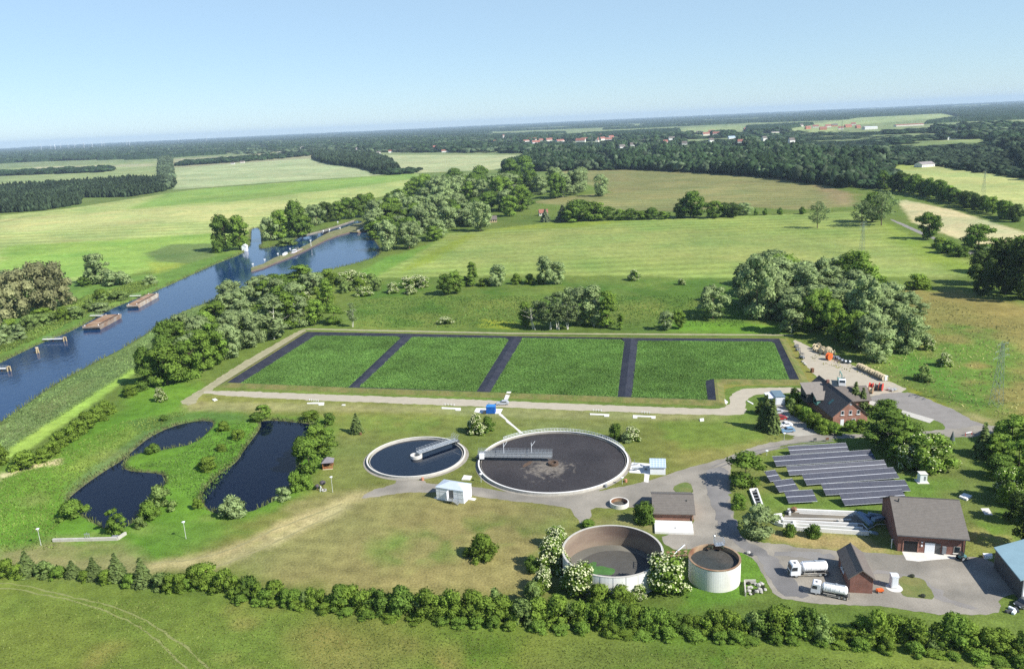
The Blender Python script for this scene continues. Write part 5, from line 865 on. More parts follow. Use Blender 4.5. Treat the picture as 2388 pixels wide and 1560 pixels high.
def scum_mat(cx, cy):
    m = mat('sludge', (.036, .032, .033), .6, .16, .12, .03, fine=2.2, fvar=.25, spec=.18, two=(.052, .047, .047)); n = m.node_tree.nodes; l = m.node_tree.links; b = n['Principled BSDF']; src = b.inputs['Base Color'].links[0].from_socket
    tc = n.new('ShaderNodeTexCoord'); mp = n.new('ShaderNodeMapping'); mp.inputs['Location'].default_value = (-cx, -cy, 0); l.new(tc.outputs['Object'], mp.inputs[0]); nd = n.new('ShaderNodeTexNoise'); nd.inputs['Scale'].default_value = .28; nd.inputs['Detail'].default_value = 6; nd.inputs['Distortion'].default_value = 1.6; l.new(mp.outputs[0], nd.inputs[0])
    vl = n.new('ShaderNodeVectorMath'); vl.operation = 'LENGTH'; m2 = n.new('ShaderNodeMapping'); m2.inputs['Location'].default_value = (1.5, 2.2, 0); l.new(mp.outputs[0], m2.inputs[0]); l.new(m2.outputs[0], vl.inputs[0])
    mr = n.new('ShaderNodeMapRange'); l.new(vl.outputs['Value'], mr.inputs[0]); mr.inputs[1].default_value = 1.5; mr.inputs[2].default_value = 12; mr.inputs[3].default_value = .30; mr.inputs[4].default_value = -.30
    ad = n.new('ShaderNodeMath'); l.new(nd.outputs[0], ad.inputs[0]); l.new(mr.outputs[0], ad.inputs[1]); r2 = n.new('ShaderNodeMapRange'); l.new(ad.outputs[0], r2.inputs[0]); r2.inputs[1].default_value = .5; r2.inputs[2].default_value = .72
    n4 = n.new('ShaderNodeTexNoise'); n4.inputs['Scale'].default_value = 2.5; n4.inputs['Detail'].default_value = 5; l.new(mp.outputs[0], n4.inputs[0]); mm = n.new('ShaderNodeMath'); mm.operation = 'MULTIPLY'; l.new(r2.outputs[0], mm.inputs[0]); r3 = n.new('ShaderNodeMapRange'); l.new(n4.outputs[0], r3.inputs[0]); r3.inputs[1].default_value = .35; r3.inputs[2].default_value = .6; r3.inputs[3].default_value = .35; l.new(r3.outputs[0], mm.inputs[1])
    mx = n.new('ShaderNodeMix'); mx.data_type = 'RGBA'; l.new(mm.outputs[0], mx.inputs[0]); l.new(src, mx.inputs[6]); mx.inputs[7].default_value = (.21, .185, .15, 1); l.new(mx.outputs[2], b.inputs['Base Color'])
pC = G(*z1('O',880,455), .9); scum_mat(pC.x-cB.x, pC.y-cB.y)
tb = thing('aeration_tank', 'largest round tank with brown scum surface, white rim and a latticed bridge', 'settling tank', cB)
MB().ring(rB-.28, rB-.02, -.4, .72, 128).build('wall', 'concrete', tb); MB().ring(rB-.36, rB+.04, .723, .86, 128).build('rim', 'white_concrete', tb); MB().ring(rB-.85, rB-.75, -.2, .55, 128).build('overflow_weir', 'apron_stone', tb); MB().disc(rB-.35, .25, 128).build('sludge_surface', 'sludge', tb)
MB().ring(rB+.01, rB+.8, -.1, .03, 96).build('apron', 'apron_stone', tb); rr_ = MB()
rail(rr_, [((rB-.2)*math.cos(t), (rB-.2)*math.sin(t), .86) for t in np.linspace(.15, 2.3, 46)], .9, .045); rr_.build('railing', 'white_metal', tb)
def blob(name, px, m, z, jit, parent, org_, step=.5):
    pts = densify(smooth_pts([G(x, y, z) for x, y in px], 1), step); out = []
    for p in pts:
        q = mnoise.noise_vector(Vector((p.x*.5, p.y*.5, 7)))*jit+mnoise.noise_vector(Vector((p.x*1.7, p.y*1.7, 2)))*jit*.6; out.append((p.x+q.x-org_.x, p.y+q.y-org_.y, z-org_.z))
    return MB().add(out, tess(out)).build(name, m, parent)
blob('foam_patch', zz('O',[(500,490),(600,440),(640,445),(540,520)]), 'brown_scum', .268, .4, tb, cB)
pC = G(*z1('O',880,455), .9)
MB().ring(.9, 1.5, 0, .95, 24, pC.x-cB.x, pC.y-cB.y).build('center_column', 'brown_scum', tb)
pL = G(*z1('O',20,370), 1.7)-cB; pc_ = Vector((pC.x-cB.x, pC.y-cB.y, 0))
bt = thing('scraper_bridge', None, None)   # local frame of the bridge
COL.objects.unlink(bt); bpy.data.objects.remove(bt)
ab = math.atan2(pL.y, pL.x); bb_ = bridge(tb, ab, .2, rB+.2, 1.5, 1.3, 1.25, True, 22)
for px_ in ((285,350),(620,345)):
    lp = MB(); q = G(*z1('O', *px_), 2.6)-cB; q.z = 2.6; lp.bar(q, q+Vector((0, 0, 3.3)), .12); lp.bar(q+Vector((0, 0, 2.2)), q+Vector((1.1, .3, 3.6)), .09); lp.build('davit_post', 'white_metal', tb)
eb = MB(); q = G(*z1('O',18,385), 1.6)-cB; eb.box(q.x-.7, q.x+.7, q.y-.8, q.y+.8, 1.1, 2.6); eb.build('control_box', 'white_paint', tb, bevel=.05)
# lower tanks
zl = 5.0
cL, rL = tankgeom(z1('Q',150,390), z1('Q',1279,430), z1('Q',640,122), z1('Q',720,692), zl)
tl = thing('sludge_tank', 'open rusty tank with steep brown inner wall and green algae patch', 'storage tank', cL)
wl = MB(); wl.ring(rL-.02, rL+.16, -.1, zl-.02, 96).build('outer_wall', 'white_concrete', tl); MB().ring(rL-.22, rL-.03, -.1, zl-.05, 96).build('inner_wall', 'rust_wall', tl); MB().ring(rL-.26, rL+.2, zl-.02, zl+.07, 96).build('rim', 'concrete', tl)
rb = MB()
for i in range(26): a = 6.283*i/26; rb.bar((math.cos(a)*(rL+.19), math.sin(a)*(rL+.19), 0), (math.cos(a)*(rL+.16), math.sin(a)*(rL+.16), zl), .07)
rb.build('panel_joint', 'grey_metal', tl); MB().disc(rL-.1, .12, 96).build('floor', 'grime_floor', tl)
mat('algae', (.06, .15, .035), .8, .2, .6); mat('wet_floor', (.085, .082, .072), .5, .15, .4); MB().disc(rL*.80, .13, 80, rL*.06, -rL*.05).build('residue', 'wet_floor', tl)
blob('algae_patch', zz('Q',[(380,580),(470,515),(530,525),(510,580),(640,575),(740,610),(700,660),(560,672),(430,655)]), 'algae', .14, .5, tl, cL)
pg = G(*z1('Q',1250,420), zl)-cL; gt = MB(); a = math.atan2(pg.y, pg.x); pr = Vector((math.cos(a)*(rL-.3), math.sin(a)*(rL-.3), 0)); tv = Vector((-math.sin(a), math.cos(a), 0))
for k in (-1.3, -.45, .45, 1.3): gt.bar(pr+tv*k+Vector((0, 0, 3.2)), pr+tv*k+Vector((0, 0, 6.0)), .09)
for h in (3.4, 4.2, 5.0, 5.8): gt.bar(pr-tv*1.3+Vector((0, 0, h)), pr+tv*1.3+Vector((0, 0, h)), .09)
gt.build('ladder_cage', 'white_metal', tl)
cR, rR = tankgeom(z1('M',160,450), z1('M',878,500), z1('M',515,287), z1('M',560,660), zl)
tr_ = thing('sludge_tank', 'small white round tank filled with dark sludge beside the parked trucks', 'storage tank', cR)
MB().ring(rR-.16, rR, -.1, zl-.1, 72).build('wall', mat('stained_white', (.70, .70, .66), .85, .07, .5, 0, fine=2, stretch=(1.5, 1.5, .25), two=(.60, .58, .52)), tr_); MB().ring(rR-.35, rR+.06, zl-.1, zl+.04, 72).build('rim', 'rust', tr_); MB().ring(rR-.36, rR-.16, 2, zl-.1, 72).build('inner_wall', 'rust', tr_); MB().disc(rR-.3, zl-1.0, 64).build('sludge_surface', mat('dark_sludge', (.04, .045, .042), .75, .2, .5, .03, fine=2, two=(.065, .06, .05)), tr_)
q = G(*z1('M',580,300), zl)-cR; pf = MB(); pf.box(q.x-1, q.x+1, q.y-.6, q.y+.9, zl+.05, zl+.15); rail(pf, [(q.x-1, q.y-.6, zl+.15), (q.x-1, q.y+.9, zl+.15), (q.x+1, q.y+.9, zl+.15), (q.x+1, q.y-.6, zl+.15), (q.x-1, q.y-.6, zl+.15)], 1.1, .05); pf.bar((q.x-1.1, q.y, zl), (q.x-1.1, q.y, zl+2.2), .12); pf.ball((q.x-1.1, q.y, zl+2.2), .25); pf.bar((q.x+.9, q.y+1, 0), (q.x+.9, q.y+1, zl), .1); pf.bar((q.x+.3, q.y+1, 0), (q.x+.3, q.y+1, zl), .1); pf.build('platform', 'steel', tr_)
vm = MB()
for x_, y_ in ((440,320),(620,330),(470,330)): q = G(*z1('M', x_, y_), zl)-cR; vm.ball((q.x, q.y, zl), .45, .7, jit=.3)
vm.build('moss_clump', 'leaf_dark_plain' if False else mat('moss', (.03, .035, .02), .95, .2, 2), tr_)
cP, rP = tankgeom(z1('O',1565,930), z1('O',1795,930), z1('O',1680,872), z1('O',1680,978), 1.1)
tp_ = thing('round_pit', 'small round concrete pit with a little water beside the garage', 'pit', cP)
MB().ring(rP-.28, rP, -.1, 1.1, 40).build('wall', 'pale_concrete', tp_); MB().ring(rP-.36, rP-.28, -.1, 1.0, 40).build('inner_wall', 'rust', tp_); MB().disc(rP-.3, .1, 40).build('water', mat('pit_water', (.10, .10, .085), .4, .1, 1), tp_)
# pipe gear between the two lower tanks
pgp = G(*z1('Q',1480,470), 0); pv_ = thing('valve_rack', 'rusty valves and pipes on the paving between the two lower tanks', 'pipework', pgp); b = MB()
for x in (-3.2, -2, -.8, .6): b.bar((x, 0, 0), (x, 0, 1.5+.3*math.sin(x*3)), .12); b.cyl((x-.3, 0, 1.4), (x+.3, 0, 1.4), .22, n=8); b.bar((x-.6, -.3, .2), (x+.6, .3, 1.3), .09)
b.bar((-3.6, 0, .5), (1.2, 0, .5), .22); b.bar((1.0, .1, .2), (1.0, .1, 2.6), .1); b.build('valve', 'rust', pv_); b = MB(); b.bar((-1.6, 1.0, .3), (1.6, 4.6, .35), .16); b.build('hose', 'white_metal', pv_)
# ------------------------------------------------------------------ buildings
def frame(a, b): a = G(*a); b = G(*b); return a, math.atan2(b.y-a.y, b.x-a.x), (b-a).length
def window(root, x, y, z, wd, h, axis='x', glass='glass', fm='white_paint', t=.06, name='window', sill=True):
    """framed opening on a wall facing -y (axis x) or -x (axis y)"""
    f = MB(); d = .05
    def bx(m, a0, a1, z0_, z1_, o0, o1): m.box(a0, a1, y+o0, y+o1, z0_, z1_) if axis == 'x' else m.box(y+o0, y+o1, a0, a1, z0_, z1_)
    bx(f, x, x+wd, z, z+.09, -t, .02); bx(f, x, x+wd, z+h-.09, z+h, -t, .02); bx(f, x, x+.09, z+.09, z+h-.09, -t, .02); bx(f, x+wd-.09, x+wd, z+.09, z+h-.09, -t, .02)
    o = f.build(name, fm, root); p = MB(); bx(p, x+.09, x+wd-.09, z+.09, z+h-.09, -t*.5, .01); p.build('pane', glass, o)
    if sill: s = MB(); bx(s, x-.12, x+wd+.12, z-.14, z-.01, -.2, .01); s.build('sill', 'white_concrete', o)
    return o
def gable(name, label, cat, FL, FR, depth, eave, ridge, ridge_dir, wall, roof, oh=.5, t=.22, dep=None, cap=True, group=None, world=None):
    a, rz, Wd = world if world else frame(FL, FR); root = thing(name, label, cat, a, rz, group); m = MB()
    if ridge_dir == 'x':
        m.prof([(0, 0), (depth, 0), (depth, eave), (depth/2, ridge), (0, eave)], 0, Wd, 'x'); s = (ridge-eave)/(depth/2); r = MB()
        r.prof([(-oh, eave-s*oh+.02), (depth/2, ridge+.02), (depth+oh, eave-s*oh+.02), (depth+oh, eave-s*oh+.02+t), (depth/2, ridge+.04+t), (-oh, eave-s*oh+.02+t)], -oh*.7, Wd+oh*.7, 'x')
    else:
        m.prof([(0, 0), (Wd, 0), (Wd, eave), (Wd/2, ridge), (0, eave)], 0, depth, 'y'); s = (ridge-eave)/(Wd/2); r = MB()
        r.prof([(-oh, eave-s*oh+.02), (Wd/2, ridge+.02), (Wd+oh, eave-s*oh+.02), (Wd+oh, eave-s*oh+.02+t), (Wd/2, ridge+.04+t), (-oh, eave-s*oh+.02+t)], -oh*.7, depth+oh*.7, 'y')
    m.build('wall', wall, root); ro = r.build('roof', roof, root)
    if cap:
        c = MB()
        if ridge_dir == 'x': c.cyl((-oh*.7, depth/2, ridge+t+.02), (Wd+oh*.7, depth/2, ridge+t+.02), .13, n=8)
        else: c.cyl((Wd/2, -oh*.7, ridge+t+.02), (Wd/2, depth+oh*.7, ridge+t+.02), .13, n=8)
        c.build('ridge_cap', 'dark_tiles', ro)
    return root, Wd, ro
# big brick plant building
bb, W1, r1 = gable('brick_building', 'largest brick plant building with grey tiled roof beside the channels', 'building', z1('N',542,748), z1('N',1350,806), 16.5, 4.5, 8.9, 'x', 'red_brick', 'grey_tiles', .75)
d = MB(); d.box(.086*W1, .296*W1, -.04, .03, .02, 2.75); d.build('doorway', 'black', bb); d = MB(); d.box(.07*W1, .086*W1, -.12, .05, 0, 2.95); d.box(.296*W1, .312*W1, -.12, .05, 0, 2.95); d.box(.07*W1, .312*W1, -.12, .05, 2.75, 2.95); d.build('door_frame', 'salmon_brick', bb)
d = MB(); d.box(.407*W1, .555*W1, -.06, .03, .02, 2.5); o = d.build('roller_door', 'white_metal', bb); d = MB(); d.box(.4*W1, .562*W1, -.1, .03, 2.5, 2.75); d.build('lintel', 'dark_steel', o)
d = MB(); d.box(.562*W1, .64*W1, -.05, .03, .02, 2.5); d.build('side_door', 'dark_steel', bb); d = MB(); d.box(.66*W1, .72*W1, -.5, -.02, .3, 2.0); d.build('meter_cabinet', 'grey_metal', bb, bevel=.03); window(bb, .835*W1, -.01, .5, 1.3, 1.6, glass='glass', fm='concrete')
d = MB(); d.box(.345*W1, .37*W1, -.2, -.01, 2.5, 2.75); d.box(.345*W1, .37*W1, -.2, -.01, 1.6, 1.95); d.build('wall_lamp', 'white_paint', bb)
gm = MB(); gm.cyl((-.5, -.82, 4.18), (W1+.5, -.82, 4.18), .1, n=8); gm.cyl((W1-.1, -.2, 4.1), (W1-.1, -.12, .1), .07, n=6); gm.build('gutter', 'dark_steel', bb); v = MB(); v.cyl((1.1, 7.0, 8.2), (1.1, 7.0, 9.3), .16, n=8); v.build('vent_pipe', 'dark_steel', r1)
# low garage with the white slab before it
gg, W2, r2 = gable('garage_building', 'low grey roofed garage with brick band behind a bright white slab', 'garage', (1525.5,1212.5), (1617,1214.5), 10.6, 2.1, 4.2, 'x', 'salmon_brick', 'grey_tiles', .6)
o = MB(); o.cyl((W2-.35, -.12, 0), (W2-.35, -.12, 2.0), .1, n=8); o.build('downpipe', 'rust', gg); v = MB(); v.cyl((W2*.85, 3.2, 3.2), (W2*.85, 3.2, 4.0), .13, n=8); v.build('vent_pipe', 'dark_steel', r2)
a, rz, Wd = frame((1527,1244), (1617.5,1247)); sl_ = thing('concrete_slab', 'bright white raised slab in front of the low garage', 'slab', a, rz); MB().box(0, Wd, 0, 5.6, -.05, .55).build('slab', 'white_concrete', sl_, bevel=.04); MB().box(Wd*.52, Wd*.56, 1.9, 2.2, .55, .63).build('lid', 'dark_steel', sl_)
# small gabled brick house by the trucks
sh, W3, r3 = gable('pump_house', 'small gabled brick house with brown tiles beside the tanker trucks', 'building', (1980.5,1381), (2034,1384), 10.2, 3.4, 5.1, 'y', 'red_brick', 'brown_tiles', .45)
d = MB(); d.box(W3-.05, W3+.05, .3, 1.3, .02, 2.1); d.build('door', 'white_paint', sh)
for k_ in (.25, .6): window(sh, 4+4*k_, -.01, 1.3, 1.1, 1.0, 'y')
# brick house with dormers
hs, W4, r4 = gable('brick_house', 'brick house with long dark tiled roof and dormers beside the car park', 'house', z1('K',1318,1272), z1('K',1795,1247), 24.5, 3.3, 7.9, 'y', 'salmon_brick', 'dark_tiles', .55)
for k_ in (.22, .45, .68): window(hs, k_*W4, -.01, 3.55, .95, 1.35)
window(hs, .46*W4, -.01, 6.6, .6, .55, sill=False); d = MB(); d.box(.22*W4, .32*W4, -.06, .02, .02, 2.1); d.build('door', 'white_paint', hs); window(hs, .55*W4, -.01, .9, 1.1, 1.3)
tile_mat('sunlit_dormer_tiles', (.23, .205, .175), (.17, .15, .13))  # lighter copy of the house tiles: sun on the dormer roofs put into colour
def dormer(y0, y1, x0, x1, zlo, zhi, wallm, label):
    """shed dormer on the left slope: little house with its own roof tipped to the south"""
    m = MB(); m.prism([(x0, y0), (x1, y0), (x1, y1), (x0, y1)], 2.6, [zlo, zlo, zhi, zhi]); o = m.build('dormer', wallm, hs); t = MB(); ov = .35
    s = (zhi-zlo)/(y1-y0); f = lambda y: zlo+(y-y0)*s
    t.prism([(x0-ov, y0-ov), (x1+.6, y0-ov), (x1+.6, y1+ov), (x0-ov, y1+ov)], 0, 1); vs = [(x0-ov, y0-ov, f(y0-ov)+.03), (x1+.6, y0-ov, f(y0-ov)+.03), (x1+.6, y1+ov, f(y1+ov)+.03), (x0-ov, y1+ov, f(y1+ov)+.03)]
    t = MB(); t.add(vs+[(a_, b_, c_+.2) for a_, b_, c_ in vs], [(0,3,2,1),(4,5,6,7),(0,1,5,4),(1,2,6,5),(2,3,7,6),(3,0,4,7)]); t.build('dormer_roof', 'sunlit_dormer_tiles', o); p = MB(); p.box(x0-.05, x0+.02, y0+.5, y1-.5, 3.4, min(4.6, zlo-.3)); p.build('window', 'glass', o)
dormer(14.5, 19.8, -2.6, 3.6, 5.6, 7.3, 'dark_tiles', ''); dormer(11.0, 14.0, -.6, 3.2, 4.7, 6.0, 'green_metal', '')
s_ = (7.9-3.3)/(W4/2); zr = lambda x: 3.3+s_*x+.30
sk = MB(); sk.add([(1.4, 6.3, zr(1.4)), (2.9, 6.3, zr(2.9)), (2.9, 7.6, zr(2.9)), (1.4, 7.6, zr(1.4))], [(0, 1, 2, 3)]); sk.build('skylight', mat('teal_glass', (.05, .14, .13), .15, .05, 1), r4); ch = MB(); ch.box(W4/2-.4, W4/2+.4, 17.2, 18.0, 7, 9.0); ch.build('chimney', 'red_brick', r4)
wg = MB(); wg.prof([(13.2, 0), (21.2, 0), (21.2, 3.2), (17.2, 6.3), (13.2, 3.2)], W4*.5, W4+6.8, 'x'); wo = wg.build('wing', 'salmon_brick', hs); wr = MB(); sw = 3.1/4; wr.prof([(12.6, 3.2-.6*sw+.05), (17.2, 6.35), (21.8, 3.2-.6*sw+.05), (21.8, 3.4-.6*sw+.05), (17.2, 6.6), (12.6, 3.4-.6*sw+.05)], W4*.5, W4+7.3, 'x'); wr.build('wing_roof', 'brown_tiles', wo)
# white garage with canopy by the car park
a, rz, Wd = frame(z1('K',525,978), z1('K',655,975)); ct = thing('white_garage', 'small white garage with blue-grey flat roof and white canopy by the car park', 'garage', a, rz); dd = 6.2
MB().box(0, Wd, 0, dd, 0, 2.75).build('wall', 'white_paint', ct); MB().box(-.15, Wd+.15, -.15, dd+.15, 2.753, 2.95).build('roof', 'blue_roof', ct); MB().box(.25, Wd-.25, -.05, .01, .05, 2.3).build('door', 'white_paint', ct); cn = MB(); cn.add([(-.02, .3, 2.5), (-2.3, .3, 2.15), (-2.3, dd, 2.15), (-.02, dd, 2.5), (-.02, .3, 2.58), (-2.3, .3, 2.23), (-2.3, dd, 2.23), (-.02, dd, 2.58)], [(0,3,2,1),(4,5,6,7),(0,1,5,4),(1,2,6,5),(2,3,7,6),(3,0,4,7)]); co = cn.build('canopy', 'white_metal', ct); ps = MB(); [ps.bar((-2.2, y, 0), (-2.2, y, 2.15), .1) for y in (.4, 3.2, 6.0)]; ps.build('post', 'dark_steel', co)
# blue roofed shed at the right border
a = G(*z1('N',1700,870), 0); bsd = thing('blue_roof_shed', 'open shed with pale blue roof cut by the right border', 'shed', a, 0)
c0, c1, c2 = G(*z1('N',1708,716), 4.6)-a, G(*z1('N',2030,1112), 4.6)-a, None; ex = Vector((9.5, 2.0, .9)); c2 = c1+ex; c3 = c0+ex
rf = MB(); rf.add([c0, c1, c2, c3]+[p+Vector((0, 0, .25)) for p in (c0, c1, c2, c3)], [(0,3,2,1),(4,5,6,7),(0,1,5,4),(1,2,6,5),(2,3,7,6),(3,0,4,7)]); rf.build('roof', mat('teal_roof', (.22, .335, .38), .5, .06, .5), bsd)
i0, i1 = c0.lerp(c3, .06), c1.lerp(c2, .06); ww = MB(); ww.add([(i0.x, i0.y, 0), (i1.x, i1.y, 0), (i1.x, i1.y, i1.z-.03), (i0.x, i0.y, i0.z-.03), (i0.x+.2, i0.y, 0), (i1.x+.2, i1.y, 0), (i1.x+.2, i1.y, i1.z-.03), (i0.x+.2, i0.y, i0.z-.03)], [(0,3,2,1),(4,5,6,7),(0,1,5,4),(1,2,6,5),(2,3,7,6),(3,0,4,7)]); ww.build('side_wall', 'dark_steel', bsd)
i2 = c2.lerp(c1, .03); fw = MB(); fw.bar((i1.x+.3, i1.y+.2, 2.1), (i2.x, i2.y+.2, 2.1), .2, 4.2); fw.build('front_wall', 'white_metal', bsd); p = MB(); [p.bar((q.x, q.y, 0), (q.x, q.y, q.z), .25) for q in (c0.lerp(c3, .08), c1.lerp(c2, .08), c2, c3)]; p.build('post', 'grey_metal', bsd)
# white hip roofed screen house with stairs
a, rz, Wd = frame(z1('P',1180,1035), z1('P',1560,1098)); wh = thing('white_shed', 'white shed with pale hipped roof, open doorway and steel stairs', 'shed', a, rz); dd = 4.6; hh_ = 3.6; b = MB(); b.box(0, Wd, 0, dd, 0, hh_); b.build('wall', 'white_paint', wh)
b = MB(); o_ = .15; rl_ = .55; b.add([(-o_, -o_, hh_+.004), (Wd+o_, -o_, hh_+.004), (Wd+o_, dd+o_, hh_+.004), (-o_, dd+o_, hh_+.004), (Wd*.36, dd/2, hh_+1.0), (Wd*.64, dd/2, hh_+1.0)], [(0, 1, 5, 4), (1, 2, 5), (2, 3, 4, 5), (3, 0, 4), (0, 3, 2, 1)]); b.build('roof', mat('pale_roof', (.47, .53, .60), .5, .05, .8), wh)
b = MB(); [b.box(-.015, Wd+.015, -.02, -.001, z, z+.05) for z in (1.2, 2.4, 3.5)]; [b.box(Wd*k-.02, Wd*k+.02, -.02, -.001, 0, hh_) for k in (.12, .62, .8)]; b.build('panel_joint', 'steel', wh)
b = MB(); b.box(Wd*.46, Wd*.63, -.03, .02, .9, 3.2); b.build('doorway', 'dark_steel', wh); b = MB(); b.box(Wd*.45, Wd*.46, -1.0, -.02, .9, 3.2); b.build('door', 'white_paint', wh)
b = MB(); b.box(Wd*.42, Wd*.68, -1.4, -.03, .82, .9); [b.box(Wd*.68+i*.28, Wd*.68+.26+i*.28, -1.3, -.3, .74-i*.15, .78-i*.15) for i in range(5)]; so_ = b.build('stairs', 'steel', wh); r_ = MB(); rail(r_, [(Wd*.42, -1.4, .9), (Wd*.55, -1.4, .9), (Wd*.68, -1.4, .9)], 1.0, .04); rail(r_, [(Wd*.68, -1.4, .9), (Wd*.68+1.5, -1.4, .1)], 1.0, .04); r_.build('railing', 'steel', so_)
b = MB(); b.box(Wd+.05, Wd+1.8, 2.4, 3.6, -.05, .12); b.box(-.9, -.05, .2, 1.0, -.05, .12); b.build('plinth', 'pale_concrete', wh)
# white box with solar roof at the big tank
a, rz, Wd = frame(z1('O',2050,602), z1('O',2235,606)); sb = thing('white_box_house', 'small white box house with a light blue panel roof right of the big tank', 'shed', a, rz); b = MB(); b.prism([(0, 0), (Wd, 0), (Wd, 3.6), (0, 3.6)], 0, [2.2, 2.2, 3.0, 3.0]); b.build('wall', 'white_paint', sb)
b = MB(); vs = [(-.15, -.3, 2.16), (Wd+.15, -.3, 2.16), (Wd+.15, 3.75, 3.06), (-.15, 3.75, 3.06)]; b.add(vs+[(x, y, z+.12) for x, y, z in vs], [(0,3,2,1),(4,5,6,7),(0,1,5,4),(1,2,6,5),(2,3,7,6),(3,0,4,7)]); ro = b.build('roof', 'light_blue_roof', sb); b = MB(); f = lambda y: 2.16+.12+.02+(y+.3)*(.9/4.05); [b.bar((Wd*k/5, -.25, f(-.25)), (Wd*k/5, 3.7, f(3.7)), .08) for k in range(6)]; [b.bar((0, y, f(y)), (Wd, y, f(y)), .08) for y in (.5, 1.5, 2.5)]; b.build('panel_frame', 'white_metal', ro)
q0, q1 = G(*z1('O',1830,520), .9), G(*z1('O',2040,505), .9); pp = thing('inlet_pipes', 'steel pipes joining the big tank and the white box house', 'pipework', G(*z1('O',1830,520))); og = Vector(pp.location); [MB().cyl(a_-og, b_-og, r_, n=10).build('pipe', 'steel', pp) for a_, b_, r_ in ((q0, q1, .28), (G(*z1('O',1930,480), 1.3), G(*z1('O',2010,520), .8), .26), (G(*z1('O',1850,470), .6), G(*z1('O',1920,465), .6), .2))]; b = MB(); [b.box(q.x-og.x-.3, q.x-og.x+.3, q.y-og.y-.3, q.y-og.y+.3, 0, .7) for q in (q0.lerp(q1, .2), q0.lerp(q1, .8))]; b.bar(G(*z1('O',1860,480), 0)-og, G(*z1('O',1860,480), 0)-og+Vector((0, 0, 1.6)), .1); b.build('support', 'grey_metal', pp)
# blue cube
a, rz, Wd = frame(z1('W',585,490), z1('W',805,490)); bc = thing('blue_container', 'bright blue cube-shaped container on the pale pad beside the gravel track', 'container', a, rz); MB().box(0, Wd, 0, 2.6, .08, 2.45).build('body', 'blue_paint', bc, bevel=.05); b = MB(); [b.box(Wd*k/7-.03, Wd*k/7+.03, -.04, -.001, .15, 2.4) for k in range(1, 7)]; [b.box(Wd+.001, Wd+.04, 2.6*k/7-.03, 2.6*k/7+.03, .15, 2.4) for k in range(1, 7)]; b.build('rib', 'blue_paint', bc); MB().box(-.06, Wd+.06, -.06, 2.66, 2.453, 2.56).build('lid', mat('blue_lid', (.035, .20, .52), .45, .05, 1), bc); b = MB(); b.bar((.8, 1.8, 2.5), (.8, 1.8, 3.2), .12); b.box(.6, 1.0, 1.6, 2.0, 3.1, 3.3); b.build('mast', 'green_metal', bc); MB().box(-1.2, -.1, -.1, .9, 0, .9).build('tank_box', 'dark_steel', bc, bevel=.1)
# kiosk, transformer, slabs
a, rz, Wd = frame(z1('N',468,1203), z1('N',548,1206)); ks = thing('kiosk_cabinet', 'tall white cabinet standing on the paved yard beside the grass island', 'cabinet', a, rz); MB().box(0, Wd, 0, 1.5, .1, 2.7).build('body', 'white_paint', ks, bevel=.03); MB().prof([(-.1, 2.7), (1.6, 2.703), (1.6, 2.75), (.75, 3.0), (-.1, 2.75)], -.08, Wd+.08, 'x').build('roof', 'white_metal', ks); MB().box(.15, Wd-.15, -.03, -.001, .2, 2.5).build('door', 'white_metal', ks); MB().disc(1.6, .05, 24, Wd/2, .3).build('base', 'pale_concrete', ks)
a, rz, Wd = frame(z1('V',888,1390), z1('V',990,1390)); tf = thing('transformer_box', 'small white transformer box on a slab right of the solar rows', 'cabinet', a, rz); MB().box(-.6, Wd+.5, -.4, 2.2, -.05, .15).build('slab', 'pale_concrete', tf); MB().box(0, Wd, 0, 1.8, .153, 2.4).build('body', 'white_paint', tf, bevel=.03); MB().box(-.12, Wd+.12, -.12, 1.92, 2.403, 2.55).build('roof', 'pale_concrete', tf); MB().box(Wd*.55, Wd*.8, -.03, -.001, .8, 1.9).build('vent', 'grey_metal', tf)
def slabthing(name, px, h, m, label, cat):
    W = [G(*p) for p in px]; c = sum(W, Vector())/len(W); o = MB().prism([(p.x-c.x, p.y-c.y) for p in W], -.05, h).build(name, m, None, c); return tag(o, label, cat)
slabthing('concrete_hatch', zz('N',[(1285,105),(1345,68),(1445,100),(1380,145)]), .5, 'white_concrete', 'raised white hatch slab above the largest brick building', 'hatch'); slabthing('concrete_hatch', zz('N',[(1548,235),(1645,232),(1695,315),(1600,310)]), .06, 'pale_concrete', 'flat pale hatch slab in the lawn at the right edge', 'hatch')
slabthing('concrete_hatch', zz('P',[(1525,770),(1560,710),(1672,722),(1640,775)]), .3, 'pale_concrete', 'cream hatch slab between the two big round tanks', 'hatch'); slabthing('concrete_hatch', zz('N',[(1570,808),(1680,810),(1690,840),(1590,845)]), .7, 'white_paint', 'white box lid beside the blue roofed shed', 'hatch'); slabthing('concrete_hatch', zz('E',[(130,1065),(158,1062),(160,1078),(132,1080)]), .35, 'white_concrete', 'tiny white lid in the lawn below the gravel track bend', 'hatch'); slabthing('concrete_hatch', zz('D',[(1470,930),(1495,922),(1510,932),(1485,940)]), .3, 'pale_concrete', 'tiny pale lid beside the track corner', 'hatch'); slabthing('concrete_hatch', zz('U',[(1168,155),(1180,140),(1226,140),(1218,160)]), .2, 'pale_concrete', 'small pale lid right of the leftmost valve pad', 'hatch')
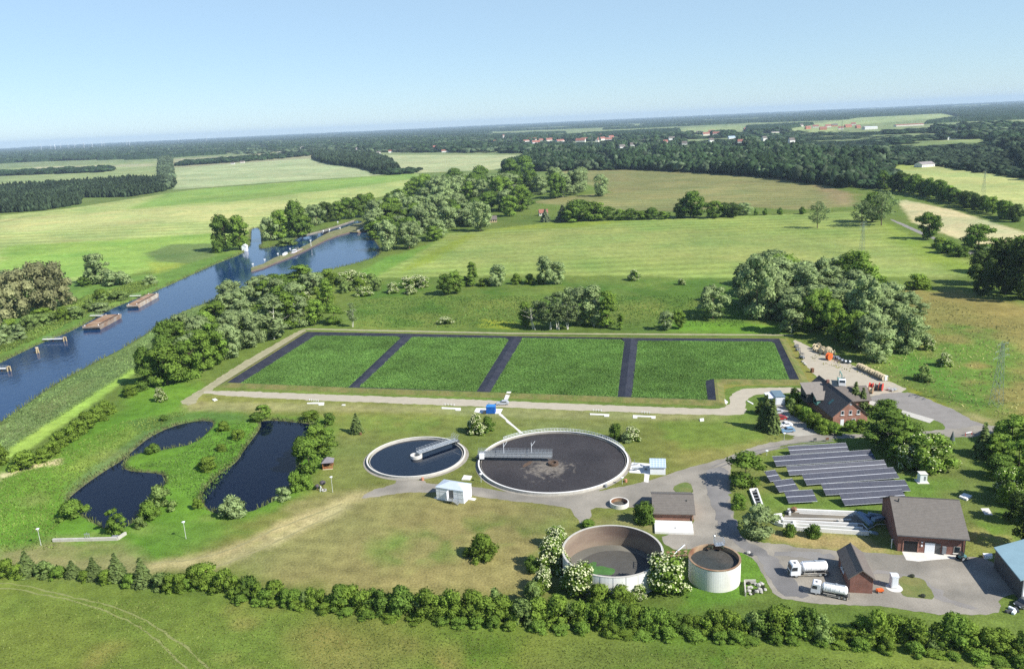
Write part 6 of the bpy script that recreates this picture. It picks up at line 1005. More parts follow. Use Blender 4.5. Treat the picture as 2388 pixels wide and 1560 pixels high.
# ------------------------------------------------------------------ solar rows
sm = bpy.data.materials.new('solar_cells'); sm.use_nodes = True; n_ = sm.node_tree.nodes; l_ = sm.node_tree.links; b_ = n_['Principled BSDF']; b_.inputs['Roughness'].default_value = .5; b_.inputs['Specular IOR Level'].default_value = .5
tc = n_.new('ShaderNodeTexCoord'); br = n_.new('ShaderNodeTexBrick'); br.offset = 0; br.inputs['Scale'].default_value = 1; br.inputs['Brick Width'].default_value = .98; br.inputs['Row Height'].default_value = .72; br.inputs['Mortar Size'].default_value = .022; br.inputs['Color1'].default_value = (.048, .052, .070, 1); br.inputs['Color2'].default_value = (.060, .062, .078, 1); br.inputs['Mortar'].default_value = (.085, .09, .11, 1)
l_.new(tc.outputs['Object'], br.inputs[0]); nz = n_.new('ShaderNodeTexNoise'); nz.inputs['Scale'].default_value = 5; nz.inputs['Detail'].default_value = 4; l_.new(tc.outputs['Object'], nz.inputs[0]); mr = n_.new('ShaderNodeMapRange'); l_.new(nz.outputs[0], mr.inputs[0]); mr.inputs[1].default_value = .3; mr.inputs[2].default_value = .7; mr.inputs[3].default_value = .7; mr.inputs[4].default_value = 1.35
hm = n_.new('ShaderNodeMix'); hm.data_type = 'RGBA'; hm.blend_type = 'MULTIPLY'; hm.inputs[0].default_value = 1; l_.new(br.outputs[0], hm.inputs[6]); cc = n_.new('ShaderNodeCombineColor'); [l_.new(mr.outputs[0], cc.inputs[i]) for i in range(3)]; l_.new(cc.outputs[0], hm.inputs[7]); l_.new(hm.outputs[2], b_.inputs['Base Color']); MATS['solar_cells'] = sm
ROWS = [((470,120),(1255,70),(1312,185),(495,235)),((270,260),(1610,180),(1680,302),(300,398)),((430,402),(1745,310),(1850,430),(480,524)),((660,508),(1915,435),(2010,560),(720,658)),((915,642),(2095,572),(2165,740),(985,798)),((1185,778),(2060,730),(2130,880),(1250,942)),((185,462),(335,450),(372,588),(215,612)),((285,597),(570,582),(615,722),(340,758)),((415,742),(820,716),(872,884),(470,907))]
SN = ['farthest of the six long solar rows','second farthest of the six long solar rows','third farthest of the six long solar rows','third nearest of the six long solar rows','second nearest of the six long solar rows','nearest of the six long solar rows, ending behind the brick building','smallest and farthest of the three short solar rows','middle one of the three short solar rows','nearest and longest of the three short solar rows']
for (TL, TR, BR, BL), nm in zip(ROWS, SN):
    zb, zt = .75, 2.25; bl, br_, tl_ = G(*z1('L', *BL), zb), G(*z1('L', *BR), zb), G(*z1('L', *TL), zt)
    rz = math.atan2(br_.y-bl.y, br_.x-bl.x); Lw = (br_-bl).length; dv = tl_-bl; u = Vector((math.cos(rz), math.sin(rz), 0)); v = Vector((-math.sin(rz), math.cos(rz), 0)); D = max(2.3, dv.dot(v)); sk_ = dv.dot(u)
    rt = thing('solar_row', nm, 'solar panels', (bl.x, bl.y, 0), rz, 'solar rows'); tilt = math.atan2(zt-zb, D); SLEN = math.hypot(D, zt-zb); hs_ = SLEN/2
    for j in range(2):
        o = MB().box(0, Lw, j*hs_+.05, (j+1)*hs_-.05, -.025, .025).build('panel', 'solar_cells', rt); o.location = (0, 0, zb); o.rotation_euler = (tilt, 0, 0)
    rl = MB(); [rl.box(0, Lw, y-w__, y+w__, -.05, .032) for y, w__ in ((hs_, .045), (.02, .02), (SLEN-.02, .02))]; o = rl.build('rail', 'white_metal', rt); o.location = (0, 0, zb); o.rotation_euler = (tilt, 0, 0)
    ps = MB(); k = max(2, int(Lw/3.6)); [ps.bar((Lw*(i+.5)/k, yy, 0), (Lw*(i+.5)/k, yy, zb+yy*math.tan(tilt)-.06), .1) for i in range(k) for yy in (D*.25, D*.75)]; ps.build('post', 'steel', rt)
# ------------------------------------------------------------------ concrete channels
def wallseg(b, a, c, wd, h, og): a, c = G(*z1('L', *a), h)-og, G(*z1('L', *c), h)-og; a.z = c.z = h/2; b.bar(a, c, wd, h)
og = G(*z1('L',600,1200)); chn = thing('grit_channel', 'long white concrete channels with Y-shaped inlet before the brick building', 'channel', og)
pf = [G(*z1('L', *p))-og for p in [(470,1000),(1420,1040),(1580,1300),(600,1240),(400,1190),(390,1130)]]; MB().prism([(p.x, p.y) for p in pf], -.05, .12).build('floor', mat('channel_floor', (.20, .175, .13), .9, .14, .4, 0, two=(.14, .125, .10)), chn)
for a, c, wd, h in [((465,985),(1420,1025),.5,.9),((470,985),(490,1040),.5,.9),((620,1045),(1370,1078),.14,.3),((390,1108),(1340,1130),.14,.5),((390,1140),(1430,1188),.36,1.0),((545,1190),(1500,1246),.3,1.0),((580,1236),(1585,1300),.34,1.0),((600,1222),(1570,1280),.12,.5),((540,1150),(560,1235),.5,.95),((170,1090),(245,1105),.45,.9),((240,1100),(290,1060),.45,.9),((285,1062),(375,1050),.45,.9),((240,1125),(330,1175),.45,.9),((325,1175),(400,1195),.45,.9),((395,1192),(550,1195),.45,.9),((290,1110),(370,1085),.45,.85),((370,1085),(395,1150),.45,.85),((290,1112),(350,1150),.45,.85)]:
    b = MB(); wallseg(b, a, c, wd, h, og); b.build('channel_wall', 'white_concrete', chn)
for q_, h_, r_, m_ in (((1180,1195),.8,.7,'concrete'),((540,1040),.9,.8,'rust'),((470,1060),.6,.7,'dark_steel')): p = G(*z1('L',*q_))-og; MB().ball((p.x, p.y, h_), r_, .65, jit=.3).build('debris', m_, chn)
og2 = G(1760,1170); ld = thing('inlet_channel', 'narrow white open channel with dark rungs right of the junction tree', 'channel', og2)
for a, c in (((1749,1140),(1769,1192)),((1765,1138),(1783,1190)),((1749,1140),(1765,1138))):
    b = MB(); a, c = G(*a, .6)-og2, G(*c, .6)-og2; a.z = c.z = .3; b.bar(a, c, .35, .7); b.build('channel_wall', 'white_concrete', ld)
b = MB(); pf = [G(*p)-og2 for p in ((1750,1141),(1765,1139),(1783,1190),(1769,1192))]; b.prism([(p.x, p.y) for p in pf], -.05, .06); b.build('floor', 'black', ld); b = MB()
for i in range(1, 7):
    k = i/7; p, q = G(1749+20*k, 1140+52*k, .6)-og2, G(1765+18*k, 1138+52*k, .6)-og2; b.bar(p, q, .14)
b.build('rung', 'steel', ld)
og3 = G(*z1('L',1500,1230)); scn = thing('screen_machine', 'blue-grey screening chutes in the shade beside the largest brick building', 'machine', og3)
for a, c, r in [((1430,1040),(1620,1210),.75),((1470,1050),(1640,1120),.55),((1580,1060),(1760,1090),.6),((1640,1140),(1780,1110),.7),((1600,1310),(1700,1330),.5)]:
    b = MB(); b.bar(G(*z1('L', *a), 2.0)-og3, G(*z1('L', *c), 1.2)-og3, r*1.6, r*1.1); b.build('chute', 'blue_grey_metal', scn, bevel=.08)
b = MB(); pts = [G(*z1('L', *p), .9)-og3 for p in ((1420,1190),(1500,1200),(1570,1270),(1640,1240),(1700,1200),(1800,1200))]; [b.cyl(pts[i], pts[i+1], .12, n=8) for i in range(5)]; b.build('pipe', 'steel', scn); b = MB(); [b.bar(G(*z1('L', *p))-og3, G(*z1('L', *p))-og3+Vector((0, 0, 1.9)), .14) for p in ((1480,1100),(1600,1190),(1700,1120),(1760,1160))]; b.build('support', 'dark_steel', scn)
p = G(*z1('L',1895,1530)); vp = thing('standpipe', 'pale standpipe at the corner of the largest brick building', 'pipe', p); MB().bar((0, 0, 0), (0, 0, 2.2), .14).build('pipe', 'white_metal', vp); MB().cyl((0, 0, 2.1), (.5, 0, 2.1), .09, n=8).build('outlet', 'steel', vp)
# ------------------------------------------------------------------ vehicles
def wheel(root, x, y, r, wd, side):
    t = MB(); t.cyl((x, y-wd/2, r), (x, y+wd/2, r), r, n=18); o = t.build('wheel', 'rubber', root, bevel=.03); m = MB(); ys = y+side*(wd/2); m.cyl((x, ys-.02*side, r), (x, ys+.025*side, r), r*.58, n=14); m.build('rim', 'steel', o)
def truck(pF, pR, label):
    a, b = G(*pR), G(*pF); L = (b-a).length; rz = math.atan2(b.y-a.y, b.x-a.x); sc_ = L/8.8
    r = thing('tanker_truck', label, 'tanker truck', a, rz, 'white tanker trucks'); r.scale = (sc_,)*3
    c = MB(); [c.box(.2, 8.2, y-.09, y+.09, .75, 1.0) for y in (-.45, .45)]; [c.box(x, x+.15, -.45, .45, .78, .95) for x in (.3, 2, 4, 6)]; c.box(-.05, .1, -1.15, 1.15, .5, .75); c.build('chassis', 'dark_steel', r)
    k = MB(); k.prof([(6.55, .55), (8.75, .55), (8.8, 1.0), (8.75, 1.55), (8.45, 2.85), (8.2, 3.05), (6.75, 3.05), (6.55, 2.9)], -1.2, 1.2); cab = k.build('cab', 'white_paint', r, bevel=.06)
    g = MB(); g.add([(8.757, -1.02, 1.62), (8.757, 1.02, 1.62), (8.485, .98, 2.72), (8.485, -.98, 2.72)], [(0, 1, 2, 3)]); g.build('windscreen', 'glass', cab)
    for s in (-1, 1):
        g = MB(); g.add([(7.3, s*1.207, 1.7), (8.55, s*1.207, 1.7), (8.32, s*1.207, 2.6), (7.3, s*1.207, 2.6)], [(0, 1, 2, 3)]); g.build('side_window', 'glass', cab); m = MB(); m.box(8.4, 8.52, s*1.25, s*1.5, 1.9, 2.5); m.build('mirror', 'dark_steel', cab)
    h = MB(); h.box(7.3, 7.8, -.3, .3, 3.055, 3.12); h.build('roof_hatch', 'dark_steel', cab); gr = MB(); gr.box(8.79, 8.84, -.9, .9, .75, 1.35); gr.build('grille', 'dark_steel', cab)
    for s in (-1, 1): q = MB(); q.box(8.76, 8.85, s*.75-.2, s*.75+.2, .6, .74); q.build('headlight', 'white_metal', cab)
    t = MB(); n = 20; R_ = 1.12; zc = 2.1; prof = [(.35, .0), (.42, .55), (.62, .95), (.95, R_), (5.75, R_), (6.05, .95), (6.2, .55), (6.25, 0)]
    vs = [(x, q*math.cos(6.283*i/n), zc+q*math.sin(6.283*i/n)) for x, q in prof for i in range(n)]; t.add(vs, [(j*n+i, j*n+(i+1) % n, (j+1)*n+(i+1) % n, (j+1)*n+i) for j in range(len(prof)-1) for i in range(n)]); tank = t.build('tank', mat('tank_white', (.86, .86, .85), .55, .03, .7, 0, spec=.25), r, smooth=True)
    bd = MB(); [bd.cyl((x, 0, zc), (x+.09, 0, zc), R_+.035, n=24) for x in (1.1, 2.1, 3.1, 4.1, 5.1, 5.6)]; bd.build('tank_band', 'tank_white', tank); hp = MB(); hp.box(1.0, 5.6, -.25, .25, zc+R_+.02, zc+R_+.1); hp.cyl((3, 0, zc+R_), (3, 0, zc+R_+.25), .3, n=12); hp.build('catwalk', 'steel', tank)
    fr = MB(); [fr.box(x, x+.25, -.7, .7, 1.0, 1.25) for x in (.9, 3.2, 5.4)]; [fr.box(1.0, 5.9, s*1.12-.06, s*1.12+.06, .85, 1.0) for s in (-1, 1)]; [fr.box(2.2, 5.0, s*1.15-.04, s*1.15+.04, .5, .62) for s in (-1, 1)]; fr.cyl((.5, -1.05, 1.25), (5.8, -1.05, 1.25), .1, n=8); fr.build('side_guard', 'concrete', r); eq = MB(); eq.box(6.25, 6.5, -1.1, 1.1, 1.0, 2.2); eq.cyl((6.4, .8, 1), (6.4, .8, 3.2), .1, n=8); eq.build('pump_unit', 'grey_metal', r)
    for x in (7.5, 2.2, .95):
        for s in (-1, 1): wheel(r, x, s*1.0, .5, .34, s)
    for s in (-1, 1): f = MB(); f.prof([(.3, .95), (.4, 1.15), (2.8, 1.15), (2.9, .95), (2.75, 1.0), (.45, 1.0)], s*1.0-.2, s*1.0+.2); f.build('mudguard', 'black', r)
truck((1839,1341), (1931.5,1337), 'white tanker truck parked nearer the brick building, farther one of the pair'); truck((1890.5,1379), (1980,1396), 'white tanker truck beside the small gabled brick house, nearer one of the pair')
def car(px, ang_, m, label, L=4.3, wagon=False):
    P = G(*px); r = thing('parked_car', label, 'car', P, ang_, None); z = .28; xr = -L/2
    prof = [(xr, .35), (xr, .8), (xr+.15, .95), (xr+.45, 1.35) if wagon else (xr+.7, 1.0), (xr+.7, 1.45) if wagon else (xr+1.25, 1.42), (xr+2.3, 1.45), (xr+3.05, .98), (xr+L-.25, .82), (xr+L, .6), (xr+L, .35), (xr+L-.3, .25), (xr+.3, .25)]
    b = MB(); b.prof(prof, -.86, .86); bo = b.build('body', m, r, bevel=.06)
    for s in (-1, 1):
        w_ = MB(); pts = [(xr+.75 if wagon else xr+1.05, .98), (xr+.9 if wagon else xr+1.35, 1.36), (xr+2.25, 1.38), (xr+2.85, .98)]; w_.add([(x, s*.866, zq) for x, zq in pts], [(0, 1, 2, 3)]); w_.build('side_window', 'glass', bo)
        for x in (xr+.8, xr+L-.85): wheel(r, x, s*.78, .32, .2, s)
    w_ = MB(); w_.add([(xr+2.42, -.7, 1.405), (xr+2.42, .7, 1.405), (xr+3.0, .74, 1.04), (xr+3.0, -.74, 1.04)], [(0, 1, 2, 3)]); o = w_.build('windscreen', 'glass', bo); o.location = (.03, 0, .02); h = MB(); [h.box(xr+L-.06, xr+L+.01, s*.62-.15, s*.62+.15, .58, .72) for s in (-1, 1)]; h.build('headlight', 'white_metal', bo)
ca = math.radians(186)
car((1836.5,1007), ca, 'car_blue', 'light blue estate car nearest in the car park', wagon=True); car((1831,994), ca, 'car_white', 'white car beside the light blue one in the car park'); car((1818,978), ca, 'car_red', 'red car half hidden by the tall spruce in the car park'); car((1812,964), ca, 'car_silver', 'silver car behind the red one in the car park'); car((1790,949), ca, 'car_dark', 'dark car under the dark tree by the white garage')
car((1172,943), math.radians(178), 'car_silver', 'silver grey car parked on the gravel track behind the blue cube', 4.4, True); car((2388,1412), math.radians(200), 'car_dark', 'small dark vehicle beside the blue roofed shed at the border', 4)
st = thing('concrete_ramp', 'short pale ramp up the basin bank behind the parked grey car', 'ramp', G(1183,930)); p0, p1 = G(1180,932)-Vector(st.location), G(1187,914, .95)-Vector(st.location); MB().bar(p0+Vector((0, 0, .08)), p1+Vector((0, 0, .12)), 1.5, .14).build('ramp', 'pale_concrete', st); b = MB(); [b.bar(p0.lerp(p1, k)+Vector((.85, 0, 0)), p0.lerp(p1, k)+Vector((.85, 0, 1.0)), .07) for k in (0, .5, 1)]; b.build('rail_post', 'grey_metal', st)
# yard: truck with crane, trailer, drums
a = G(*z1('K',1450,735)); b_ = G(*z1('K',1530,640)); tr = thing('crane_truck', 'white lorry with green loading crane in the gravel yard', 'lorry', a, math.atan2(b_.y-a.y, b_.x-a.x)+.3)
k = MB(); k.prof([(0, .5), (2.2, .5), (2.2, 2.6), (.35, 2.7), (.0, 1.6)], -1.15, 1.15); k.build('cab', 'white_paint', tr, bevel=.08); g = MB(); g.add([(.02, -.95, 1.7), (.02, .95, 1.7), (.3, .9, 2.55), (.3, -.9, 2.55)], [(0, 1, 2, 3)]); o = g.build('windscreen', 'glass', tr); o.location = (-.02, 0, 0); k = MB(); k.box(2.4, 7.5, -1.2, 1.2, 1.0, 1.2); [k.box(2.4, 7.5, s*1.17-.03, s*1.17+.03, 1.2, 1.7) for s in (-1, 1)]; k.build('flatbed', 'green_metal', tr); k = MB(); k.bar((3, 0, 1.2), (3, 0, 3.6), .3); k.bar((3, 0, 3.6), (6.2, .5, 4.1), .25); k.bar((6.2, .5, 4.1), (6.6, .6, 2.2), .16); k.build('crane', 'green_metal', tr)
for x in (1.2, 4.8, 6.2):
    for s in (-1, 1): wheel(tr, x, s, .5, .32, s)
a = G(*z1('K',1450,785)); tl2 = thing('red_trailer', 'low red trailer in front of the white crane lorry', 'trailer', a, .12); MB().box(0, 3.4, -.9, .9, .55, .8).build('bed', 'red', tl2); b = MB(); [b.box(0, 3.4, s*.9-.04, s*.9+.04, .8, 1.1) for s in (-1, 1)]; b.build('side_board', 'red', tl2); [wheel(tl2, 1.8, s*.8, .35, .2, s) for s in (-1, 1)]
def make_drum(R_, wd, core, fl, cr, label, loc, rz, group):
    r = thing('cable_drum', label, 'cable drum', loc, rz, group)
    for s in (-1, 1):
        b = MB(); b.cyl((0, s*wd/2-.05, R_), (0, s*wd/2+.05, R_), R_, n=20); o = b.build('flange', fl, r); h = MB(); h.cyl((0, s*(wd/2+.05), R_), (0, s*(wd/2+.07), R_), R_*.16, n=10); h.build('hub', 'dark_steel', o)
    b = MB(); b.cyl((0, -wd/2+.05, R_), (0, wd/2-.05, R_), core, n=18, caps=False); b.build('cable_core', cr, r); return r
ra, rb_ = G(*z1('K',1690,475)), G(*z1('K',2030,640)); rz = math.atan2(rb_.y-ra.y, rb_.x-ra.x)+math.pi/2; ND = 11; first = None
for i in range(ND):
    p = ra.lerp(rb_, i/(ND-1)); lab = 'pale wooden cable drum of the long row at the yard edge, '+ordinal(i, ND)
    if first is None: first = make_drum(1.05, 1.0, .8, 'pale_wood', 'wood', lab, p, rz, 'row of cable drums')
    else: dup(first, p, rz+random.uniform(-.1, .1), lab, None, random.uniform(.85, 1.12))
C1 = [(1075,205,.8),(1115,190,.9),(1080,235,.8),(1130,215,.9),(1185,235,.9),(1120,250,.7),(1165,262,.9),(1205,275,.8),(1265,250,.9),(1320,295,.9),(1235,285,.8)]; first = None
C1.sort()
for i, (x, y, s) in enumerate(C1):
    p = G(*z1('K', x, y)); lab = 'pale cable drum in the loose group at the far yard end, '+ordinal(i, len(C1))
    if first is None: first = make_drum(1.15, 1.0, .85, 'pale_wood', 'wood', lab, p, .6, 'loose cable drums at the yard end')
    else: dup(first, p, random.uniform(0, 3), lab, None, s*random.uniform(1.0, 1.2))
for x, y, R_, rz_, fl, cr, l in [(1268,352,1.45,.5,'orange','orange','big orange drum beside the loose pale drums'),(1850,765,1.3,.9,'red','red','red drum behind the two brown ones in the yard'),(1985,775,1.35,.9,'red','dark_steel','red drum at the right of the yard'),(1740,800,1.1,.9,'dark_wood','rust','leftmost brown drum near the house spruces'),(1795,810,1.15,.9,'rust','pale_wood','middle brown drum near the house spruces'),(1850,815,1.15,.9,'rust','pale_wood','right brown drum near the house spruces'),(1930,775,1.2,.9,'dark_wood','dark_steel','dark drum beside the right red one')]: make_drum(R_, 1.1, R_*.72, fl, cr, l, G(*z1('K', x, y)), rz_, None)
f_ = None
for i, (x, y) in enumerate([(1340,340),(1385,345),(1410,365),(1450,385),(1495,400),(1550,405)]):
    lab = 'grey pipe coil between the drum groups, '+ordinal(i, 6)
    if f_ is None: f_ = make_drum(.75, .8, .6, 'grey_metal', 'steel', lab, G(*z1('K', x, y)), .8, 'grey coils'); f_.name = 'pipe_coil'
    else: dup(f_, G(*z1('K', x, y)), .8+i*.2, lab)
a = G(*z1('K',2045,650)); wt = thing('water_tote', 'white tank in a cage at the near end of the drum row', 'tank', a, .4); MB().box(0, 1.4, 0, 1.3, .15, 1.9).build('tank', 'white_paint', wt, bevel=.12); b = MB(); [b.bar((x, y, 0), (x, y, 2.0), .06) for x in (-.04, 1.44) for y in (-.04, 1.34)]; [b.bar((-.04, -.04, z), (1.44, -.04, z), .05) for z in (.5, 1.0, 1.5)]; b.build('cage', 'steel', wt)
a = G(*z1('K',1035,525)); sk2 = thing('waste_bin', 'dark brown bin at the left yard edge', 'bin', a, .2); MB().box(-.5, .5, -.5, .5, 0, 1.5).build('body', 'dark_wood', sk2, bevel=.06); MB().box(-.55, .55, -.55, .55, 1.503, 1.6).build('lid', 'rust', sk2)
a = G(*z1('K',890,335)); ml = thing('forklift', 'dark grey forklift at the left yard edge', 'forklift', a, 2.2); MB().box(-.9, .9, -.6, .6, .35, 1.1).build('body', 'grey_metal', ml, bevel=.08); b = MB(); [b.bar((1.0, s*.4, .1), (1.0, s*.4, 3.0), .14) for s in (-1, 1)]; [b.bar((1.0, -.4, z), (1.0, .4, z), .1) for z in (.5, 1.6, 2.9)]; [b.bar((1.05, s*.3, .15), (2.1, s*.3, .15), .12, .06) for s in (-1, 1)]; b.build('mast', 'dark_steel', ml); b = MB(); [b.bar((x, s*.5, 1.1), (x, s*.5, 2.1), .08) for x in (-.6, .5) for s in (-1, 1)]; b.box(-.7, .6, -.6, .6, 2.1, 2.18); b.build('cab_frame', 'dark_steel', ml); [wheel(ml, x, s*.6, .38, .25, s) for x in (-.6, .65) for s in (-1, 1)]
for i, (x, y) in enumerate([(815,180),(835,225)]):
    a = G(*z1('K', x, y)); r_ = thing('steel_rack', ['dark steel rack at the top of the yard edge', 'dark steel rack behind the forklift'][i], 'rack', a, .5); b = MB(); [b.bar((u_, v_, 0), (u_, v_, 1.3), .1) for u_ in (-.9, 0, .9) for v_ in (-.4, .4)]; [b.bar((-.9, v_, z), (.9, v_, z), .1) for v_ in (-.4, .4) for z in (.4, 1.2)]; b.build('frame', 'dark_steel', r_); MB().box(-.8, .8, -.35, .35, .46, .9).build('load', 'grey_metal', r_)
for i, (x, y) in enumerate([(900,380),(925,405),(945,425)]): tag(MB().box(-.5, .5, -.35, .35, 0, .5).build('stone_block', 'stone_rubble', None, G(*z1('K', x, y)), .5, bevel=.08), 'pale block lying at the left yard edge, '+['farthest', 'middle', 'nearest'][i], 'block', 'pale blocks at the yard edge')
for i, (x, y) in enumerate([(2100,775),(2150,790),(2190,780)]):
    a = G(*z1('K', x, y)); r_ = thing('wire_cage', ['pale wire pallet cage left of the group at the yard exit', 'pale wire pallet cage in the middle of the group at the yard exit', 'pale wire pallet cage right of the group at the yard exit'][i], 'cage', a, .2); MB().box(-.6, .6, -.5, .5, .1, .2).build('pallet', 'wood', r_); b = MB(); [b.bar((u_, v_, 0), (u_, v_, 1.1), .05) for u_ in (-.6, 0, .6) for v_ in (-.5, .5)]; [b.bar((-.6, v_, z), (.6, v_, z), .05) for v_ in (-.5, .5) for z in (.5, .8, 1.1)]; b.build('cage_frame', 'steel', r_); MB().box(-.4, .3, -.3, .3, .205, .8).build('goods', 'white_paint', r_, bevel=.05)
# ------------------------------------------------------------------ lamps, posts, small things on the lawn
mat('lamp_grey', (.5, .52, .48), .5, .05, 1)
def lamp(px, h, label, first=None):
    p = G(*px); r = thing('lamp_post', label, 'lamp', p, random.uniform(0, .5), 'lamp posts'); MB().cyl((0, 0, 0), (0, 0, h), .075, .05, 8).build('pole', 'lamp_grey', r); b = MB(); b.cyl((0, 0, h), (0, 0, h+.32), .22, .34, 10); b.cyl((0, 0, h+.32), (0, 0, h+.40), .42, .2, 10); b.build('lamp_head', 'white_paint', r)
for px, h, l in [((96,1272),4.3,'lamp post left of the weir wall'),((434,1256),4.3,'lamp post in the lawn below the grassy island'),((776,1148),4.3,'lamp post beside the well tripod'),((1828.5,1026),1.9,'short lamp post below the light blue car'),((1788,1062),1.2,'short pale post left of the solar rows'),((1122,1124),2.2,'short lamp post left of the largest round tank'),((1451,1129),1.7,'short post right of the largest round tank')]: lamp(px, h, l)
og = G(*z1('T',740,490)); ww_ = thing('weir_wall', 'long low concrete wall with a slide gate at the pond outlet', 'wall', og); b = MB(); P = [G(*z1('T', *p), .4)-og for p in ((735,470),(1630,448),(1745,372))]; [p.__setattr__('z', .35) for p in P]; b.bar(P[0], P[1], .55, .8); b.bar(P[1], P[2], .5, .8); b.build('wall', 'concrete', ww_); q = P[0].lerp(P[1], .54); b = MB(); [b.bar(q+Vector((s*.5, 0, 0)), q+Vector((s*.5, 0, 1.6)), .12) for s in (-1, 1)]; b.bar(q+Vector((-.7, 0, 1.5)), q+Vector((.7, 0, 1.5)), .14); b.cyl(q+Vector((0, 0, .4)), q+Vector((0, 0, 1.9)), .06, n=8); b.build('slide_gate', 'steel', ww_); q = P[0].lerp(P[1], .95); b = MB(); b.box(q.x-.9, q.x+.5, q.y+.3, q.y+1.2, 0, .7); b.build('sluice_box', 'grey_metal', ww_)
# wooden hut
og = G(*z1('U',980,1035)); ht = thing('wooden_hut', 'little open wooden hut with grey pyramid roof beside the pond trees', 'hut', og, .1); w_ = 1.35; b = MB(); [b.bar((x, y, 0), (x, y, 2.1), .16) for x in (-w_, w_) for y in (0, 2.5)]; b.build('post', 'orange_wood' if False else mat('orange_wood', (.36, .15, .06), .8, .15, 1), ht)
b = MB(); [b.bar((-w_, 0, z), (w_, 0, z), .1, .22) for z in (.35, .75)]; b.bar((-w_, 0, .1), (0, 0, .9), .1); b.bar((w_, 0, .1), (0, 0, .9), .1); b.build('railing', 'orange_wood', ht); b = MB(); b.box(-w_, w_, 2.4, 2.5, 0, 2.1); b.box(-w_-.02, -w_+.08, .1, 2.4, 0, 2.1); b.build('back_wall', 'dark_wood', ht); b = MB(); o_ = .45; b.add([(-w_-o_, -o_, 2.1), (w_+o_, -o_, 2.1), (w_+o_, 2.5+o_, 2.1), (-w_-o_, 2.5+o_, 2.1), (0, 1.25, 3.4)], [(0, 1, 4), (1, 2, 4), (2, 3, 4), (3, 0, 4), (3, 2, 1, 0)]); b.build('roof', mat('shingle', (.19, .175, .19), .9, .12, 2), ht); b = MB(); b.box(-w_-.1, w_+.1, -.25, .0, -.02, .12); b.build('step', 'pale_wood', ht)
for x, y, r_, h, l in [(915,1310,.85,1.9,'taller dark round-capped shelter near the lamp post'),(838,1325,.62,1.3,'lower dark round-capped shelter near the lamp post')]:
    s_ = thing('round_shelter', l, 'shelter', G(*z1('U', x, y))); b = MB(); b.ball((0, 0, h), r_, .75, 12, 8, .05); b.build('cap', mat('thatch', (.085, .075, .08), .95, .2, 3), s_); MB().cyl((0, 0, 0), (0, 0, h), .12, n=8).build('stem', 'dark_wood', s_)
s_ = thing('tripod_frame', 'white tripod frame with stone ring between the round-capped shelters', 'frame', G(*z1('U',885,1335))); b = MB(); [b.bar((.55*math.cos(t), .55*math.sin(t), 0), (0, 0, 1.5), .09) for t in (.3, 2.4, 4.5)]; b.build('leg', 'white_metal', s_); MB().ring(.45, .75, -.02, .25, 16, .8, .1).build('stone_ring', 'stone_rubble', s_)
def pad(pts, label, posts):
    W = [G(*p) for p in pts]; c = W[0]; r = thing('valve_pad', label, 'valve pad', c, 0, 'valve pads along the gravel track'); MB().prism([(p.x-c.x, p.y-c.y) for p in W], -.05, .14).build('slab', 'white_concrete', r)
    for (x, y) in posts: q = G(x, y)-c; b = MB(); b.cyl((q.x, q.y, 0), (q.x, q.y, .55), .09, n=8); b.cyl((q.x, q.y, .55), (q.x, q.y, .62), .16, n=8); b.build('valve_post', 'white_metal', r)
pad(zz('U',[(690,118),(780,112),(930,112),(925,150),(850,150),(850,130),(690,130)]), 'leftmost white valve pad along the gravel track', [(722+i*5, 934+i*.5) for i in range(5)])
pad([(1030,950),(1075,952),(1074,958),(1062,957.5),(1062,954.5),(1030,953.5)], 'white valve pad left of the blue cube', [(1038+i*7, 944.5+i*.4) for i in range(4)])
pad([(1375.5,964.5),(1421,966.5),(1420,972),(1409,971.5),(1409,968.5),(1376,967.5)], 'white valve pad above the dark shrub behind the largest tank', [(1384+i*6, 958+i*.4) for i in range(4)])
pad([(1476,968.5),(1529,971),(1528,976.5),(1519,976),(1519,973),(1486,972),(1486,975.5),(1476,975)], 'rightmost white valve pad, with two short ends', [(1497+i*6, 963+i*.4) for i in range(4)])
pad([(1682,935),(1688,930),(1698,938),(1693,943)], 'small slanted pad at the bend of the gravel track', []); pad(zz('K',[(130,925),(145,920),(220,960),(215,975)]), 'thin pale kerb slab inside the track bend', [])
# rubble bay
og = G(*z1('M',925,975)); by = thing('rubble_bay', 'low concrete bay wall beside the small white tank', 'bay', og); P = [G(*z1('M', *p), .6)-og for p in ((945,975),(930,800),(1085,800))]; [p.__setattr__('z', .45) for p in P]; b = MB(); b.bar(P[0], P[1], .25, .95); b.bar(P[1], P[2], .25, .95); b.build('wall', 'concrete', by)
for i, (x, y, r_) in enumerate([(985,845,.55),(1020,900,.45),(985,900,.5),(990,950,.55),(1060,940,.45),(1080,860,.5),(1120,870,.6),(1160,850,.65),(1190,900,.55),(1140,930,.6),(1100,960,.55),(1160,965,.5),(1050,980,.45),(1215,930,.4),(1010,990,.4)]):
    p = G(*z1('M', x, y)); tag(MB().ball((0, 0, r_*.5), r_*.85, .7, 6, 4, .32).build('stone', 'stone_rubble' if i % 4 else 'moss', None, p, i), 'broken stone lying in or beside the low concrete bay', 'stone', 'stones of the rubble bay')
for x, y, r_, l in [(1035,445,.5,'dark stone at the kerb above the tank lawn'),(980,420,.6,'pale stone at the kerb above the tank lawn')]: tag(MB().ball((0, 0, r_*.5), r_, .6, 8, 5, .2).build('stone', 'stone_rubble' if 'pale' in l else 'dark_steel', None, G(*z1('M', x, y))), l, 'stone')
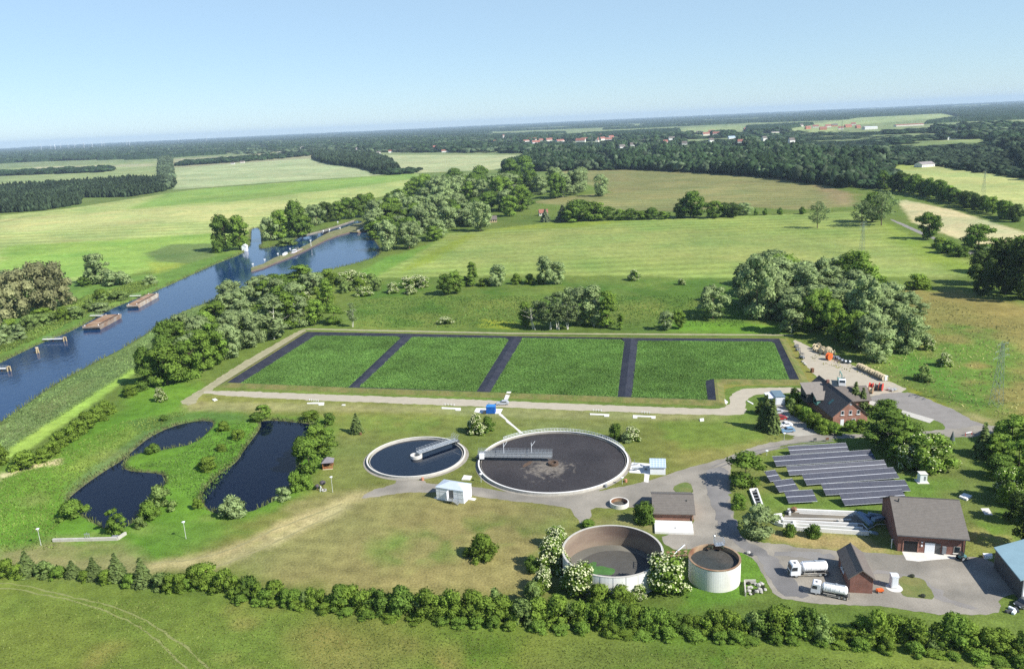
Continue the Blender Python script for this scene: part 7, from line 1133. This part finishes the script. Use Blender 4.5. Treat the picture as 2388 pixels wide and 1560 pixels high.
for px, m, l in [(z1('P',985,770),'terracotta','orange barrel lid below the smaller round tank'),(z1('O',1755,690),'terracotta','orange barrel right of the largest round tank'),(z1('P',125,140),'dark_wood','brown stump beside the small cone-shaped conifer'),(z1('O',1515,755),'grey_metal','dark grey motor box at the lower rim of the largest tank'),(z1('P',1755,455),'black','black motor at the left rim of the largest tank')]:
    p = G(*px); r_ = thing('barrel' if m == 'terracotta' else 'machine_box' if m != 'dark_wood' else 'tree_stump', l, 'barrel' if m == 'terracotta' else 'stump' if m == 'dark_wood' else 'motor', p); MB().cyl((0, 0, 0), (0, 0, .75), .42, .40, 12).build('body', m, r_); MB().cyl((0, 0, .753), (0, 0, .82), .34, .2, 12).build('top', m, r_)
a = G(*z1('N',300,1250)); r_ = thing('orange_cart', 'orange small machine at the corner of the gabled brick house', 'machine', a, .1); MB().box(-.2, 1.2, -.4, .4, .25, .8).build('body', 'orange', r_, bevel=.08); [wheel(r_, x, s*.35, .22, .12, s) for x in (0, 1.0) for s in (-1, 1)]
a = G(*z1('N',1330,850)); r_ = thing('small_tractor', 'teal machine parked at the right corner of the largest brick building', 'machine', a, .3); MB().box(-.9, .6, -.5, .5, .5, 1.1).build('body', mat('teal', (.10, .22, .22), .5, .1, 1), r_, bevel=.08); MB().box(-.9, -.2, -.45, .45, 1.1, 1.9).build('cab', 'glass', r_, bevel=.06); [wheel(r_, -.6, s*.6, .55, .3, s) for s in (-1, 1)]; [wheel(r_, .6, s*.55, .35, .2, s) for s in (-1, 1)]
for i, (x, y) in enumerate([(1890,1490),(1950,1500),(1980,1470),(1930,1460)]):
    tag(MB().box(-.7, .7, -.3, .3, 0, .5).build('scrap_panel', 'white_metal' if i % 2 else 'dark_steel', None, G(*z1('N', x, y)), i*.7, bevel=.08), ['dark scrap piece lowest of the pile at the lower right', 'white scrap piece in the middle of the pile at the lower right', 'dark scrap piece at the right of the pile at the lower right', 'white scrap piece at the top of the pile at the lower right'][i], 'scrap', 'scrap pile at the lower right')
for i, (x, y) in enumerate([(720,1060),(850,1300)]): tag(MB().ball((0, 0, .25), .55, .5, 8, 5, .3).build('flower_tub', 'moss', None, G(*z1('N', x, y))), ['dark tub at the top of the grass island in the yard', 'dark tub at the bottom of the grass island in the yard'][i], 'tub')
a = G(*z1('V',1345,850)); r_ = thing('pointed_signboard', 'dark pointed folded parasol by the road end', 'parasol', a); MB().cyl((0, 0, 0), (0, 0, 1.0), .08, n=8).build('foot', 'dark_steel', r_); MB().cyl((0, 0, .8), (0, 0, 4.4), .95, .05, 12).build('canopy', mat('dark_signboard', (.10, .125, .12), .9, .1, 2), r_)  # dark triangular board at the road end, shaped as a tapering cone
r_ = thing('gate_barrier', 'white and red barrier at the road end', 'barrier', G(*z1('V',1540,715)), .2); MB().bar((0, 0, .9), (2.4, .3, .9), .2).build('boom', 'white_paint', r_); b = MB(); [b.bar((x, x*.12, 0), (x, x*.12, 1.1), .14) for x in (0, 2.4)]; b.build('post', 'red', r_)
for px, l in ((z1('L',835,60), 'dark leaning sign board left behind the farthest solar row'), (z1('L',1005,55), 'reddish leaning sign board behind the farthest solar row')):
    r_ = thing('sign_board', l, 'sign', G(*px), .2); MB().box(-.5, .5, -.04, .04, .5, 1.2).build('board', 'dark_wood' if 'reddish' in l else 'dark_steel', r_); b = MB(); [b.bar((x, 0, 0), (x, 0, .55), .07) for x in (-.4, .4)]; b.build('leg', 'dark_steel', r_)
# ------------------------------------------------------------------ river craft, jetties, lock
mat('stained_hull', (.30, .265, .22), .8, .16, .5, 0, fine=2, two=(.24, .16, .11)); mat('pale_hull', (.46, .42, .34), .8, .14, .5, 0, fine=2, two=(.34, .25, .18))
def barge(BL, BR, SR, label, lightm):
    a, b, c = G(*z1('R', *BL), WZ), G(*z1('R', *BR), WZ), G(*z1('R', *SR), WZ); rz = math.atan2(c.y-b.y, c.x-b.x); L = (c-b).length; W = max(5.5, abs((b-a).dot(Vector((math.sin(rz), -math.cos(rz), 0))))); r = thing('barge', label, 'barge', (b.x, b.y, WZ), rz); fb = 2.1
    m = MB(); m.prof([(1.2, -.5), (L-1.2, -.5), (L, fb*.6), (L, fb), (0, fb), (0, fb*.6)], 0, W); h = m.build('hull', lightm, r); m = MB(); m.box(.1, L-.1, .1, W-.1, fb+.003, fb+.06); m.build('deck', 'rust', r); m = MB(); m.box(2.5, L-2.5, 1.0, W-1.0, fb+.063, fb+.5); hc = m.build('hold_cover', mat('rusty_plate', (.33, .24, .16), .9, .15, .5, 0, two=(.24, .13, .07)), r); m = MB(); [m.bar((2.4, y, fb+.45), (L-2.4, y, fb+.45), .2, .3) for y in (.9, W-.9)]; m.build('coaming', 'dark_steel', hc)
    m = MB(); [m.cyl((x, y, fb), (x, y, fb+.6), .22, n=8) for x in (1.1, L-1.1) for y in (.9, W-.9)]; m.build('bollard', 'white_paint', r); m = MB(); [m.bar((0, y, fb+.1), (L, y, fb+.1), .15, .2) for y in (.07, W-.07)]; m.build('gunwale', lightm, r)
barge((1160,775),(1385,768),(1692,600),'long rusty barge moored at the left bank, nearer of two','stained_hull'); barge((1760,480),(1918,470),(2205,310),'rusty barge with pale hull at the left bank, farther of two','pale_hull')
def jetty(p0, p1, label, dolphin=True):
    a, b = G(*z1('R', *p0), .6), G(*z1('R', *p1), .6); r = thing('jetty', label, 'jetty', (a.x, a.y, 0)); o = b-a; o.z = 0; m = MB(); m.bar((0, 0, .6), (o.x, o.y, .6), 1.3, .18); m.build('deck', 'white_concrete', r); m = MB(); rail(m, [(o.x*k/5, o.y*k/5+.6, .7) for k in range(6)], 1.0, .04); m.build('railing', 'steel', r); m = MB(); [m.cyl((o.x*k, o.y*k, -2.5), (o.x*k, o.y*k, .55), .15, n=8) for k in (.5, .97)]; m.build('pile', 'dark_wood', r)
    if dolphin: m = MB(); [m.cyl((o.x+math.cos(t)*.8+.8, o.y+math.sin(t)*.8, -2.5), (o.x+math.cos(t)*.6+.8, o.y+math.sin(t)*.6, 1.5), .3, n=8) for t in (0, 2.1, 4.2)]; m.build('dolphin', 'wood', r)
jetty((590,900),(875,890),'white jetty with wooden dolphin on the left bank below the barges'); jetty((-60,1308),(95,1300),'jetty cut by the left border'); jetty((1250,572),(1440,570),'white gangway to the nearer barge', False); jetty((1800,300),(1950,295),'white gangway to the farther barge', False)
p = G(*z1('R',522,1090), WZ); r_ = thing('mooring_dolphin', 'single wooden mooring dolphin in the river at left', 'dolphin', p); m = MB(); [m.cyl((math.cos(t)*.9, math.sin(t)*.9, -2), (math.cos(t)*.35, math.sin(t)*.35, 2.6), .32, n=8) for t in (0, 1.57, 3.14, 4.71)]; m.build('pile', 'wood', r_); MB().cyl((0, 0, 2.5), (0, 0, 2.8), .75, n=10).build('cap', 'pale_wood', r_)
p = G(*z1('R',2100,125)); r_ = thing('river_marker', 'white river marker on the left bank', 'marker', p); MB().bar((0, 0, 0), (0, 0, 2.2), .3).build('post', 'white_paint', r_); MB().box(-.9, .9, -.1, .1, 2.2, 3.4).build('board', 'white_paint', r_); MB().box(-.5, .7, -.15, -.01, 1.2, 2.0).build('number_plate', 'white_paint', r_)
a, rz, Wd = frame(z1('S',478,592), z1('S',540,590)); cbn = thing('white_cabin', 'small white gabled cabin at the water by the side arm', 'cabin', a, rz); Wd = 3.8; MB().prof([(0, -1), (Wd, -1), (Wd, 3.2), (Wd/2, 4.7), (0, 3.2)], 0, 4).build('wall', 'white_paint', cbn); MB().prof([(-.3, 3.1), (Wd/2, 4.75), (Wd+.3, 3.1), (Wd+.3, 3.3), (Wd/2, 5.0), (-.3, 3.3)], -.3, 4.3).build('roof', 'white_metal', cbn)
# lock mole
ne = zz('S',[(600,858),(760,815),(900,755),(1100,680),(1300,590),(1450,515),(1600,440),(1750,385),(1900,345),(2010,350),(2120,330)]); fa = zz('S',[(600,815),(760,765),(900,690),(1080,625),(1250,555),(1380,490),(1500,415),(1650,340),(1800,300),(1950,245),(2110,215)])
pts = [G(x, y, .3) for x, y in ne+fa[::-1]]; og = pts[0].copy(); og.z = 0; mo = thing('lock_mole', 'long narrow grass-topped mole leading to the lock', 'mole', og); wall_m = MB(); P = [(p.x-og.x, p.y-og.y) for p in pts]; n = len(P); wall_m.add([(x, y, -2) for x, y in P]+[(x, y, .3) for x, y in P], [(i, (i+1) % n, n+(i+1) % n, n+i) for i in range(n)]); wall_m.build('wall', mat('mole_wall', (.17, .13, .10), .9, .15, .6), mo); tpm = MB(); tpm.add([(x, y, .31) for x, y in P], tess(P)); tpm.build('top', mat('mole_top', (.20, .19, .095), .95, .18, .5, two=(.13, .15, .05)), mo)
mat('old_stone', (.22, .20, .16), .9, .15, .5, 0, two=(.30, .27, .21))
def rail_line(name, px, label, w_=1.0, h=.8):
    W = [G(*z1('S', *p), .4) for p in px]; og = W[0].copy(); og.z = 0; r = thing(name, label, 'wall', og)
    for i in range(len(W)-1): a, b = W[i]-og, W[i+1]-og; a.z = b.z = h/2-.9; MB().bar(a, b, w_, h+1.0).build('wall_section', 'old_stone', r)
rail_line('lock_wall', [(1270,392),(1520,330),(1750,260),(1980,180)], 'pale lock wall along the island side', .9, .7)
og = G(*z1('S',1590,360)); lg = thing('lock_gate', 'dark lock gate with footbridge and white signs', 'lock gate', og, math.radians(60)); MB().box(-3.6, 3.6, -.3, .3, -2.5, 1.6).build('gate_leaf', 'black', lg); b = MB(); b.box(-4.2, 4.2, -.6, .6, 1.603, 1.72); rail(b, [(-4.2+2.1*i, -.55, 1.72) for i in range(5)], 1.0, .05); b.build('footbridge', 'grey_metal', lg); b = MB(); [b.bar((x, 0, 0), (x, 0, 3.2), .25) for x in (-4.4, 4.4)]; b.build('post', 'white_metal', lg); b = MB(); [b.box(x-.6, x+.6, -.7, -.62, 1.9, 3.2) for x in (-4.4, 4.4)]; b.build('signal_board', 'white_paint', lg)
a, b_ = G(*z1('S',1130,655), WZ), G(*z1('S',1270,590), WZ); rz = math.atan2(b_.y-a.y, b_.x-a.x); L = (b_-a).length
bt = thing('work_boat', 'red hulled work boat moored at the lock mole', 'boat', (a.x, a.y, WZ), rz); MB().prof([(1, -.4), (L-1, -.4), (L, 1.3), (0, 1.3)], -2.0, 2.0).build('hull', mat('maroon', (.20, .045, .05), .6, .1, 1), bt, bevel=.1); m = MB(); m.box(L*.2, L*.42, -1.3, 1.3, 1.303, 3.3); cbx = m.build('wheelhouse', 'white_paint', bt, bevel=.08); MB().box(L*.2-.02, L*.42+.02, -1.35, 1.35, 2.2, 2.9).build('window', 'glass', cbx); m = MB(); m.box(.4, L-.4, -1.6, 1.6, 1.303, 1.36); m.bar((L*.7, 0, 1.3), (L*.7, 0, 3.6), .2); m.bar((L*.7, 0, 3.6), (L*.45, .3, 4.2), .16); m.build('deck_gear', 'stone_rubble', bt)
a, b_ = G(*z1('S',970,715), WZ), G(*z1('S',1090,640), WZ); rz = math.atan2(b_.y-a.y, b_.x-a.x); L = (b_-a).length
bt = thing('work_boat', 'smaller grey work pontoon left of the red boat', 'boat', (a.x, a.y, WZ), rz); MB().box(0, L, -2.2, 1.8, -.4, .8).build('hull', 'dark_steel', bt, bevel=.1); m = MB(); m.box(L*.5, L*.8, -1, 1, .803, 2.6); m.build('cabin', 'white_paint', bt, bevel=.06); m = MB(); [m.box(L*k, L*k+.9, -1.4, -.5, .803, 1.4) for k in (.1, .3)]; m.bar((L*.2, .4, .8), (L*.2, .4, 2.8), .15); m.build('crate', 'wood', bt)
for x, y, l, b2 in [(625,805,'white beacon at the tip of the lock mole',1.6),(780,735,'small white bollard on the outer lock mole',1.0),(955,660,'white post near the pontoon on the lock mole',1.2),(1392,535,'white signal mast beside the lock mole',4.5),(1115,590,'short white post beside the red boat',1.0),(1775,315,'cream sign on the mole near the lock gate',1.4),(1745,235,'cream sign on the island near the lock gate',1.4)]:
    p = G(*z1('S', x, y), .3); r_ = thing('marker_post', l, 'marker', p); MB().cyl((0, 0, -.3), (0, 0, b2), .18, n=8).build('post', 'white_metal', r_); MB().box(-.7, .7, -.1, .1, b2, b2+.9).build('board', 'white_paint', r_)
r_ = thing('quay_block', 'pale stone quay end right of the lock', 'quay', G(*z1('S',2010,350))); o = G(*z1('S',2130,290))-Vector(r_.location); MB().bar((0, 0, .3), (o.x, o.y, .3), 2.2, 2.4).build('block', 'wood', r_); MB().bar((0, 0, 1.55), (o.x, o.y, 1.55), 2.0, .08).build('cap', 'pale_concrete', r_)
a = G(*z1('S',180,1300)); gb = gable('boathouse', 'grey roofed boathouse hidden in the river grove', 'boathouse', None, None, 9, 2.6, 4.6, 'x', 'dark_wood', 'white_metal', .4, world=(a, .55, 13))
# ------------------------------------------------------------------ far buildings, pylons, turbines
def farhouse(px, w_, d, eave, ridge, rdir, roofm, label, wallm='render_wall', rz=0.0, group=None, name='far_house', cat='house'):
    P = G(*px); r, W_, ro = gable(name, label, cat, None, None, d, eave, ridge, rdir, wallm, roofm, .4, .3, cap=False, group=group, world=(P, rz, w_))
    b = MB(); [b.box(w_*(k+.5)/4-.5, w_*(k+.5)/4+.5, -.06, .03, 1.0, 2.3) for k in range(4)]; b.build('window', 'glass', r); return r
V1 = [(1152,335,24,.1),(1186,334,22,-.1),(1206,331,18,.2),(1232,330,28,.05),(1250,328,36,0),(1266,326,30,.1),(1290,325,26,.1),(1308,328,34,.1),(1330,329,30,0),(1356,331,34,.1),(1378,330,36,.1),(1402,327,30,.2),(1416,321,26,.1),(1432,318,24,.2)]
V1 += [(1222,334,22,.1),(1242,335,26,0),(1275,332,26,-.1),(1300,333,28,.1),(1318,324,26,0),(1342,333,30,.05),(1366,326,28,.1),(1390,322,26,.2),(1412,332,24,0),(1422,326,22,.15)]; V1.sort()
for i, (x, y, w_, rz) in enumerate(V1): farhouse((x, y+random.uniform(-2.5, 1.5)), w_*random.uniform(.8, 1.6), 13, random.uniform(6.5, 9.5), random.uniform(13, 17), 'x', 'red_tiles', 'white block with red roof in the far village, '+ordinal(i, len(V1)), 'white_concrete' if i % 4 else 'render_wall', rz+random.uniform(-.6, .6), 'red roofed blocks of the far village')
farhouse((1173,328), 9, 9, 26, 30, 'x', 'red_tiles', 'slim pale church tower left of the red roofed village', 'render_wall', .1, name='church_tower', cat='tower')
for i, (x, y) in enumerate([(1236,326),(1258,332),(1283,330),(1320,324),(1345,322),(1370,325),(1395,333),(1425,326)]): farhouse((x, y), 18, 12, 9, 15, 'x', 'red_tiles', 'small red roofed house among the far village blocks, '+ordinal(i, 8), 'render_wall', .2*i, 'small houses of the far village')
V2 = [(1625,313),(1640,317),(1652,311),(1662,316),(1735,305),(1865,296),(1880,302),(1895,299),(1912,304),(1925,298),(1940,296),(1955,303),(1972,298),(1985,293),(1998,300),(2015,303)]
for i, (x, y) in enumerate(V2): farhouse((x, y), random.uniform(18, 34), 14, 7, 14, 'x', 'red_tiles' if i % 5 else 'grey_tiles', 'tiny house of the villages at the upper right, '+ordinal(i, len(V2)), 'render_wall' if i % 2 else 'terracotta', random.uniform(-.3, .3), 'houses of the upper right villages')
for px, w_, d, e, r_, m, l, wm in [((1030,356),26,12,5,9,'red_tiles','red roofed farmhouse at the far end of the pale field','white_concrete'),((879,360),14,10,6,10,'grey_tiles','white gabled house at the end of the dark wood','white_concrete'),((906,357),16,10,6,10,'red_tiles','reddish gabled house right of the white gabled one','white_concrete'),((1536,391),11,9,4.2,7.5,'red_tiles','single red roofed house at the forest edge','white_concrete'),((646,355),22,12,6,9,'grey_tiles','white house in the far trees at upper left','white_concrete'),((560,381),14,10,4,7,'brown_tiles','brown roofed barn among the far farm trees','render_wall'),((538,384),12,8,3.5,6,'grey_tiles','pale small house among the far farm trees','white_concrete'),((1700,325),24,15,5,10,'light_blue_roof','pale roofed house in the wood clearing','white_concrete'),((1398,361),20,12,5,8,'grey_tiles','white house in the forest gap','white_concrete'),((1418,366),14,10,4,8,'red_tiles','red house in the forest gap','white_concrete'),((1515,352),18,12,5,8,'grey_tiles','pale house in the upper forest','white_concrete'),((1258,504),9,7,3,6,'red_tiles','red roofed cottage beside the bluish spruces','render_wall'),((1138,520),9,7,3,6,'brown_tiles','brown gabled hut in the wood right of the lock','wood')]: farhouse(px, w_, d, e, r_, 'x', m, l, wm, .1)
V3 = [(1470,345),(1548,338),(1590,342),(1655,334),(1720,338),(1780,330),(1842,335),(1560,329),(1500,336),(1446,350),(960,352),(1010,349),(830,352),(300,362),(150,368),(700,349)]
for i, (x, y) in enumerate(sorted(V3)): farhouse((x, y), random.uniform(14, 24), 12, 9, 15, 'x', ['brown_tiles', 'red_tiles', 'grey_tiles', 'brown_tiles'][i % 4], 'lone house peeping out of the far woods, '+ordinal(i, len(V3)), 'white_concrete', random.uniform(-.3, .3), 'lone houses in the far woods')
farhouse((2150,391), 24, 16, 4.2, 7.5, 'x', mat('pale_barn_roof', (.27, .245, .235), .85, .1, .3), 'long pale roofed barn at the forest edge on the right', 'white_concrete', .28, name='barn', cat='barn'); farhouse((605,343), 60, 20, 8, 10, 'x', 'white_metal', 'long white hall in the far woods at left', 'white_concrete', 0, name='hall', cat='hall'); farhouse((2210,327), 110, 30, 6, 8, 'x', 'light_blue_roof', 'very long pale blue hall behind the forest at right', 'white_concrete', .05, name='hall', cat='hall'); farhouse((2017,303), 52, 25, 9, 11, 'x', 'white_metal', 'white hall in the upper right village', 'white_concrete', 0, name='hall', cat='hall'); farhouse((1800,312), 46, 18, 5, 7, 'x', 'pale_barn_roof', 'pale flat hall left of the upper right village', 'render_wall', 0, name='hall', cat='hall'); farhouse((2090,296), 120, 25, 6, 9, 'x', 'red_tiles', 'long reddish roof right of the white village hall', 'render_wall', 0, name='hall', cat='hall')
def pylon(px, h, base, label, arms=3):
    P = G(*px); r = thing('power_pylon', label, 'pylon', P, .5, 'power pylons'); b = MB(); t = .065 if h < 30 else .13; q = lambda k: base/2*(1-k)+.28*k
    for sx in (-1, 1):
        for sy in (-1, 1): b.bar((sx*base/2, sy*base/2, 0), (sx*.28, sy*.28, h), t*1.3)
    n = 9
    for i in range(n):
        k0, k1 = i/n, (i+1)/n; a0, a1 = q(k0), q(k1)
        for s in (-1, 1):
            for (u0, u1) in ((-1, 1), (1, -1)): b.bar((u0*a0, s*a0, h*k0), (u1*a1, s*a1, h*k1), t*.8); b.bar((s*a0, u0*a0, h*k0), (s*a1, u1*a1, h*k1), t*.8)
    b.build('mast', 'grey_green_metal' if False else mat('pylon_grey', (.19, .24, .19), .7, .08, 1), r); c = MB()
    for k in range(arms): z = h*(.78+.1*k); l = base*(1.5-.25*k); c.bar((-l, 0, z), (l, 0, z), t*1.4); [c.bar((s*l, 0, z), (0, 0, z+h*.05), t) for s in (-1, 1)]; [c.bar((s*l*.95, 0, z), (s*l*.95, 0, z-.9), t*1.2) for s in (-1, 1)]
    c.build('cross_arm', 'pylon_grey', r)
for px, h, bs, l in [((2322,946),21,3.0,'nearest grey-green lattice pylon in the right meadow'),((2009,592),21,3.0,'lattice pylon in the light field'),((2292,456),25,3.2,'lattice pylon in the upper pale field at right'),((2229,322),62,7,'tall pylon above the long pale hall at right'),((1817,316),55,7,'tall thin pylon in the upper woods'),((1381,352),45,5,'thin mast above the forest in the middle'),((1962,318),50,6,'faint pylon in front of the upper right village')]: pylon(px, h, bs, l)
mat('turbine_white', (.5, .52, .54), .6, .03, 1)
first = None
TX = [(118,12500,150),(140,13500,140),(150,12000,150),(163,14000,150),(180,13000,140),(196,13800,150),(217,11500,165),(236,12600,150),(258,13500,150),(264,14500,150),(316,13600,150),(322,12400,150),(436,14500,140),(500,15000,140)]
for i, (x, D, h) in enumerate(TX):
    q = G(x, 460); q = Vector((q.x, q.y, 0)).normalized()*D; lab = 'white wind turbine on the left skyline, '+ordinal(i, len(TX))
    if first is None:
        first = thing('wind_turbine', lab, 'wind turbine', q, 0, 'wind turbines on the skyline'); MB().cyl((0, 0, 0), (0, 0, 100), 4.5, 3, 8).build('tower', 'turbine_white', first); MB().box(-3, 3, -6, 5, 98.5, 104).build('nacelle', 'white_metal', first)
        for k in range(3): t = .4+k*2.094; MB().bar((0, -7, 101), (math.sin(t)*48, -7, 101+math.cos(t)*48), 4, 1).build('blade', 'white_metal', first)
        first.scale = (.7, .7, .7)
    else: dup(first, q, random.uniform(-.5, .5), lab, None, h/215)
# ------------------------------------------------------------------ air
hz = bpy.data.materials.new('haze'); hz.use_nodes = True; hn = hz.node_tree; hn.nodes.remove(hn.nodes['Principled BSDF'])
pv = hn.nodes.new('ShaderNodeVolumePrincipled'); pv.inputs['Color'].default_value = (.62, .81, 1, 1); pv.inputs['Density'].default_value = 4.6e-5; pv.inputs['Anisotropy'].default_value = .0
hn.links.new(pv.outputs[0], hn.nodes['Material Output'].inputs['Volume'])
HB = 31000
tag(MB().box(-HB, HB, -HB, HB, -4, 200).build('haze', hz), kind='stuff')
